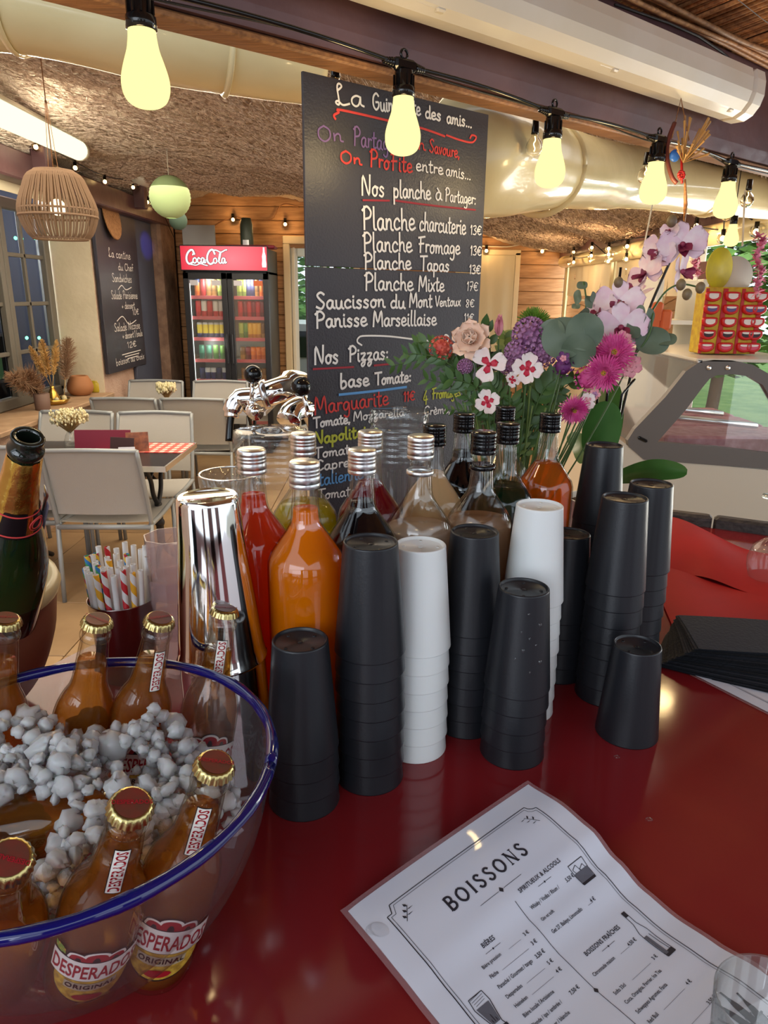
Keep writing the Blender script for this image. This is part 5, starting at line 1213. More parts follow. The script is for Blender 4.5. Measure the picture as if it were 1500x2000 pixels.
# the sheet's text reads from the short side's far end: x runs from the low corner to the raised corner
Wd, Ld = .218, .308
TC = P(1037, 1530, CT + .031); OL = Vector((TC.x, TC.y, 0)) + uS * (Wd + .004)
mt, mf = menu_sheet('drinks_menu', 'laminated white drinks menu headed BOISSONS, curling on the red bar', OL, -uS, vS, Wd, Ld, lambda x, y: zprof(y) * (.12 + .88 * max(0, min(1, x / Wd)) ** .8) )
for (px, py, r) in ((742, 1815, .009), (830, 1797, .0055)):
    q = P(px, py, CT + .008); o = ball((0, 0, 0), r, 24, 10, sc=(1.3, .8, .16)).build('water_puddle', dm); o.location = (q.x, q.y, q.z)
    tag(o, 'clear water drop lying on the corner of the laminated drinks menu' if r > .007 else 'smaller clear water drop on the frame line of the drinks menu', 'drop')
q0 = P(1338, 1318, CT + .001); u2 = (P(1560, 1425, CT) - P(1338, 1318, CT)).normalized(); v2 = Vector((-u2.y, u2.x, 0))
menu_sheet('drinks_menu', 'second laminated drinks menu, mostly hidden under the black napkins', Vector((q0.x, q0.y, 0)) + v2 * .30, -v2 * 1.0, u2, .218, .308, lambda x, y: .0) if False else None
vL = (P(1338, 1318, CT) - P(1600, 1452, CT)).normalized()       # near edge of the second sheet runs along its short side
uu = -vL; vv = Vector((-uu.y, uu.x, 0))
menu_sheet('drinks_menu', 'second laminated drinks menu, mostly hidden under the black napkins', Vector((q0.x, q0.y, 0)) + uu * .008 + vv * .010, vv, uu, .218, .308, lambda x, y: .0)
# ================================================================ NAPKINS
random_tint(M['napkin'], .6); nk = None; nm = MB(); SQ = .165
for zz in (0, -.0008): nm.merge(grid(lambda a, b_: (SQ * a, -.108 * b_, zz + .0012 * math.sin(a * 3 + b_ * 4)), 6, 6))
pv = P(1322, 1200, CT + .036); e1 = P(1452, 1208, CT + .036) - pv; a1 = math.atan2(e1.y, e1.x); NN = 24
for k in range(NN):
    q_ = NN - 1 - k
    if nk is None: o = nm.build('paper_napkin', M['napkin']); nk = o.data
    else: o = bpy.data.objects.new('paper_napkin', nk); COL.objects.link(o)
    o.location = (pv.x - .0006 * q_ + random.uniform(-.0015, .0015), pv.y - .0002 * q_ + random.uniform(-.002, .002), CT + .0034 + k * .0014); o.rotation_euler = (0, 0, a1 - R(1.0) * q_)
    tag(o, 'topmost black paper napkin of the fanned stack on the red bar' if k == NN - 1 else 'black paper napkin in the fanned stack on the red bar', 'napkin', None if k == NN - 1 else 'black napkins in the fanned stack')
# ================================================================ GLASSES CUT BY THE FRAME
c = P(1502, 1970, CT + .10)
gt = thing('water_glass', 'clear water tumbler standing on the corner of the drinks menu', 'glass', (c.x + .004, c.y, CT + .018))
lathe([(.0004, .0), (.026, .0), (.028, .003), (.034, .085), (.0335, .086), (.0325, .085), (.0265, .008), (.0004, .007)], 48).build('tumbler', M['thin_glass'], gt)
c = P(1512, 1065, CT + .07)
gt = thing('stem_glass', 'upturned clear stem glass standing on the red cloth', 'glass', (c.x, c.y, CT + .006))
lathe([(.034, 0), (.040, .02), (.041, .038), (.034, .060), (.018, .074), (.006, .080), (.004, .088), (.004, .145), (.010, .150), (.034, .153), (.034, .155), (.0004, .156)], 40).build('glass_body', M['thin_glass'], gt)
# tiny bits on the counter
for (px, py) in ((1205, 1478), (1268, 1600)):
    q = P(px, py, CT + .0008); o = ball((0, 0, 0), .003, 12, 8, sc=(1.2, 1, .5)).build('water_drop', dm); o.location = q
    tag(o, 'water drop on the red bar below the lone cup' if py < 1500 else 'water drop on the bare red bar above the menu', 'drop')
# ================================================================ BOUQUET
def FP(px, py, z=1.2): return ZC(px, py, z)
pet = {k: mat(k, c, .55, sub=.15, noise=n) for k, c, n in (
    ('rose_petal', srgb(240, 212, 190), (30, srgb(236, 198, 174))), ('coral_petal', srgb(214, 108, 84), (60, srgb(190, 70, 60))), ('statice_floret', srgb(182, 134, 170), (60, srgb(148, 94, 138))),
    ('white_petal', srgb(234, 222, 214), (40, srgb(238, 214, 208))), ('red_centre', srgb(190, 30, 58), None), ('aster_petal', srgb(200, 52, 128), (60, srgb(220, 96, 156))), ('yellow_centre', srgb(200, 160, 50), (200, srgb(160, 130, 40))),
    ('purple_petal', srgb(84, 28, 84), (60, srgb(120, 54, 118))), ('pink_petal', srgb(226, 160, 164), (40, srgb(214, 130, 144))), ('trick_green', srgb(108, 146, 44), (90, srgb(78, 118, 34))),
    ('orchid_petal', srgb(238, 222, 224), (30, srgb(226, 190, 206))), ('orchid_lip', srgb(130, 34, 66), (40, srgb(160, 70, 96))))}
def facing(c, tilt=(0, 0, 0)):
    """frame at c whose +Z looks back towards the bar side, with a tilt"""
    d = (C0 - Vector(c)).normalized() + Vector(tilt); return Matrix.Translation(c) @ d.to_track_quat('Z', 'Y').to_matrix().to_4x4()
def petal(L, Wd, cup=.3, curl=.0, n=5, m=4, tip=.5, ruf=0, rnd=False):
    """petal along +X, cupped upwards"""
    def f(u, v):
        w = Wd * (math.sin(math.pi * min(1, (u * .92 + .08)) ** (.6 + tip)) if not rnd else (.12 + .98 * u ** .75) * math.sqrt(max(0, 1 - u ** 4.5)) + .001); y = (v - .5) * w * 2
        uu = u if not rnd else u - .10 * u * (2 * v - 1) ** 2
        return (L * uu * math.cos(curl * u), y, L * (cup * u * u) + cup * abs(y) * 1.2 + math.sin(curl * u) * L * u * .5 + ruf * math.sin(v * 19 + u * 6) * u)
    return grid(f, n, m)
def stem_to(c, foot, m='stem', r=.0014, bend=.02):
    c, foot = Vector(c), Vector(foot); mid = c.lerp(foot, .5) + Vector((0, 0, -bend)); return tube(smooth_pts([c, c.lerp(mid, .5) + (c - foot) * .05 + Vector((0, 0, -bend * .3)), mid, foot], 4), r, 6)
FOOT = FP(1000, 905, 1.22)
VC = Vector((FOOT.x, FOOT.y, CT))
def foot(): return (FOOT.x + random.uniform(-.02, .02), FOOT.y + random.uniform(-.02, .02), CT + .05)
vase = thing('flower_vase', 'clear glass vase with a wine-red ribbon behind the black capped bottles', 'vase', VC)
lathe([(.0004, .004), (.034, .002), (.036, .008), (.036, .06), (.034, .14), (.042, .19), (.040, .19), (.032, .14), (.033, .06), (.032, .010), (.0004, .009)], 40).build('vase_glass', M['thin_glass'], vase)
b = lathe([(.0352, .150), (.0375, .155), (.0385, .172), (.0372, .175)], 32); b.merge(grid(lambda u, v: (.03 + .05 * u, -.032 - .008 * math.sin(u * 5), .158 - .02 * u + .018 * (v - .5) * (1 + 1.4 * u)), 10, 3)); b.merge(grid(lambda u, v: (.03 - .06 * u, -.034 - .012 * math.sin(u * 4), .155 - .045 * u + .016 * (v - .5) * (1 + u)), 10, 3)); b.build('ribbon', M['magenta'], vase)
def flower(name, label, c, tilt=(0, 0, 0), group=None, stem=True, r=.0014):
    t = thing(name, label, 'flower', (0, 0, 0), (0, 0, 0), group)
    if stem:
        a = facing(c, tilt) @ Vector((0, 0, -.006)); stem_to(a, foot(), r=r).build('stem', M['stem'], t)
    return t, facing(c, tilt)
def rose(px, py, z, r, label, tilt):
    t, F = flower('rose', label, FP(px, py, z), tilt)
    for ring, (n, L, cup, lean) in enumerate(((3, .42, 2.2, 78), (4, .58, 1.2, 66), (5, .78, .8, 48), (6, .98, .5, 26), (6, 1.12, .25, 8))):
        me = None
        for k in range(n):
            a = 2 * math.pi * k / n + ring * .7
            b = petal(r * L, r * .50 * (1 if ring else .7), cup * .35, 0, 7, 6, .25, r * .02, True)
            o = b.build('petal', pet['rose_petal'], t); o.matrix_local = F @ Matrix.Rotation(a, 4, 'Z') @ Matrix.Translation((r * .05, 0, -r * .04 * ring)) @ Matrix.Rotation(R(-lean), 4, 'Y')
    b = MB()
    for k in range(5): b.merge(petal(r * .6, r * .12, -.3, 0, 3, 2), Matrix.Rotation(k * 1.26, 4, 'Z'))
    b.xf(F @ Matrix.Translation((0, 0, -r * .25))); b.build('sepals', M['leaf'], t)
def aster(px, py, z, r, label, tilt, seed=0):
    t, F = flower('aster', label, FP(px, py, z), tilt); rr = random.Random(seed); b = MB()
    for ring in range(6):
        n = 38 - ring * 3; L = r * (1.0 - ring * .13)
        for k in range(n):
            a = 2 * math.pi * (k + rr.random() * .5) / n; q = petal(L * rr.uniform(.86, 1.05), r * .085, .12 + ring * .14, 0, 3, 1, .1)
            b.merge(q, F @ Matrix.Rotation(a, 4, 'Z') @ Matrix.Translation((r * .1, 0, r * .04 * ring)) @ Matrix.Rotation(R(-2 - ring * 5 + rr.uniform(-6, 6)), 4, 'Y'))
    o = b.build('ray_petals', pet['aster_petal'], t); o['kind'] = 'stuff'
    b = MB()
    for k in range(40): a = k * 2.4; q = r * .27 * math.sqrt(k / 40); b.merge(ball((q * math.cos(a), q * math.sin(a), r * .36 - q * .3), r * .042, 6, 4), F)
    b.build('disc_florets', pet['yellow_centre'], t)
def pink(px, py, z, r, label, tilt, n=5, m='white_petal', mc='red_centre', name='dianthus', skip=()):
    t, F = flower(name, label, FP(px, py, z), tilt)
    for k in range(n):
        if k in skip: continue
        a = 2 * math.pi * k / n + .3 + px; o = petal(r, r * (.62 if n < 5 else .46), .12 + .1 * (k % 2), 0, 7, 8, .0, r * .03, True).build('petal', pet[m], t); o.matrix_local = F @ Matrix.Rotation(a, 4, 'Z')
        q = petal(r * .52, r * .24, .14, 0, 5, 4, .3, 0, True).xf(Matrix.Translation((0, 0, r * .02))); o2 = q.build('petal_mark', pet[mc], o)
    b = MB(); b.merge(ball((0, 0, r * .08), r * .12, 10, 6)); b.xf(F); b.build('flower_eye', pet[mc], t)
    b = lathe([(r * .1, 0), (r * .14, -r * .3), (r * .08, -r * .7), (.001, -r * .75)], 10); b.xf(F); b.build('calyx', M['stem'], t)
def pompon(px, py, z, r, label, m, name, n=70, flat=.8, stem=True, spiky=False, seed=1):
    t, F = flower(name, label, FP(px, py, z), (0, 0, .4), stem=stem); rr = random.Random(seed); b = MB()
    for k in range(n):
        th = math.acos(1 - 1.35 * (k + .5) / n); ph = k * 2.39996
        d = Vector((math.sin(th) * math.cos(ph), math.sin(th) * math.sin(ph), math.cos(th) * flat))
        if spiky: b.merge(tube([d * r * .3, d * r * rr.uniform(.92, 1.06)], [.0012, .0005], 4), F)
        else:
            for j in range(4):
                q = petal(r * .26, r * .10, .3, 0, 3, 2, .2, 0, True); b.merge(q, F @ Matrix.Translation(d * r * .85) @ d.to_track_quat('Z', 'Y').to_matrix().to_4x4() @ Matrix.Rotation(j * 1.57 + rr.random(), 4, 'Z') @ Matrix.Rotation(R(-25), 4, 'Y'))
    if not spiky: b.merge(ball((0, 0, 0), r * .72, 12, 8), F)
    o = b.build('florets', pet[m], t); o['kind'] = 'stuff'
rose(920, 664, 1.16, .033, 'large pale peach rose at the top of the bouquet by the board', (-.2, 0, .35))
pompon(862, 680, 1.18, .021, 'coral frilled carnation beside the peach rose', 'coral_petal', 'carnation', 40, .9)
aster(1198, 690, 1.14, .034, 'largest magenta aster, upper one beside the round eucalyptus leaves', (.1, 0, .2), 1)
aster(1180, 728, 1.12, .030, 'magenta aster just below the largest one', (-.1, 0, -.1), 2)
aster(1120, 800, 1.10, .024, 'small magenta aster with yellow eye hanging low over the amber bottle', (.3, 0, -.3), 3)
pompon(1100, 716, 1.14, .018, 'dark purple sweet william cluster beside the asters', 'purple_petal', 'sweet_william', 16)
pink(1100, 700, 1.12, .012, 'small purple pink with pale ringed eye', (0, 0, .2), 5, 'purple_petal', 'pink_petal')
pompon(1148, 740, 1.15, .022, 'deep magenta aster bud behind the others', 'aster_petal', 'aster', 26)
for i, (px, py, r, lab) in enumerate(((1035, 655, .030, 'tall domed purple statice cluster below the green tuft'), (1010, 690, .022, 'purple statice cluster by the dome'), (1060, 690, .024, 'purple statice cluster near the round leaves'), (995, 712, .018, 'loose purple statice sprig over the small pinks'), (908, 716, .013, 'small faded statice sprig beside the leather fern'))):
    pompon(px, py, 1.17, r, lab, 'statice_floret', 'statice', 80, 1.0, seed=i)
pompon(1042, 634, 1.20, .030, 'bright green spiky tuft above the purple statice', 'trick_green', 'green_trick', 260, .9, spiky=True)
pink(955, 712, 1.10, .030, 'big white pink with red heart under the peach rose', (-.1, 0, .1), 3)
pink(1030, 720, 1.10, .026, 'white pink with red heart under the purple statice', (.1, 0, .1), 4)
pink(952, 785, 1.09, .021, 'white pink with red heart low over the black capped bottles', (0, 0, .1), 4)
pink(1000, 742, 1.10, .014, 'half-open white pink between its two larger neighbours', (.6, 0, .3), 4)
pink(1147, 783, 1.12, .015, 'small white flower next to the low aster', (.5, 0, 0), 4, 'white_petal', 'pink_petal')
pink(1232, 715, 1.15, .021, 'pale pink ruffled carnation beside the asters', (.6, 0, -.2), 6, 'pink_petal', 'pink_petal', 'carnation')
pink(1215, 665, 1.17, .018, 'pale pink carnation behind the largest aster', (.3, 0, .4), 6, 'pink_petal', 'pink_petal', 'carnation')
pink(1162, 770, 1.13, .010, 'tiny lilac flower beside the low aster', (0, 0, 0), 5, 'pink_petal', 'statice_floret')
# alstroemeria bud
t, F = flower('alstroemeria', 'closed pink alstroemeria bud standing beside the peach rose', FP(974, 655, 1.17), (0, 0, 2))
for k in range(5):
    o = petal(.035, .008, .4, 0, 6, 3, .3).build('petal', pet['pink_petal'], t); o.matrix_local = F @ Matrix.Rotation(k * 1.26, 4, 'Z') @ Matrix.Rotation(R(-74), 4, 'Y')
# foliage: each spray a thing; leaves are its parts
def leafy(name, label, tip, base, m, n, L, Wd, seed=0, cat='foliage', group=None):
    rr = random.Random(seed); t = thing(name, label, cat, group=group); tip, base = Vector(tip), Vector(base)
    pts = smooth_pts([base, base.lerp(tip, .5) + Vector((0, 0, .02)), tip], 8); tube(pts, [.0016 - .001 * k / len(pts) for k in range(len(pts))], 5).build('stem', M['stem'], t); me = []
    for s_ in range(2): 
        b = petal(L, Wd, -.12, 0, 5, 2, .2); o = b.build('leaf', m, t); me.append(o.data); bpy.data.objects.remove(o)
    for k in range(n):
        i = int(2 + (len(pts) - 4) * (k // 2) / max(n / 2 - 1, 1)); p = pts[min(i, len(pts) - 1)]; d = (pts[min(i + 1, len(pts) - 1)] - pts[max(i - 1, 0)]).normalized()
        sd = 1 if k % 2 else -1; side = d.cross((C0 - p).normalized()).normalized() * sd
        ax = (d * .75 + side * .8 + Vector((0, rr.uniform(-.3, .3), rr.uniform(-.1, .2)))).normalized(); zz = (C0 - p).normalized() + Vector((rr.uniform(-.5, .5), 0, rr.uniform(-.3, .6))); zz = (zz - ax * zz.dot(ax)).normalized(); yy = zz.cross(ax)
        o = bpy.data.objects.new('leaf', me[k % 2]); COL.objects.link(o); o.parent = t; sc_ = rr.uniform(.75, 1.15)
        o.matrix_local = Matrix(((ax.x * sc_, yy.x * sc_, zz.x * sc_, p.x), (ax.y * sc_, yy.y * sc_, zz.y * sc_, p.y), (ax.z * sc_, yy.z * sc_, zz.z * sc_, p.z), (0, 0, 0, 1)))
    return t
GL_ = 'green foliage sprays in the bouquet'
sp = [((790, 690), (930, 760), 'leaf', 22, .024, .0045), ((812, 668), (900, 730), 'leaf', 20, .020, .005), ((765, 715), (900, 740), 'leaf', 16, .024, .004), ((830, 740), (960, 830), 'leaf', 18, .022, .0045),
      ((860, 700), (960, 800), 'leaf', 16, .022, .006), ((985, 650), (985, 760), 'leaf_l', 12, .028, .008), ((945, 640), (960, 720), 'leaf', 8, .026, .008), ((905, 690), (975, 760), 'leaf', 10, .03, .009),
      ((870, 800), (985, 860), 'leaf', 18, .018, .003), ((930, 800), (1000, 880), 'leaf', 18, .018, .004), ((1060, 760), (1010, 860), 'leaf', 16, .026, .006), ((1100, 770), (1020, 880), 'leaf', 16, .026, .006),
      ((1000, 780), (1005, 900), 'leaf', 18, .024, .005), ((1040, 800), (1010, 900), 'leaf_l', 16, .02, .005), ((1075, 830), (1020, 900), 'leaf_l', 14, .022, .004), ((960, 750), (995, 860), 'leaf', 16, .024, .006), ((1130, 740), (1040, 850), 'leaf', 12, .026, .007), ((905, 770), (975, 850), 'leaf', 16, .02, .004), ((1085, 740), (1030, 840), 'leaf', 14, .03, .008), ((985, 820), (1000, 910), 'leaf', 16, .02, .006), ((1045, 740), (1015, 840), 'leaf', 14, .03, .009), ((880, 740), (975, 820), 'leaf', 14, .026, .006)]
where = ['pointing at the pizza heading', 'above the pizza heading', 'reaching furthest over the menu board', 'below the coral carnation', 'under the coral carnation', 'pale one behind the purple statice', 'behind the peach rose', 'under the peach rose',
         'low over the black capped bottles', 'behind the lowest white pink', 'in the middle under the statice', 'under the purple sweet william', 'under the half-open pink', 'light feathery one behind the amber bottle', 'lowest light one by the amber bottle', 'between the two big white pinks', 'below the magenta asters', 'beside the lowest white pink', 'below the purple pink', 'behind the brown bottle cap', 'below the middle white pink', 'beside the big white pink']
for i, (a, c, m, n, L, w) in enumerate(sp):
    leafy('foliage_spray', 'green leafy spray in the bouquet, ' + where[i], FP(*a, 1.16 + .05 * (i % 3)), FP(*c, 1.2), M[m], n, L, w, i, group=GL_)
rr = random.Random(3); b = MB()
for k in range(60):
    x = rr.uniform(905, 1120); a = FP(x, rr.uniform(745, 800), 1.17 + rr.uniform(0, .09)); b.merge(stem_to(a, (FOOT.x + rr.uniform(-.02, .02), FOOT.y + rr.uniform(-.02, .02), CT + .03), r=rr.uniform(.001, .0018), bend=.01))
tag(b.build('flower_stems', M['leaf_l']), 'dense bundle of green stems going down into the vase', 'foliage', kind='stuff')
def disc_leaf(px, py, z, r, tilt, m, t, name='leaf', sx=1.0):
    F = facing(FP(px, py, z), tilt); b = grid(lambda u, v: (r * u * math.cos(v * 2 * math.pi) * sx, r * u * math.sin(v * 2 * math.pi), r * .10 * math.sin(v * 2 * math.pi * 3) * u * u), 5, 24); b.xf(F); b.build(name, m, t)
eu = thing('eucalyptus_branch', 'branch of large round grey-green eucalyptus leaves over the bouquet', 'foliage')
for (px, py, z, r, tilt) in ((1100, 660, 1.13, .034, (0, 0, .2)), (1142, 648, 1.12, .030, (.2, 0, .1)), (1130, 685, 1.125, .027, (0, 0, -.3)), (1078, 650, 1.14, .022, (-.4, 0, 0))): disc_leaf(px, py, z, r, tilt, M['eucalyptus'], eu)
tube(smooth_pts([FP(1110, 655, 1.15), FP(1090, 740, 1.18), FOOT], 5), .0018, 6).build('stem', M['stem'], eu)
eu = thing('eucalyptus_branch', 'thin eucalyptus branch rising between the bouquet and the orchid', 'foliage')
for (px, py, r, tilt, sx) in ((1137, 557, .010, (0, 0, 1), .9), (1128, 580, .012, (-1, 0, 0), .7), (1150, 590, .012, (.8, 0, .5), .8), (1125, 598, .009, (0, 0, 1.5), .8), (1140, 612, .012, (.5, 0, -1), .8), (1158, 580, .009, (1, 0, 0), .8)): disc_leaf(px, py, 1.2, r, tilt, M['eucalyptus'], eu, sx=sx)
tube(smooth_pts([FP(1140, 550, 1.2), FP(1143, 610, 1.2), FP(1110, 720, 1.2), FOOT], 5), .0014, 6).build('stem', M['stem'], eu)
eu = thing('eucalyptus_branch', 'eucalyptus branch with pointed leaves in front of the candy stand', 'foliage')
for (px, py, r, tilt, sx) in ((1275, 665, .026, (.2, 0, .4), 1.1), (1268, 625, .020, (.8, 0, 0), .55), (1237, 645, .018, (.4, 0, .8), .7), (1250, 612, .014, (0, 0, 0), .6), (1300, 662, .015, (0, 0, 1), 1.2)): disc_leaf(px, py, 1.2, r, tilt, M['eucalyptus'], eu, sx=sx)
tube(smooth_pts([FP(1275, 610, 1.2), FP(1262, 665, 1.2), FP(1190, 740, 1.22), FOOT], 5), .0016, 6).build('stem', M['stem'], eu)

# ================================================================ ORCHID
OZ = 1.3
pot = thing('potted_orchid', 'pale pink phalaenopsis orchid in a white pot, taller than the bouquet', 'plant')
pb = ZC(1172, 905, 1.42); Pb = Vector((pb.x, pb.y, CT))
lathe([(.0004, .002), (.042, .0), (.045, .004), (.058, .11), (.060, .112), (.056, .112), (.044, .01), (.0004, .01)], 40, c=tuple(Pb)).build('pot', M['white_plastic'], pot)
lathe([(.0004, .103), (.054, .100)], 24, c=tuple(Pb)).build('bark', M['soil'], pot)
def O(px, py, z=OZ): return ZC(px, py, z)
pk = Pb + Vector((0, 0, .1))
st1 = smooth_pts([pk + Vector((.01, 0, 0)), O(1235, 720), O(1262, 620), O(1300, 530), O(1325, 478), O(1338, 450)], 6); tube(st1, .0026, 8).build('flower_stem', mat('dark_stem', srgb(46, 44, 36), .4), pot)
st2 = smooth_pts([pk + Vector((-.01, 0, 0)), O(1168, 760), O(1180, 690), O(1200, 620), O(1215, 590)], 6); tube(st2, .0024, 8).build('flower_stem', M['black_gloss'], pot)
tube(smooth_pts([O(1275, 605), O(1300, 570), O(1330, 555), O(1368, 562)], 5), .0018, 6).build('side_shoot', M['stem'], pot)
tube([pk, O(1212, 522)], .0028, 6).build('support_stick', M['black_gloss'], pot)
tube([pk + Vector((.02, 0, 0)), O(1215, 770), O(1240, 740)], .0024, 6).build('support_stick', M['black_gloss'], pot)
def leafo(a, mid, c, w, nm='leaf'):
    q = smooth_pts([Vector(a), Vector(mid), Vector(c)], 8); n = len(q) - 1
    def f(u, v):
        k = min(int(round(u * n)), n); p = q[k]; t = (q[min(k + 1, n)] - q[max(k - 1, 0)]).normalized(); s_ = t.cross((C0 - p).normalized()).normalized()
        ww = w * math.sin(math.pi * min(1, u * .93 + .05)) ** .55; return p + s_ * (v - .5) * 2 * ww + (C0 - p).normalized() * (-abs(v - .5) * ww * .6 + .003)
    grid(f, n, 6).build(nm, M['orchid_leaf'], pot)
leafo(O(1175, 905, 1.36), O(1190, 820, 1.38), O(1195, 742, 1.40), .026); leafo(O(1165, 900, 1.3), O(1175, 840, 1.28), O(1190, 785, 1.26), .034)
leafo(O(1200, 935, 1.36), O(1275, 918, 1.25), O(1342, 922, 1.2), .019); leafo(O(1140, 905, 1.4), O(1135, 870, 1.45), O(1110, 850, 1.5), .02)
lipm = pet['orchid_lip']
def orchid_flower(px, py, s, tilt, roll, z, label, full=True):
    t = thing('orchid_bloom', label, 'flower'); F = facing(O(px, py, z), tilt) @ Matrix.Rotation(R(roll), 4, 'Z')
    for a, L, w in ((90, .50, .21), (210, .50, .21), (330, .50, .21)):
        o = petal(s * L, s * w, .05, 0, 8, 6, .15, 0, True).build('sepal', pet['orchid_petal'], t); o.matrix_local = F @ Matrix.Translation((0, 0, -s * .02)) @ Matrix.Rotation(R(a), 4, 'Z')
    for a in (12, 168):
        o = petal(s * .54, s * .33, .08, 0, 9, 8, -.1, s * .006, True).build('petal', pet['orchid_petal'], t); o.matrix_local = F @ Matrix.Rotation(R(a), 4, 'Z')
    b = MB(); b.merge(petal(s * .20, s * .08, .8, 0, 5, 4, .2), Matrix.Rotation(R(270), 4, 'Z')); b.merge(petal(s * .14, s * .07, 1.6, 0, 4, 4), Matrix.Rotation(R(230), 4, 'Z')); b.merge(petal(s * .14, s * .07, 1.6, 0, 4, 4), Matrix.Rotation(R(310), 4, 'Z')); b.merge(ball((0, 0, s * .05), s * .045, 10, 8)); b.xf(F @ Matrix.Scale(1.35, 4)); b.build('lip', lipm, t)
for a in ((1332, 478, .088, (.2, 0, .1), 10, 1.28, 'highest fully open orchid bloom'), (1288, 490, .070, (-.8, 0, .1), -20, 1.30, 'orchid bloom turned aside just under the highest one'), (1262, 535, .088, (-.5, .6, .2), 30, 1.32, 'orchid bloom seen from behind, midway up the stem'),
          (1328, 530, .080, (.9, .5, 0), 60, 1.33, 'drooping orchid bloom beside the stem, turned away'), (1208, 592, .088, (-.1, 0, .2), 0, 1.25, 'orchid bloom beside the brown buds'), (1176, 605, .070, (-.9, .2, .2), 15, 1.27, 'pinkish orchid bloom behind the thin eucalyptus'),
          (1212, 640, .092, (.1, 0, 0), 5, 1.21, 'lowest orchid bloom above the magenta asters'), (1240, 575, .074, (.2, .9, .3), -35, 1.33, 'orchid bloom with its back to the bar'), (1308, 450, .035, (-.4, 0, .3), 0, 1.28, 'small half-open orchid bloom at the very tip')):
    orchid_flower(*a)
for i, (px, py) in enumerate(((1330, 556), (1342, 575), (1368, 562), (1208, 552), (1234, 573), (1312, 432))):
    tag(ball(O(px, py, 1.25), .0085 if i < 5 else .009, 12, 8, sc=(1, 1, 1.2)).build('orchid_bud', mat('bud_brown', srgb(112, 88, 72), .5, noise=(40, srgb(132, 116, 80))) if i == 0 else bpy.data.materials['bud_brown']), 'closed brownish orchid bud, ' + ['innermost on the side shoot', 'lower one on the side shoot', 'outermost on the side shoot', 'above the bloom beside the black stick', 'right under the bloom with its back turned', 'at the top of the orchid'][i], 'bud')
# ================================================================ DRINKS FRIDGE
fz = thing('drinks_fridge', 'tall black double-door drinks fridge with lit red sign at the back wall', 'fridge', (0, 0, 0))
FY = 7.42; fl_ = QY(362, 620, FY).x; fr_ = QY(527, 620, FY).x; FW = fr_ - fl_; fcx = (fl_ + fr_) / 2
zt = QY(440, 482, FY).z; zs = QY(440, 529, FY).z
0 and print('fridge', fl_, fr_, zt, zs)
def fb_(x0, x1, z0, z1, y0, y1, nm, m, p, bev=.004): return box(((x0 + x1) / 2, (y0 + y1) / 2, (z0 + z1) / 2), (x1 - x0, y1 - y0, z1 - z0), bev).build(nm, m, p)
bk = M['fridge_black']
b = MB()
for (x0, x1, z0, z1, y0, y1) in ((fl_, fl_ + .03, .05, zs, FY + .03, FY + .62), (fr_ - .03, fr_, .05, zs, FY + .03, FY + .62), (fl_, fr_, .05, .22, FY + .03, FY + .62), (fl_, fr_, zs - .03, zt - .01, FY + .03, FY + .62)):
    b.merge(box(((x0 + x1) / 2, (y0 + y1) / 2, (z0 + z1) / 2), (x1 - x0, y1 - y0, z1 - z0), .004))
for x in (fl_ + .06, fr_ - .06):
    for y in (FY + .1, FY + .55): b.merge(box((x, y, .026), (.05, .05, .052)))
b.build('carcass', bk, fz)
fb_(fl_ + .03, fr_ - .03, .22, zs - .03, FY + .58, FY + .6, 'back_liner', mat('fridge_liner', srgb(214, 214, 208), .5), fz, 0)
sg = fb_(fl_ - .005, fr_ + .005, zs - .005, zt + .012, FY - .03, FY + .03, 'sign_frame', bk, fz)
sign = emission('sign_red', srgb(226, 52, 66), 1.0)
cr_n = sign.node_tree; tc = cr_n.nodes.new('ShaderNodeTexCoord'); sx_ = cr_n.nodes.new('ShaderNodeTexGradient'); sx_.gradient_type = 'SPHERICAL'; mp = cr_n.nodes.new('ShaderNodeMapping'); mp.inputs['Location'].default_value = (-(fcx + .08) * 1.8, 0, -(zs + zt) / 2 * 2.6); mp.inputs['Scale'].default_value = (1.8, 0, 2.6)
cr_n.links.new(tc.outputs['Object'], mp.inputs[0]); cr_n.links.new(mp.outputs[0], sx_.inputs[0]); rp_ = cr_n.nodes.new('ShaderNodeValToRGB'); rp_.color_ramp.elements[0].color = srgb(196, 40, 56); rp_.color_ramp.elements[1].color = srgb(255, 120, 128)
cr_n.links.new(sx_.outputs[1], rp_.inputs[0]); cr_n.links.new(rp_.outputs[0], [n for n in cr_n.nodes if n.type == 'EMISSION'][0].inputs[0])
fb_(fl_ + .004, fr_ - .004, zs + .006, zt + .002, FY - .036, FY - .029, 'sign_face', sign, sg, 0)
sw = emission('sign_white', (1, .97, .97, 1), .95); skh = mat('sign_outline', srgb(70, 14, 24), .5)
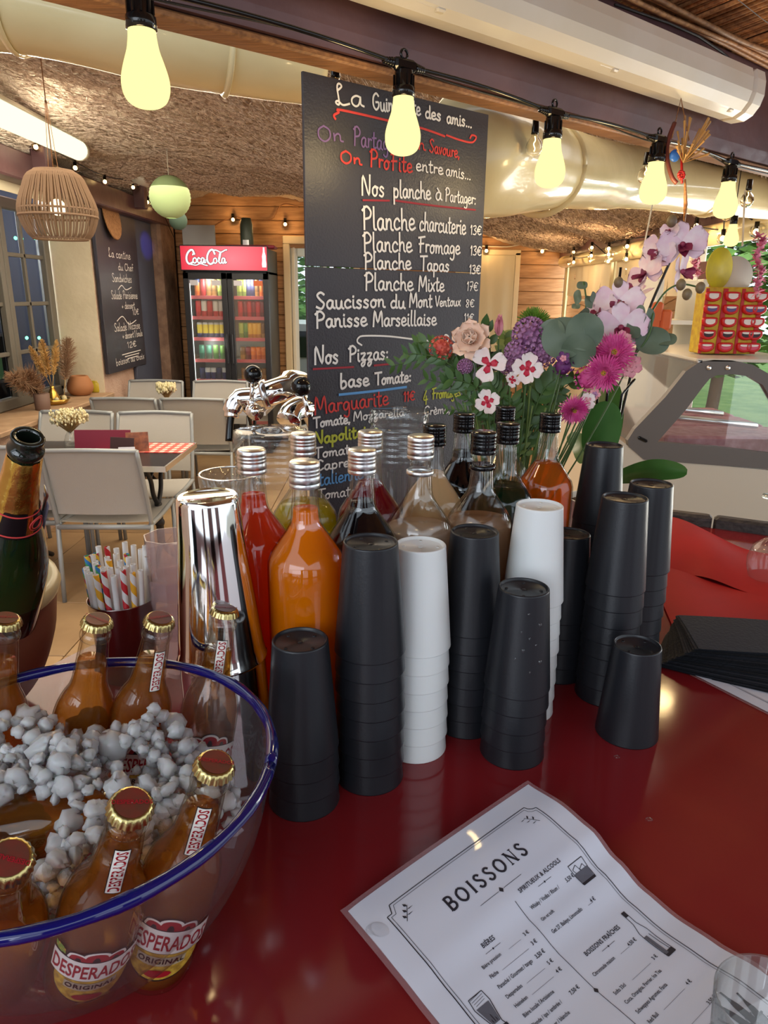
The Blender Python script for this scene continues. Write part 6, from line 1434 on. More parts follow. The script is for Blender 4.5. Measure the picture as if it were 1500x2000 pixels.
# script logo drawn as brush strokes on the sign, in sign units: width 1.0 = letters, height .5
def logo(off, wadd, m, name):
    b = MB(); x0, z0 = fl_ + .055, zs + .052; s = (zt - zs) * .62
    Ms = Matrix(((s, 0, 0, x0), (0, 0, -1, FY - .037 - off), (0, s, 0, z0), (0, 0, 0, 1)))
    def st(pts, w): ribbon(b, smooth_pts([(a, c, 0) for a, c in pts], 5), w + wadd, Ms, 0, 0, 0)
    st([(.62, .72), (.50, .98), (.28, .92), (.08, .62), (.06, .26), (.22, .06), (.46, .16)], .13)      # C
    st([(.62, .72), (.56, .80), (.50, .66)], .08)
    st([(.66, .46), (.54, .42), (.50, .24), (.60, .12), (.74, .22), (.72, .42), (.62, .46)], .09)       # o
    st([(1.00, .40), (.90, .48), (.82, .28), (.90, .12), (1.04, .20)], .09)                              # c
    st([(1.28, .44), (1.14, .46), (1.08, .24), (1.18, .12), (1.30, .40), (1.30, .14), (1.40, .20)], .09)   # a
    st([(1.40, .32), (1.52, .34)], .08)                                                                # -
    st([(2.06, .74), (1.92, 1.02), (1.68, .90), (1.52, .56), (1.54, .22), (1.72, .06), (1.92, .16)], .13)  # C
    st([(1.92, 1.0), (2.2, .98), (2.5, .86), (2.8, 1.0), (2.92, 1.02)], .09)                              # flourish
    st([(2.10, .46), (1.98, .40), (1.95, .22), (2.06, .12), (2.18, .22), (2.16, .42), (2.08, .46)], .09)     # o
    st([(2.30, .24), (2.40, .72), (2.50, .88), (2.44, .60), (2.34, .22), (2.44, .12), (2.52, .2)], .09)       # l
    st([(2.74, .44), (2.60, .46), (2.54, .24), (2.64, .12), (2.76, .40), (2.76, .14), (2.86, .20)], .09)     # a
    st([(.26, .04), (.7, -.02), (1.0, .08), (1.3, .0), (1.5, -.04)], .07)                                 # underline swash
    bxx = (fr_ - fl_) / s
    # bottle drawing at the far end of the sign
    cx = bxx - .62
    pr = [(-.045, 1.22), (.045, 1.22), (.055, .92), (.12, .62), (.11, .34), (.14, .10), (.12, -.12), (-.12, -.12), (-.14, .10), (-.11, .34), (-.12, .62), (-.055, .92)]
    k = 1 + wadd * 1.4; cz = .5
    b.add([Ms @ Vector((cx, cz, 0))] + [Ms @ Vector((cx + a * k * 1.15, cz + (c - cz) * (1 + wadd * .4), 0)) for a, c in pr], [(0, i + 1, (i + 1) % len(pr) + 1) for i in range(len(pr))], 0, False)
    return b.build(name, m, sg)
logo(.0, .06, skh, 'logo_outline'); logo(.004, 0, sw, 'logo_script')
shelf_z = [QY(440, y, FY + .3).z for y in (578, 614, 656, 699, 737)]
shelf_z = [QY(440, y, FY + .12).z for y in (579, 619, 660, 702, 741)]
0 and print('shelves', shelf_z)
wsh = mat('white_wire_shelf', srgb(210, 206, 200), .5); pstrip = mat('pink_price_strip', srgb(190, 84, 92), .5)
mid = fcx + .01
for z in shelf_z + [.62, .34]:
    for (x0, x1) in ((fl_ + .035, mid - .01), (mid + .01, fr_ - .035)):
        o = fb_(x0, x1, z - .012, z, FY + .09, FY + .55, 'shelf', wsh, fz, .002); fb_(x0, x1, z - .028, z + .006, FY + .08, FY + .09, 'price_strip', pstrip, o, .001)
for (x0, x1, nm) in ((fl_ + .002, mid - .002, 'l'), (mid + .002, fr_ - .002, 'r')):
    b = MB(); w = .055
    for (a, c, z0, z1) in ((x0, x0 + w, .22, zs - .02), (x1 - w, x1, .22, zs - .02), (x0, x1, .22, .28), (x0, x1, zs - .08, zs - .02)): b.merge(box(((a + c) / 2, FY + .015, (z0 + z1) / 2), (c - a, .03, z1 - z0), .003))
    d = b.build('door', bk, fz); box(((x0 + x1) / 2, FY + .018, (.28 + zs - .08) / 2), (x1 - x0 - 2 * w, .006, zs - .36)).build('pane', M['thin_glass'], d)
    hx = x1 - .025 if nm == 'l' else x0 + .025; box((hx, FY - .012, 1.1), (.02, .02, .3), .004).build('handle', bk, d)
    box((x0 + w + .05, FY + .008, zs - .115), (.08, .004, .05)).build('sticker', M['paper'], d)
    box((x1 - w - .05, FY + .008, zs - .115), (.09, .004, .05)).build('sticker', M['paper'] if nm == 'l' else mat('orange_sticker', srgb(206, 110, 70), .5), d)
lamp_strip = emission('fridge_lamp', (.93, 1, .92, 1), 2.4)
fb_(fl_ + .034, fl_ + .05, .3, zs - .12, FY + .06, FY + .075, 'lamp_strip', lamp_strip, fz, 0)
point_light('fridge_light', (fl_ + .25, FY + .06, 1.75), 2.5, (.95, 1, .95), .05); point_light('fridge_light', (fr_ - .2, FY + .06, 1.75), 2.2, (1, .96, .9), .05); point_light('fridge_light', (fl_ + .25, FY + .06, 1.15), 1.2, (.95, 1, .95), .05)
# cans and bottles on the shelves
def can_mesh(h, r): return lathe([(.0004, 0), (r * .8, 0), (r, h * .06), (r, h * .9), (r * .82, h), (r * .78, h * .985), (.0004, h * .985)], 14)
def can_mat(name, c1, c2, zb, c3=None):
    m = bpy.data.materials.new(name); m.use_nodes = True; nt = m.node_tree; bb = nt.nodes['Principled BSDF']; bb.inputs['Roughness'].default_value = .35
    tc = nt.nodes.new('ShaderNodeTexCoord'); sp_ = nt.nodes.new('ShaderNodeSeparateXYZ'); nt.links.new(tc.outputs['Object'], sp_.inputs[0]); mr = nt.nodes.new('ShaderNodeMapRange'); mr.inputs[2].default_value = .16; nt.links.new(sp_.outputs[2], mr.inputs[0])
    cr = nt.nodes.new('ShaderNodeValToRGB'); cr.color_ramp.interpolation = 'CONSTANT'; cr.color_ramp.elements[0].color = c2; cr.color_ramp.elements[1].position = zb; cr.color_ramp.elements[1].color = c1
    if c3: e = cr.color_ramp.elements.new(.82); e.color = c3
    nt.links.new(mr.outputs[0], cr.inputs[0]); nt.links.new(cr.outputs[0], bb.inputs['Base Color']); return m
CM_ = {'blue and yellow': can_mat('can_by', srgb(222, 196, 60), srgb(30, 40, 110), .28, srgb(190, 190, 190)), 'red': can_mat('can_r', srgb(196, 28, 34), srgb(170, 20, 28), .3), 'white and red': can_mat('can_wr', srgb(220, 214, 206), srgb(190, 30, 40), .35),
      'green': can_mat('can_g', srgb(92, 140, 56), srgb(60, 110, 44), .4), 'teal green': can_mat('can_t', srgb(60, 130, 104), srgb(40, 96, 80), .4), 'blue and silver': can_mat('can_bs', srgb(204, 206, 210), srgb(34, 44, 104), .45), 'navy': can_mat('can_n', srgb(40, 48, 96), srgb(34, 40, 80), .4),
      'orange': can_mat('can_o', srgb(226, 120, 40), srgb(206, 96, 30), .3, srgb(60, 80, 140)), 'yellow orange': can_mat('can_yo', srgb(226, 170, 40), srgb(190, 120, 30), .25), 'amber bottle': can_mat('can_ab', srgb(130, 88, 40), srgb(170, 120, 60), .3), 'lime': can_mat('can_l', srgb(170, 180, 80), srgb(120, 140, 60), .3), 'dark red': can_mat('can_dr', srgb(130, 24, 34), srgb(100, 18, 26), .3)}
cmesh = {}
rows = [(0, 0, ['orange', 'red', 'amber bottle', 'amber bottle', 'lime'], .20), (0, 1, ['lime', 'lime', 'navy', 'navy', 'amber bottle', 'orange'], .20), (1, 0, ['red', 'white and red', 'red', 'white and red', 'white and red'], .16), (1, 1, ['red', 'dark red', 'red', 'dark red', 'red', 'dark red'], .16),
        (2, 0, ['blue and yellow'] * 5, .155), (2, 1, ['lime', 'green', 'yellow orange', 'yellow orange', 'yellow orange', 'amber bottle'], .155), (3, 0, ['teal green', 'teal green', 'green', 'green'], .145), (3, 1, ['amber bottle', 'dark red', 'orange', 'orange', 'orange'], .13), (4, 0, ['navy', 'blue and silver', 'blue and silver', 'navy', 'blue and silver'], .12), (4, 1, ['amber bottle', 'lime', 'lime', 'amber bottle', 'amber bottle'], .12)]
SN = ['top', 'second', 'third', 'fourth', 'fifth']
for sh_, dr, kinds, h in rows:
    x0, x1 = ((fl_ + .075, mid - .07), (mid + .075, fr_ - .07))[dr]; cnt = {}
    for k, kd in enumerate(kinds):
        cnt[kd] = cnt.get(kd, 0) + 1; x = x0 + (x1 - x0) * (k + .5) / len(kinds)
        key = (kd, h); o = None
        if key not in cmesh: o = can_mesh(h, .029).build('drink_can', CM_[kd]); cmesh[key] = o.data
        else: o = bpy.data.objects.new('drink_can', cmesh[key]); COL.objects.link(o)
        o.location = (x, FY + .14, shelf_z[sh_] + .0005); ps = ['first', 'second', 'third', 'fourth', 'fifth', 'sixth'][k]
        tag(o, f'{kd} drink can, {ps} along the {SN[sh_]} fridge shelf, {("hinge-side", "door-side")[dr]} half'.replace('hinge-side half', 'half by the rough pier').replace('door-side half', 'half by the open door').replace('bottle drink can', 'drink'), 'drink', 'drinks on the fridge shelves')
# things on the fridge
c = QY(388, 468, FY + .2); tag(box((QY(388, 468, FY + .2).x, FY + .22, zt + .105), (.33, .02, .22), .003).build('white_box_sign', mat('pale_grey_card', srgb(168, 166, 164), .7)), 'blank pale grey card leaning on top of the red fridge sign', 'card')
c = QY(482, 460, FY + .25); t = thing('ceramic_bottle', 'tall dark green ceramic jug standing on the fridge', 'jug', (c.x, FY + .25, zt - .012))
lathe([(.0004, 0), (.06, 0), (.066, .02), (.064, .24), (.05, .285), (.045, .30), (.04, .30), (.0004, .29)], 20).build('jug_body', mat('dark_green_glaze', srgb(72, 84, 74), .4), t); box((0, -.066, .06), (.06, .004, .06)).build('sticker', M['paper'], t)
tag(box((QY(490, 480, FY + .1).x, FY + .1, zt + .005), (.5, .2, .03), .01).build('red_tray', M['magenta']), 'low dark red tray lying on top of the fridge', 'tray')

# ================================================================ TERRACE CHAIRS AND TABLES
def chair(label, x, y, rz, weave='textilene'):
    t = thing('terrace_chair', label, 'chair', (x, y, 0), (0, 0, R(rz)), 'taupe sling chairs on the terrace')
    w = .25; fm = M['chair_frame']
    # local frame: the sitter looks along +Y; the backrest is at -Y
    for s_ in (-1, 1):
        tube([(s_ * w, -.21, .44), (s_ * w, -.235, .2), (s_ * w, -.25, .001)], .0155, 8, flat=.8).build('leg', fm, t)
        tube([(s_ * w, .24, .44), (s_ * w, .245, .001)], .0155, 8, flat=.8).build('leg', fm, t)
        tube(smooth_pts([(s_ * w, .26, .445), (s_ * w, .0, .435), (s_ * w, -.21, .44)], 4), .0155, 8, flat=.8).build('seat_rail', fm, t)
        tube(smooth_pts([(s_ * w, -.205, .43), (s_ * w, -.255, .62), (s_ * w * .97, -.33, .87)], 4), .0155, 8, flat=.8).build('back_post', fm, t)
    tube([(-w, -.215, .425), (w, -.215, .425)], .015, 8).build('rear_rail', fm, t); tube([(-w, .25, .425), (w, .25, .425)], .015, 8).build('front_rail', fm, t)
    tube(smooth_pts([(-w * .97, -.33, .868), (0, -.345, .875), (w * .97, -.33, .868)], 5), .0155, 8, flat=.8).build('top_rail', fm, t)
    grid(lambda u, v: ((u - .5) * 2 * (w - .012), .25 - .45 * v, .452 - .022 * math.sin(math.pi * v) * 1 - .008 * math.sin(math.pi * u)), 8, 8).build('seat', M[weave], t)
    def bf(u, v): y_ = -.216 - .112 * (v ** 1.25); return ((u - .5) * 2 * (w - .012), y_ - .016 * math.sin(math.pi * u), .50 + .365 * v + (.006 * math.sin(math.pi * u) if v == 1 else 0))
    grid(bf, 8, 8).build('backrest', M[weave], t)
    return t
c1 = chair('grey sling chair with its back to the bar, nearest to the straws', -1.50, 3.72, 2, 'textilene_b')
def chair_at(label, px, py, dep, rz):
    p = ZC(px, py, dep); o = dup(c1, (0, 0, 0), (0, 0, R(rz)), label); a = R(rz); off = Vector((-math.sin(a), math.cos(a), 0)) * .33
    o.location = (p.x + off.x, p.y + off.y, 0)
    return o
p = ZC(168, 887, 3.61); a = R(2); c1.location = (p.x, p.y + .33, 0)
chair_at('grey sling chair half hidden by the champagne bottle', -20, 893, 3.66, 5)
for lab, px, py, dep, rz in (('sling chair across the dried flower table, facing the bar, beside the gingham runner', 303, 812, 4.77, 182), ('sling chair across the dried flower table, behind the white flowers', 150, 812, 4.77, 178),
                             ('sling chair with its back to the bar at the second table, nearest the beer tap', 376, 784, 5.40, 0), ('sling chair with its back to the bar at the second table, window side', 240, 784, 5.38, 0),
                             ('furthest sling chair in front of the fridge doors', 431, 749, 6.5, 181), ('furthest sling chair beside the rough pier', 305, 749, 6.48, 179)): chair_at(lab, px, py, dep, rz)
def table(label, x0, x1, y0, y1):
    t = thing('bistro_table', label, 'table', ((x0 + x1) / 2, (y0 + y1) / 2, 0)); w, d = x1 - x0, y1 - y0
    box((0, 0, .735), (w, d, .028), .004).build('table_top', M['table_top'], t)
    b = MB()
    for z in (.735,):
        for (cx, cy, sx_, sy_) in ((0, -d / 2, w + .01, .01), (0, d / 2, w + .01, .01), (-w / 2, 0, .01, d), (w / 2, 0, .01, d)): b.merge(box((cx, cy, z), (sx_, sy_, .03)))
    b.build('edge_band', M['alu'], t)
    for sx_ in (-1, 1):
        xx = sx_ * (w / 2 - .16); b = MB()
        b.merge(tube([(xx, 0, .45), (xx, 0, .2)], .022, 10))
        for s_ in (-1, 1):
            b.merge(tube(smooth_pts([(xx, 0, .44), (xx, s_ * .07, .52), (xx, s_ * .10, .62), (xx, s_ * .2, .72)], 4), .014, 8)); b.merge(tube(smooth_pts([(xx, 0, .22), (xx, s_ * .06, .16), (xx, s_ * .16, .08), (xx, s_ * .26, .02)], 4), .016, 8))
            b.merge(tube(smooth_pts([(xx, s_ * .10, .62), (xx, s_ * .04, .66), (xx, 0, .70)], 4), .008, 6))
        b.merge(ball((xx, 0, .33), .03, 12, 8)); b.build('cast_leg', M['iron'], t)
    return t
table('dark bistro table with aluminium edge, cast iron legs, holding dried flowers and cards', -2.30, -1.18, 3.71, 4.36)
table('dark bistro table behind, between the second and last rows of chairs', -2.20, -.95, 5.60, 6.22)
gm = bpy.data.materials.new('gingham'); gm.use_nodes = True; nt = gm.node_tree; pb_ = nt.nodes['Principled BSDF']; pb_.inputs['Roughness'].default_value = .8
tc = nt.nodes.new('ShaderNodeTexCoord')
def wv(ax):
    s_ = nt.nodes.new('ShaderNodeSeparateXYZ'); nt.links.new(tc.outputs['Object'], s_.inputs[0]); m_ = nt.nodes.new('ShaderNodeMath'); m_.operation = 'MULTIPLY'; m_.inputs[1].default_value = 1 / .055; nt.links.new(s_.outputs[ax], m_.inputs[0])
    f_ = nt.nodes.new('ShaderNodeMath'); f_.operation = 'FRACT'; nt.links.new(m_.outputs[0], f_.inputs[0]); g_ = nt.nodes.new('ShaderNodeMath'); g_.operation = 'GREATER_THAN'; g_.inputs[1].default_value = .5; nt.links.new(f_.outputs[0], g_.inputs[0]); return g_.outputs[0]
ad = nt.nodes.new('ShaderNodeMath'); ad.operation = 'ADD'; nt.links.new(wv(0), ad.inputs[0]); nt.links.new(wv(1), ad.inputs[1]); md = nt.nodes.new('ShaderNodeMath'); md.operation = 'MULTIPLY'; md.inputs[1].default_value = .5; nt.links.new(ad.outputs[0], md.inputs[0])
cr = nt.nodes.new('ShaderNodeValToRGB'); cr.color_ramp.interpolation = 'CONSTANT'; cr.color_ramp.elements[0].color = srgb(226, 206, 196); e = cr.color_ramp.elements.new(.3); e.color = srgb(204, 110, 100); cr.color_ramp.elements[1].position = .3; cr.color_ramp.elements[2].position = .8; cr.color_ramp.elements[2].color = srgb(186, 62, 58)
nt.links.new(md.outputs[0], cr.inputs[0]); nt.links.new(cr.outputs[0], pb_.inputs['Base Color'])
tag(box((-1.44, 4.19, .7515), (.52, .28, .003)).build('table_runner', gm), 'red and white gingham mat on the corner of the nearer bistro table', 'tablecloth')
tag(box((-1.40, 5.90, .7515), (.6, .34, .003)).build('table_runner', gm), 'gingham mat on the further bistro table', 'tablecloth')
# menu holder and cards on the near table
def card(name, label, px0, px1, py, dep, h, m, tilt=-8, rz=0, z0=.751, th=.006, cat='menu holder'):
    a, c = ZC(px0, py, dep), ZC(px1, py, dep); w = (c - a).length; t = box((0, 0, h / 2), (w, th, h), .001).build(name, m); t.location = ((a.x + c.x) / 2, a.y, z0); t.rotation_euler = (R(tilt), 0, R(rz)); return tag(t, label, cat)
card('menu_holder', 'magenta menu holder standing on the table with dried flowers', 148, 254, 870, 4.2, .115, M['magenta'], -10, 4, th=.02)
card('menu_card', 'dark wine card standing in front of the magenta holder', 212, 262, 880, 4.06, .10, mat('dark_card', srgb(60, 40, 44), .5), -14, -10, cat='card')
card('menu_card', 'brown picture card standing beside the wine card', 248, 290, 872, 4.14, .115, mat('brown_card', srgb(104, 58, 44), .5, noise=(30, srgb(150, 90, 60))), -14, 18, cat='card')
card('price_tag', 'little white folded price tag at the table edge', 232, 263, 890, 3.95, .07, M['paper'], -20, 12, cat='tag')
# vases with dried flowers
def dried(name, label, loc, n, h, spread, m, tipm, vm, vh=.1, vr=.04, seed=0, tip_r=.006):
    rr = random.Random(seed); t = thing(name, label, 'vase', loc)
    lathe([(.0004, 0), (vr, 0), (vr * 1.15, vh * .25), (vr * .8, vh * .7), (vr * .45, vh * .9), (vr * .5, vh), (vr * .4, vh), (.0004, vh * .5)], 20).build('vase_body', vm, t)
    b, q = MB(), MB()
    for k in range(n):
        a = rr.uniform(0, 6.28); s_ = spread * rr.random() ** .6; e = Vector((s_ * math.cos(a), s_ * math.sin(a), h * rr.uniform(.7, 1.05))); b.merge(tube([(0, 0, vh * .8), e * .6 + Vector((0, 0, vh * .4)), e], .0012, 4))
        q.merge(ball(e, tip_r * rr.uniform(.7, 1.3), 6, 5, sc=(1, 1, 1 + 1.2 * rr.random())))
    b.build('stems', m, t)['kind'] = 'stuff'; q.build('flower_heads', tipm, t)['kind'] = 'stuff'; return t
cream = mat('cream_flowers', srgb(216, 208, 168), .8); straw = mat('straw_stems', srgb(170, 140, 88), .8)
dried('dried_flower_vase', 'small glass vase of creamy baby breath flowers beside the magenta holder', tuple(ZC(140, 872, 4.32).xy) + (.75,), 300, .20, .11, straw, cream, M['thin_glass'], .09, .035, 1, .006)
dried('dried_flower_vase', 'small bunch of cream flowers on the further bistro table', tuple(ZC(325, 772, 5.85).xy) + (.75,), 200, .17, .08, straw, cream, M['magenta'], .06, .04, 2, .009)
def plume(label, a, c, r, m, seed=0):
    rr = random.Random(seed); a, c = Vector(a), Vector(c); t = thing('pampas_plume', label, 'dried plant'); tube([a, a.lerp(c, .5)], .003, 5).build('stem', straw, t); b = MB()
    for k in range(420):
        u = rr.uniform(.3, 1.05); p = a.lerp(c, u); rad = r * math.sin(math.pi * min(1, (u - .22) / .85)) ** .7; d = Vector((rr.gauss(0, 1), rr.gauss(0, 1), rr.gauss(0, .6))).normalized()
        e = p + d * rad + (c - a).normalized() * rad * .6; b.merge(tube([p, e], [.0035, .0008], 3, caps=False))
    b.build('plume', m, t)['kind'] = 'stuff'
pm = mat('pampas_brown', srgb(150, 118, 92), .95); pm2 = mat('pampas_straw', srgb(196, 158, 98), .95)
LX = XL - .14
def LP(px, py, x=LX): return QX(px, py, x)
gv = LP(104, 775); t = thing('brass_vase', 'small brass bud vase in a bowl on the window ledge', 'vase', (gv.x, gv.y, .818)); lathe([(.0004, 0), (.05, 0), (.055, .03), (.03, .09), (.014, .12), (.016, .135), (.01, .135), (.0004, .1)], 20).build('vase_body', M['brass'], t)
lathe([(.0004, 0), (.09, .0), (.12, .04), (.115, .04), (.08, .008), (.0004, .008)], 24).build('brass_dish', M['brass'], t)
for k in range(7): ball((.085 * math.cos(k * .9), .085 * math.sin(k * .9), .04), .02, 10, 6).build('pale_stone', M['cream_glaze'], t)
plume('upright straw plume fanning above the brass vase', (gv.x, gv.y, .93), LP(82, 668), .045, pm2, 1); plume('leaning straw plume above the brass vase', (gv.x, gv.y, .93), LP(60, 680), .035, pm2, 2); plume('curved straw plume above the brass vase, window side', (gv.x, gv.y, .93), LP(110, 668), .035, pm2, 5)
plume('drooping brown pampas plume at the window corner', LP(95, 772), LP(25, 735), .10, pm, 3); plume('bushy brown pampas plume in front of the window reveal', LP(125, 775), LP(132, 668), .09, pm, 4); plume('low brown pampas plume on the ledge end', LP(85, 790), LP(52, 730), .11, pm, 6)
c = LP(163, 768); t = thing('wicker_basket', 'round wicker basket vase on the window ledge', 'basket', (c.x, c.y - .05, .818))
pr = []
for k in range(15): z = .16 * k / 14; pr += [(.065 + .038 * math.sin(math.pi * (z / .16) ** .8) + .003 * (k % 2), z)]
lathe([(.0004, 0)] + pr + [(.05, .16), (.06, .12), (.0004, .02)], 28).build('basket_body', mat('wicker', srgb(166, 112, 72), .7), t)
c = LP(183, 766); t = thing('candle_jar', 'yellow glass candle jar on the window ledge', 'jar', (c.x + .05, c.y - .05, .818))
lathe([(.0004, 0), (.058, 0), (.062, .01), (.062, .075), (.054, .09), (.058, .1), (.056, .1), (.0004, .075)], 24).build('jar_body', mat('yellow_glass', srgb(186, 166, 50), .2), t)
c = LP(84, 800); o = lathe([(.0004, 0), (.05, 0), (.052, .005), (.055, .115), (.05, .118), (.0004, .1)], 20).build('brown_pot', mat('brown_pot', srgb(112, 88, 78), .6)); o.location = (c.x + .05, c.y - .1, .818); tag(o, 'plain brown pot at the near end of the window ledge', 'pot')

# ================================================================ LEFT WALL: boards, lights, lamps
def wall_board(name, label, px0, py0, px1, py1, m, x=XL + .012, th=.02):
    a, c = QX(px0, py0, x), QX(px1, py1, x); return a, c
a_, c_ = QX(190, 560, XL + .02).y, QX(268, 560, XL + .02).y; z0, z1 = QX(230, 725, XL + .02).z, QX(230, 395, XL + .02).z
wb = thing('chalk_menu', 'long narrow chalk menu board on the pink pier of the window wall', 'menu board'); box((XL + .032, (a_ + c_) / 2, (z0 + z1) / 2), (.03, c_ - a_, z1 - z0), .003).build('board_panel', M['board'], wb)
MW = Matrix(((0, 0, 1, XL + .0475), (1, 0, 0, 0), (0, 1, 0, 0), (0, 0, 0, 1))); hb_ = MB()
W_ = c_ - a_
for txt, fy, f0, f1, h in (('La cantine', .70, .25, .8, .07), ('du Chef', .63, .45, .85, .06), ('Sandwiches', .56, .28, .78, .07), ('Salade Parisienne', .46, .22, .9, .07), ('+ dessert', .40, .45, .8, .06), ('10E', .36, .72, .9, .05), ('Salade Nicoise', .27, .22, .9, .07), ('+ dessert 1 boule', .22, .4, .95, .06), ('12E', .16, .5, .75, .05), ('boisson au choix', .07, .18, .95, .06)):
    y_ = z0 + (z1 - z0) * (fy - .03); handwriting(hb_, txt, (a_ + W_ * f0, y_), (a_ + W_ * f1, y_), h, .006, MW, 0, .0004)
for pts in ([(.4, .52), (.5, .545), (.6, .52), (.75, .535)], [(.3, .335), (.45, .36), (.6, .31), (.8, .33)], [(.35, .13), (.85, .135)], [(.42, .115), (.8, .118)], [(.48, .10), (.75, .102)]):
    ribbon(hb_, smooth_pts([(a_ + W_ * u, z0 + (z1 - z0) * v - .05, 0) for u, v in pts], 5), .008, MW, 0, .0004)
hb_.build('chalk_writing', M['chalk_w'], wb)['kind'] = 'stuff'
c = QX(220, 423, XL + .07); o = lathe([(.0004, .0)] + [(.02 * k, .006 + .004 * (k % 2)) for k in range(1, 10)] + [(.19, .0), (.0004, -.006)], 36).build('woven_disc', mat('straw_disc', srgb(170, 124, 80), .8, noise=(60, srgb(140, 98, 60)))); o.location = (XL + .06, c.y, c.z); o.rotation_euler = (0, R(82), 0); tag(o, 'round woven straw disc hanging over the chalk menu board', 'decoration')
# fairy lights along the window wall beam
fglow = emission('fairy_glow', (1, .66, .26, 1), 9)
fm_ = None
def fairy(loc, label, group, s=1.0):
    global fm_
    if fm_ is None:
        t = thing('fairy_light', label, 'light', group=group); ball((0, 0, 0), .011, 10, 8).build('glow', fglow, t); lathe([(.016, -.002), (.021, -.02), (.016, -.034), (.004, -.040)], 12, c=(0, 0, .018)).build('globe', clear_b, t); lathe([(.009, .012), (.009, .035), (.0004, .036)], 10).build('socket', M['black_gloss'], t); fm_ = t
    else: t = dup(fm_, label=label, group=group)
    t.location = loc; t.scale = (s, s, s); return t
prevp = []
for i, (px, py) in enumerate(((70, 287), (147, 328), (205, 355), (260, 366), (288, 395), (310, 408))):
    p = QX(px, py, XL + .19); fairy(p, 'warm string light on the beam over the window wall, ' + ['above the window edge', 'over the window reveal', 'over the chalk menu', 'past the straw disc', 'above the blue panel', 'nearest the paper lantern'][i], 'string lights on the window wall', 1.4); prevp.append(p + Vector((0, 0, .04)))
tag(tube(smooth_pts([prevp[0] - Vector((0, 1, -.02))] + prevp + [(-2.25, 8.0, 2.2)], 5), .004, 5).build('light_cable', M['iron']), 'dark cable of string lights along the window wall beam', 'cable')
for i, (px, py) in enumerate(((455, 429), (557, 438), (950, 490), (1059, 491), (485, 445))):
    p = QY(px, py, YB + .04); fairy(p, 'warm string light on the pine back wall, ' + ['above the fridge sign', 'over the open door', 'beside the menu board edge', 'in the far pine corner', 'beside the green jug'][i], 'string lights on the pine wall', 1.7)
    if i in (0, 1, 2, 3): point_light('string_light', p + Vector((0, -.12, .0)), 1.4, (1, .6, .24), .03)
tag(tube(smooth_pts([QY(*q, YB + .07) for q in ((400, 470), (420, 440), (455, 425), (480, 430), (530, 428), (545, 405), (560, 398), (585, 405))], 5), .006, 5).build('light_cable', M['raw_wood']), 'thin pale cable looping over the fridge on the pine wall', 'cable')
tag(tube(smooth_pts([QY(*q, YB + .07) for q in ((930, 480), (990, 482), (1030, 476), (1062, 484))], 5), .006, 5).build('light_cable', M['fixture']), 'pale cable hung along the pine wall past the menu board', 'cable')
rr = random.Random(8)
ends = []
for i in range(26):
    u = (i / 25); x = XR - .06 - .05 * (i % 3); y = 7.6 - 3.9 * u ** .75; z = 1.97 + .05 * math.sin(i * 1.7) + .04 * (i % 2)
    fairy((x, y, z), 'warm string light in the cluster hanging under the beam of the open terrace side', 'string light cluster on the open side', 1.3); ends.append((x, y, z + .04))
tag(tube(smooth_pts(ends, 3), .004, 5).build('light_cable', M['iron']), 'cable of the string light cluster on the open terrace side', 'cable')
for y in (4.2, 5.6, 7.0): point_light('string_light', (XR - .3, y, 1.95), 4, (1, .66, .32), .05)
# pendant basket lamp
pc_ = ZC(112, 400, 2.9); t = thing('pendant_lamp', 'woven string pendant lampshade hanging before the window', 'lamp', pc_)
shp = [(.075, .125), (.105, .105), (.125, .06), (.148, .0), (.150, -.045), (.128, -.105), (.105, -.13)]
b = MB(); q = smooth_pts([(r, z, 0) for r, z in shp], 5)
for k in range(96):
    a = 2 * math.pi * k / 96; tw_ = .05 * math.sin(k * 2.1)
    b.merge(tube([(p.x * math.cos(a + tw_ * i / 30), p.x * math.sin(a + tw_ * i / 30), p.y) for i, p in enumerate(q)][::2], .0032, 4, caps=False))
b.build('cord_weave', mat('jute', srgb(136, 112, 90), .9), t)['kind'] = 'stuff'
for (r, z) in ((.075, .125), (.149, -.02), (.105, -.13), (.151, -.045)): tube([(r * math.cos(a), r * math.sin(a), z) for a in [2 * math.pi * k / 32 for k in range(33)]], .005, 6).build('hoop', bpy.data.materials['jute'], t)
ball((0, 0, -.01), .032, 16, 10).build('bulb', emission('pendant_glow', (1, .74, .4, 1), 3), t)
for s_ in (-1, 0, 1): tube([(s_ * .02, 0, .125), (s_ * .003, 0, .38)], .0012, 4).build('suspension_cord', M['raw_wood'], t)
tube([(0, 0, .03), (0, 0, .38), (0, 0, ceil_z(pc_.x, pc_.y) - pc_.z)], .0022, 5).build('cable', M['raw_wood'], t)
def lantern(px, py, dep, r, label, m):
    c = ZC(px, py, dep); t = thing('paper_lantern', label, 'lantern', c); n = 15
    pr = [(.0004, r * .93), (r * .25, r * .93)]
    for k in range(n + 1):
        th = math.pi * (.08 + .84 * k / n); pr += [(r * math.sin(th) * (1.0 if k % 1 else .985), r * math.cos(th))]
        if k < n: th2 = math.pi * (.08 + .84 * (k + .5) / n); pr += [(r * math.sin(th2) * 1.012, r * math.cos(th2))]
    lathe(pr[::-1], 32).build('paper_shade', m, t); tube([(0, 0, r * .9), (0, 0, ceil_z(c.x, c.y) - c.z)], .003, 5).build('cord', M['fixture'], t)
    tube([(r * .25 * math.cos(a), r * .25 * math.sin(a), r * .94) for a in [.4 * k for k in range(17)]], .002, 4).build('wire_ring', M['alu'], t)
lantern(332, 385, 5.0, .142, 'pale green round paper lantern over the terrace', mat('green_paper', srgb(166, 190, 140), .8, sub=.1))
lantern(348, 431, 6.2, .078, 'small dark teal paper lantern below the pale green one', mat('teal_paper', srgb(74, 96, 84), .8))
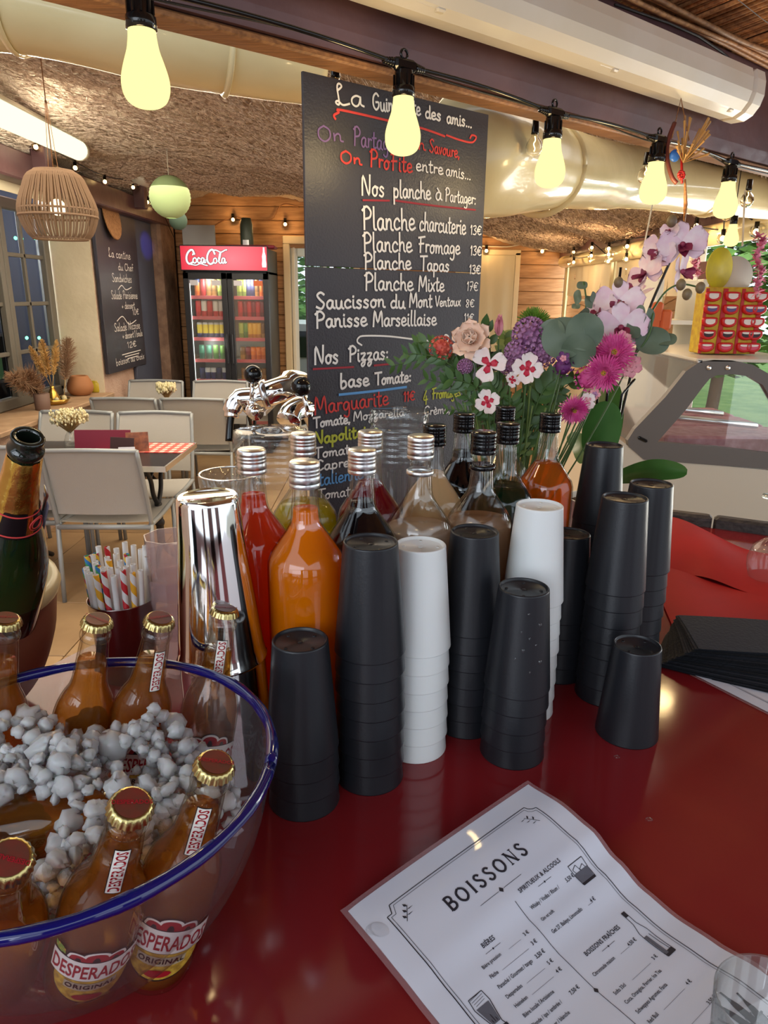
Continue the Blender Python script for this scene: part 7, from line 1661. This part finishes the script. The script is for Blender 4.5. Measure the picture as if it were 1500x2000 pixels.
# fluorescent tubes over the window wall
t = thing('tube_light', 'lit fluorescent tube fitting over the window wall', 'lamp'); a, c = ZC(-120, 165, 2.9), ZC(152, 293, 4.7)
tube([a, c], .062, 20).build('lit_diffuser', emission('tube_glow', (1.0, .97, .62, 1), 1.0), t); tube([c, c + (c - a).normalized() * .05], .064, 20).build('end_cap', M['fixture'], t); tube([a, c], .03, 8).xf(Matrix.Translation((0, 0, .06))).build('housing', M['fixture'], t)
point_light('tube_lamp', a.lerp(c, .5) + Vector((.05, 0, -.14)), 20, (1, .93, .7), .12)
t = thing('tube_light', 'unlit fluorescent fitting further along the window wall', 'lamp'); a, c = ZC(266, 345, 6.0), ZC(300, 362, 6.7)
tube([a, c], .05, 16).build('diffuser', M['fixture'], t); tube([c, c + (c - a).normalized() * .06], .052, 16).build('end_cap', M['fixture'], t)
# things seen in the shop behind the window
rr = random.Random(12); shopm = [mat('shop_' + str(i), srgb(*c), .6) for i, c in enumerate(((120, 50, 60), (60, 90, 140), (160, 140, 60), (70, 110, 70), (150, 150, 160), (110, 80, 130)))]
for k in range(4):
    o = box((XL - 1.0, 5.2, .9 + .38 * k), (.25, 2.2, .02)).build('shop_shelf', M['dark_wood']); tag(o, 'dim shop shelf behind the panes, ' + ['lowest one', 'second one up', 'third one up', 'highest one'][k], 'shelf', 'dim shelves behind the panes')
    for j in range(11):
        hh = rr.uniform(.12, .28); o = box((XL - .95, 4.25 + .19 * j, .91 + .38 * k + hh / 2), (.12, rr.uniform(.08, .15), hh), .01).build('packet', shopm[rr.randrange(6)]); tag(o, 'dim coloured packet on a shop shelf behind the panes', 'packet', 'packets behind the window')
gl_ = emission('green_led', (.15, 1, .5, 1), 3.0)
for i, (px, py) in enumerate(((30, 465), (42, 466), (68, 465), (80, 465), (52, 660), (64, 660), (76, 660), (98, 661), (2, 465))):
    p = QX(px, py, XL - .40); tag(ball(p, .022, 10, 6, sc=(.4, 1, .6)).build('green_light', gl_), 'small green light glowing in the window, ' + ('upper row' if py < 500 else 'lower row'), 'light', ('upper' if py < 500 else 'lower') + ' row of green window lights')
for nm, (x0, y0, z0, sx_, sy_, sz_) in (('wall_shop_side', (XL - .8, 4.0, 1.4, .9, .05, 2.4)), ('wall_shop_end', (XL - .8, 6.42, 1.4, .9, .05, 2.4)), ('ceiling_shop', (XL - .8, 5.2, 2.5, .9, 2.5, .05)), ('floor_shop', (XL - .8, 5.2, .3, .9, 2.5, .05))):
    o = box((x0, y0, z0), (sx_, sy_, sz_)).build(nm, bpy.data.materials['dim_shop_wall']); o['kind'] = 'structure'
point_light('shop_light', (XL - .62, 5.3, 2.2), 60, (.85, .9, 1), .1)  # added unseen lamp that brightens the shelves behind the panes
# blue and green spots of light on the blue panel come from a small party lamp
d = bpy.data.lights.new('party_lamp', 'SPOT'); d.energy = 260; d.color = (.12, .12, 1); d.spot_size = R(7); d.spot_blend = .8; o = bpy.data.objects.new('party_lamp', d); COL.objects.link(o); tg_ = QX(285, 480, XL + .03); o.location = (-.6, 5.6, 2.2); o.rotation_euler = (tg_ - o.location).to_track_quat('-Z', 'Y').to_euler()

# ================================================================ ICE CREAM FREEZER AND CANDY STAND
fzr = thing('ice_cream_freezer', 'beige ice cream display freezer with grey side frame and sloping glass', 'freezer')
GYN = 2.62                      # near side plane
def GN(px, py, y=GYN): return QY(px, py, y)
cream_p = mat('cream_panel', srgb(206, 196, 178), .45); grey_p = mat('grey_side_frame', srgb(104, 98, 94), .45); gglass = thin_glass('tinted_glass', (.75, .77, .75, 1), (.5, .52, .5, 1), 1.0, .05, .75, (.20, .195, .18, 1))
def side_poly(pts, y0, y1, name, m, parent):
    q = [GN(*p) for p in pts]; n = len(q); b = MB()
    b.add([(p.x, y0, p.z) for p in q] + [(p.x, y1, p.z) for p in q], [tuple(range(n)), tuple(range(2 * n - 1, n - 1, -1))] + [(i, n + i, n + (i + 1) % n, (i + 1) % n) for i in range(n)], 0, False); return b.build(name, m, parent)
outer = [(1368, 706), (1395, 703), (1430, 704), (1470, 712), (1510, 735), (1545, 780), (1560, 850), (1560, 925), (1500, 916), (1400, 909), (1258, 898), (1228, 872), (1226, 860), (1240, 838), (1300, 775), (1340, 725)]
inner_ = [(1386, 740), (1400, 733), (1430, 731), (1462, 735), (1490, 752), (1512, 790), (1518, 830), (1520, 888), (1500, 885), (1400, 873), (1284, 864), (1284, 864), (1285, 862), (1300, 845), (1340, 800), (1372, 757)]
b = MB(); n = len(outer); 
o0 = [GN(*p) for p in outer]; i0 = [GN(*p) for p in inner_]
for y0, y1, flip in ((GYN, GYN + .03, 0),):
    V_ = [(p.x, y0, p.z) for p in o0] + [(p.x, y0, p.z) for p in i0] + [(p.x, y1, p.z) for p in o0] + [(p.x, y1, p.z) for p in i0]; F_ = []
    for i in range(n): j = (i + 1) % n; F_ += [(i, j, n + j, n + i), (2 * n + i, 3 * n + i, 3 * n + j, 2 * n + j), (i, 2 * n + i, 2 * n + j, j), (n + i, n + j, 3 * n + j, 3 * n + i)]
    b.add(V_, F_, 0, False)
b.build('side_frame', grey_p, fzr)
side_poly(inner_[:10] + inner_[12:], GYN + .012, GYN + .018, 'side_pane', M['thin_glass'], fzr)
body = [(1190, 842), (1228, 872), (1258, 898), (1400, 909), (1560, 925), (1560, 1400), (1210, 1400)]
side_poly(body, GYN + .004, GYN + .9, 'freezer_body', cream_p, fzr)
# front glass: from the front edge of the side frame sloping down, over the whole depth
fp = [(1368, 706), (1340, 725), (1300, 775), (1240, 838), (1226, 860)]; b = MB(); q = [GN(*p) for p in fp]; DY = .85
b.add([(p.x, GYN + .03, p.z) for p in q] + [(p.x - .0, GYN + DY, p.z) for p in q], [(i, i + 1, len(q) + i + 1, len(q) + i) for i in range(len(q) - 1)], 0, True); b.build('front_glass', gglass, fzr)
q = [GN(*p) for p in ((1368, 706), (1430, 703), (1470, 712))]
box(((q[0].x + q[2].x) / 2 + .1, GYN + DY / 2, q[0].z + .004), (.42, DY, .012), .003).build('top_shelf', M['fixture'], fzr)
a = GN(1368, 706); box((a.x, GYN + DY / 2, a.z), (.02, DY, .014), .003).build('top_rail', M['alu'], fzr)
pinkm = mat('pink_tray', srgb(206, 150, 158), .45, noise=(30, srgb(180, 110, 120)))
for k in range(3):
    z_ = GN(1400, 868).z; y_ = GYN + .08 + k * .26
    o = box((GN(1420, 860).x + .06, y_ + .12, z_ - .03 + .0), (.52, .24, .09), .01).build('ice_tray', pinkm, fzr)
for k in range(2): a, c = GN(1330, 830), GN(1530, 850); tube([(a.x, GYN + .2 + .3 * k, a.z), (c.x, GYN + .2 + .3 * k, c.z)], .012, 8).build('inner_rail', M['alu'], fzr)
for (px, py) in ((1384, 718), (1421, 718)): o = lathe([(.0004, .006), (.008, .005), (.009, 0)], 12, c=(0, 0, 0)).build('screw', M['alu'], fzr); p = GN(px, py); o.location = (p.x, GYN - .001, p.z); o.rotation_euler = (R(90), 0, 0)
b = box((0, 0, 0), (.04, .012, .012), .004).build('vent_slot', M['black_gloss'], fzr); p = GN(1255, 858); b.location = (p.x, GYN - .001, p.z); b.rotation_euler = (0, R(25), 0)
# candy stand
cz = GN(1390, 704).z + .008; CY = 2.86
cs = thing('candy_stand', 'yellow and red candy stand covered with lip-shaped sweets on the freezer', 'display stand')
a, c = QY(1352, 704, CY), QY(1455, 704, CY); top_ = QY(1400, 562, CY).z; cx_ = (a.x + c.x) / 2; w = (c.x - a.x)
box((cx_, CY, (cz + top_) / 2 + .002), (w, .10, top_ - cz), .004).build('stand_box', mat('yellow_card', srgb(206, 176, 40), .6, noise=(40, srgb(180, 140, 40))), cs)
for k in range(4): box((cx_ + (k - 1.5) * w / 3.05, CY - .051, (cz + top_) / 2), (.012 + .006 * (k % 2), .004, top_ - cz - .006)).build('red_stripe', mat('red_card', srgb(178, 34, 38), .5) if k == 0 else bpy.data.materials['red_card'], cs)
lipm_ = [mat('lip_red', srgb(200, 34, 34), .3), mat('lip_white', srgb(230, 222, 214), .3), mat('lip_dark', srgb(50, 18, 24), .4), mat('lip_blue', srgb(90, 74, 130), .4), mat('lip_pink', srgb(214, 80, 110), .4)]
def lips(kind):
    b = MB(); r = .024
    out = [(r * 1.25 * math.cos(t), r * (.62 * math.sin(t) + (.16 * math.cos(2 * t) if math.sin(t) > 0 else 0))) for t in [2 * math.pi * k / 20 for k in range(20)]]
    ins = [(x * .62, y * .52) for x, y in out]; n = 20
    b.add([(x, -.008, z) for x, z in out] + [(x * .8, -.016, z * .78) for x, z in out] + [(x, -.012, z) for x, z in ins] + [(x, -.002, z) for x, z in out],
          [(i, (i + 1) % n, n + (i + 1) % n, n + i) for i in range(n)] + [(n + i, n + (i + 1) % n, 2 * n + (i + 1) % n, 2 * n + i) for i in range(n)] + [(3 * n + i, 3 * n + (i + 1) % n, (i + 1) % n, i) for i in range(n)], 0)
    b.add([(x, -.0125, z) for x, z in ins], [tuple(range(n))], {0: 1, 1: 2, 2: 3, 3: 4}[kind], False)
    b.add([(x, -.0135, z * .4 + .004) for x, z in ins], [tuple(range(n))], 1, False); b.v = [(x, y, z * 1.45) for x, y, z in b.v]; return b
lm = {}
for rw in range(5):
    for cl_ in range(4):
        kind = [0, 2, 0, 1, 3][rw]; x = cx_ + w * (-.39, -.04, .31, .47)[cl_]; z = top_ - .03 - (top_ - cz - .05) * rw / 4.2
        if kind not in lm: o = lips(kind).build('lip_candy', lipm_); lm[kind] = o.data
        else: o = bpy.data.objects.new('lip_candy', lm[kind]); COL.objects.link(o)
        o.location = (x, CY - .050, z); tag(o, ['top', 'second', 'middle', 'fourth', 'lowest'][rw] + ' row lip-shaped candy on the yellow stand, ' + ['outer edge by the orchid', 'inner one by the orchid', 'inner one by the trees', 'outer edge by the trees'][cl_], 'candy', 'lip-shaped candies on the stand')
def disc(px, py, y, rx, rz_, m, name, label, rot):
    p = QY(px, py, y); b = lathe([(.0004, .002), (rx, .002), (rx, -.002), (.0004, -.002)], 32); b.v = [(x, z_ * rz_ / rx if 0 else z_, q * rz_ / rx) for x, q, z_ in b.v]; o = b.build(name, m); o.location = p; o.rotation_euler = rot; tag(o, label, 'sign'); return o
disc(1405, 524, 2.84, .075, .075, mat('yellow_disc', srgb(222, 204, 50), .5, noise=(18, srgb(206, 188, 60))), 'header_card', 'round yellow header card above the candy stand', (0, R(35), R(30)))
disc(1432, 540, 2.90, .07, .075, mat('pale_disc', srgb(206, 200, 186), .5), 'header_card', 'round pale header card behind the yellow one', (0, 0, R(-10)))
tube([QY(1400, 566, CY), QY(1405, 530, 2.85)], .004, 6).build('header_stick', M['fixture'], cs)
# small bulb over the stand, garlands
p = ZC(1428, 468, 3.0); t = thing('light_bulb', 'lit bulb hanging above the candy stand header', 'bulb', p + Vector((0, 0, .06)))
lathe([(max(q_.x, .0004), q_.y * .95) for q_ in smooth_pts([(r, z, 0) for r, z in _bp], 3)], 24).build('bulb_glass', bulb_glow, t); lathe([(.0004, .034), (.0150, .034), (.0155, .012), (.0150, -.005)], 16).build('socket', M['black_gloss'], t); tube([(0, 0, .03), (0, 0, .30)], .002, 5).build('cord', M['iron'], t)
gpk = mat('garland_pink', srgb(216, 110, 150), .7, noise=(30, srgb(230, 160, 186)))
for lab, px, y0, y1, dep in (('pink flower garland hanging at the picture edge beyond the candy', 1482, 462, 580, 2.6), ('pink flower garland hanging behind the orchid tip', 1362, 470, 548, 3.0)):
    t = thing('flower_garland', lab, 'garland'); b = MB(); rr = random.Random(px)
    n = int((y1 - y0) / 9)
    for k in range(n):
        c = ZC(px + 5 * math.sin(k), y0 + (y1 - y0) * k / n, dep)
        for j in range(9): d = Vector((rr.gauss(0, 1), rr.gauss(0, 1), rr.gauss(0, .6))).normalized(); q = petal(.030, .011, .2, 0, 2, 2, .1); b.merge(q, Matrix.Translation(c) @ d.to_track_quat('X', 'Z').to_matrix().to_4x4())
    b.build('blossoms', gpk, t)['kind'] = 'stuff'; tube([ZC(px, y0 - 20, dep), ZC(px, y1, dep)], .002, 4).build('string', M['fixture'], t)
for i, (px, py) in enumerate(((1283, 610), (1300, 625), (1278, 632))):
    o = box(QY(px, py, 3.3), (.05, .03, .09), .01).build('orange_packet', mat('orange_packet', srgb(196, 96, 56), .6) if i == 0 else bpy.data.materials['orange_packet']); tag(o, ['tall orange packet behind the orchid', 'second orange packet behind the orchid', 'low orange packet behind the orchid'][i], 'packet')
o = thing('serving_shelf', 'narrow white shelf unit behind the freezer, next to the candy stand', 'shelf'); a, c = QY(1268, 690, 3.6), QY(1352, 690, 3.6); zt_ = QY(1310, 545, 3.6).z
for x in (a.x, c.x): box((x, 3.7, zt_ / 2), (.03, .3, zt_), .003).build('side_panel', wht, o)
for z in (.4, .9, a.z, zt_ - .2): box(((a.x + c.x) / 2, 3.7, z), (c.x - a.x, .3, .02)).build('shelf_board', wht, o)
# awning outside
aw = thing('awning', 'dark blue awning outside the open terrace side', 'awning'); grid(lambda u, v: (2.3 + 1.6 * v, 2.2 + 4.2 * u, 2.35 - .38 * v + .0), 10, 4).build('canvas', mat('navy_canvas', srgb(62, 70, 92), .8), aw); tube([(3.9, 2.2, 1.97), (3.9, 6.4, 1.97)], .02, 8).build('front_bar', M['alu'], aw)
for y in (2.3, 6.3): tube([(3.85, y, 1.95), (3.85, y, -.05)], .02, 8).build('awning_leg', M['alu'], aw)
# outdoors: ground, hedges, trees, car
gr = grid(lambda u, v: (-20 + 40 * u, 8.6 + 30 * v, -.12), 4, 4).build('ground_back', mat('lawn', srgb(90, 130, 50), .9, noise=(3, srgb(120, 150, 70)))); gr['kind'] = 'structure'
gr = grid(lambda u, v: (2.3 + 20 * u, -4 + 12.6 * v, -.12), 4, 4).build('ground_side', mat('pale_gravel', srgb(170, 164, 150), .9, noise=(20, srgb(150, 144, 130)))); gr['kind'] = 'structure'
lfm = [random_tint(mat('tree_leaf', srgb(74, 116, 42), .6, noise=(6, srgb(104, 146, 60))), .3)]; bark = mat('bark_brown', srgb(92, 72, 56), .9)
def tree(label, x, y, h, r, seed, n=2600, name='garden_tree', zc=None, ls=.10):
    rr = random.Random(seed); t = thing(name, label, 'tree' if name != 'hedge_shrub' else 'shrub', (x, y, -.12)); zc = zc or h * .65
    tube(smooth_pts([(0, 0, 0), (.05, 0, h * .3), (-.03, .05, h * .7)], 4), [.09, .085, .08, .08, .07, .06, .05, .04, .03], 8).build('trunk', bark, t); b = MB()
    for k in range(n):
        d = Vector((rr.gauss(0, 1), rr.gauss(0, 1), rr.gauss(0, 1))).normalized() * (rr.random() ** .35); c = Vector((d.x * r, d.y * r, zc + d.z * (h - zc) ))
        s_ = ls * rr.uniform(.6, 1.3); q = Vector((rr.gauss(0, 1), rr.gauss(0, 1), rr.gauss(0, 1))).normalized(); u_, w_ = frame_of(q)
        b.add([c - u_ * s_, c + w_ * s_ * .4, c + u_ * s_, c - w_ * s_ * .4], [(0, 1, 2, 3)], 0, False)
    b.build('foliage', lfm[0], t)['kind'] = 'stuff'
for lab, x, y, h, r, sd, n, nm, zc in (('green bushy shrub seen past the candy stand', 4.6, 5.0, 2.3, 1.1, 1, 3200, 'hedge_shrub', 1.1), ('green shrub at the picture edge beyond the freezer', 3.9, 3.6, 2.0, .9, 2, 3000, 'hedge_shrub', 1.0), ('tall tree seen over the parapet', 5.6, 8.2, 4.5, 1.7, 3, 3000, 'garden_tree', 2.9),
                                       ('tree seen through the clear plastic sheets', 4.2, 9.2, 3.8, 1.3, 4, 2600, 'garden_tree', 2.3), ('tree seen through the open back door', -.9, 13.0, 5.0, 1.7, 5, 3200, 'garden_tree', 3.1), ('shrub below the tree in the open back door', -1.6, 11.6, 1.9, .9, 6, 2200, 'hedge_shrub', .9), ('tree behind the linen blind', 1.6, 11.5, 4.2, 1.5, 7, 2400, 'garden_tree', 2.6)):
    tree(lab, x, y, h, r, sd, n, nm, zc)
cr_ = thing('parked_car', 'white parked car glimpsed through the open back door', 'car', (-1.0, 10.1, -.12), (0, 0, R(4)))
prf = [(-2.0, .25), (2.0, .25), (2.1, .55), (2.0, .85), (1.2, .95), (.7, 1.38), (-.9, 1.42), (-1.6, .98), (-2.05, .85)]
b = prism([(x, z) for x, z in prf], -.8, .8); b.v = [(x, z, y) for x, y, z in b.v]; b.build('car_body', wht, cr_)
for s_ in (-.805, .805): b = prism([(.6, .98), (.45, 1.3), (-.75, 1.33), (-1.2, 1.0)], s_ - .004, s_ + .004); b.v = [(x, z, y) for x, y, z in b.v]; b.build('side_window', M['black_gloss'], cr_)
for x in (-1.25, 1.3):
    for s_ in (-.78, .78): o = lathe([(.0004, -.1), (.30, -.1), (.32, -.06), (.32, .06), (.30, .1), (.0004, .1)], 24).build('wheel', M['black_gloss'], cr_); o.location = (x, s_, .32); o.rotation_euler = (R(90), 0, 0)
fn = thing('garden_fence', 'weathered wooden garden fence behind the parked car', 'fence')
fm2 = random_tint(M['dark_wood'], .15); me = None
for k in range(12):
    for z in (.2, .45, .7, .95, 1.2):
        if me is None: o = box((0, 0, 0), (.98, .03, .2), .004).build('board', fm2, fn); me = o.data
        else: o = bpy.data.objects.new('board', me); COL.objects.link(o); o.parent = fn
        o.location = (-5 + k, 14.6, z)
    box((-5.5 + k, 14.63, .55), (.08, .08, 1.4)).build('post', fm2, fn)
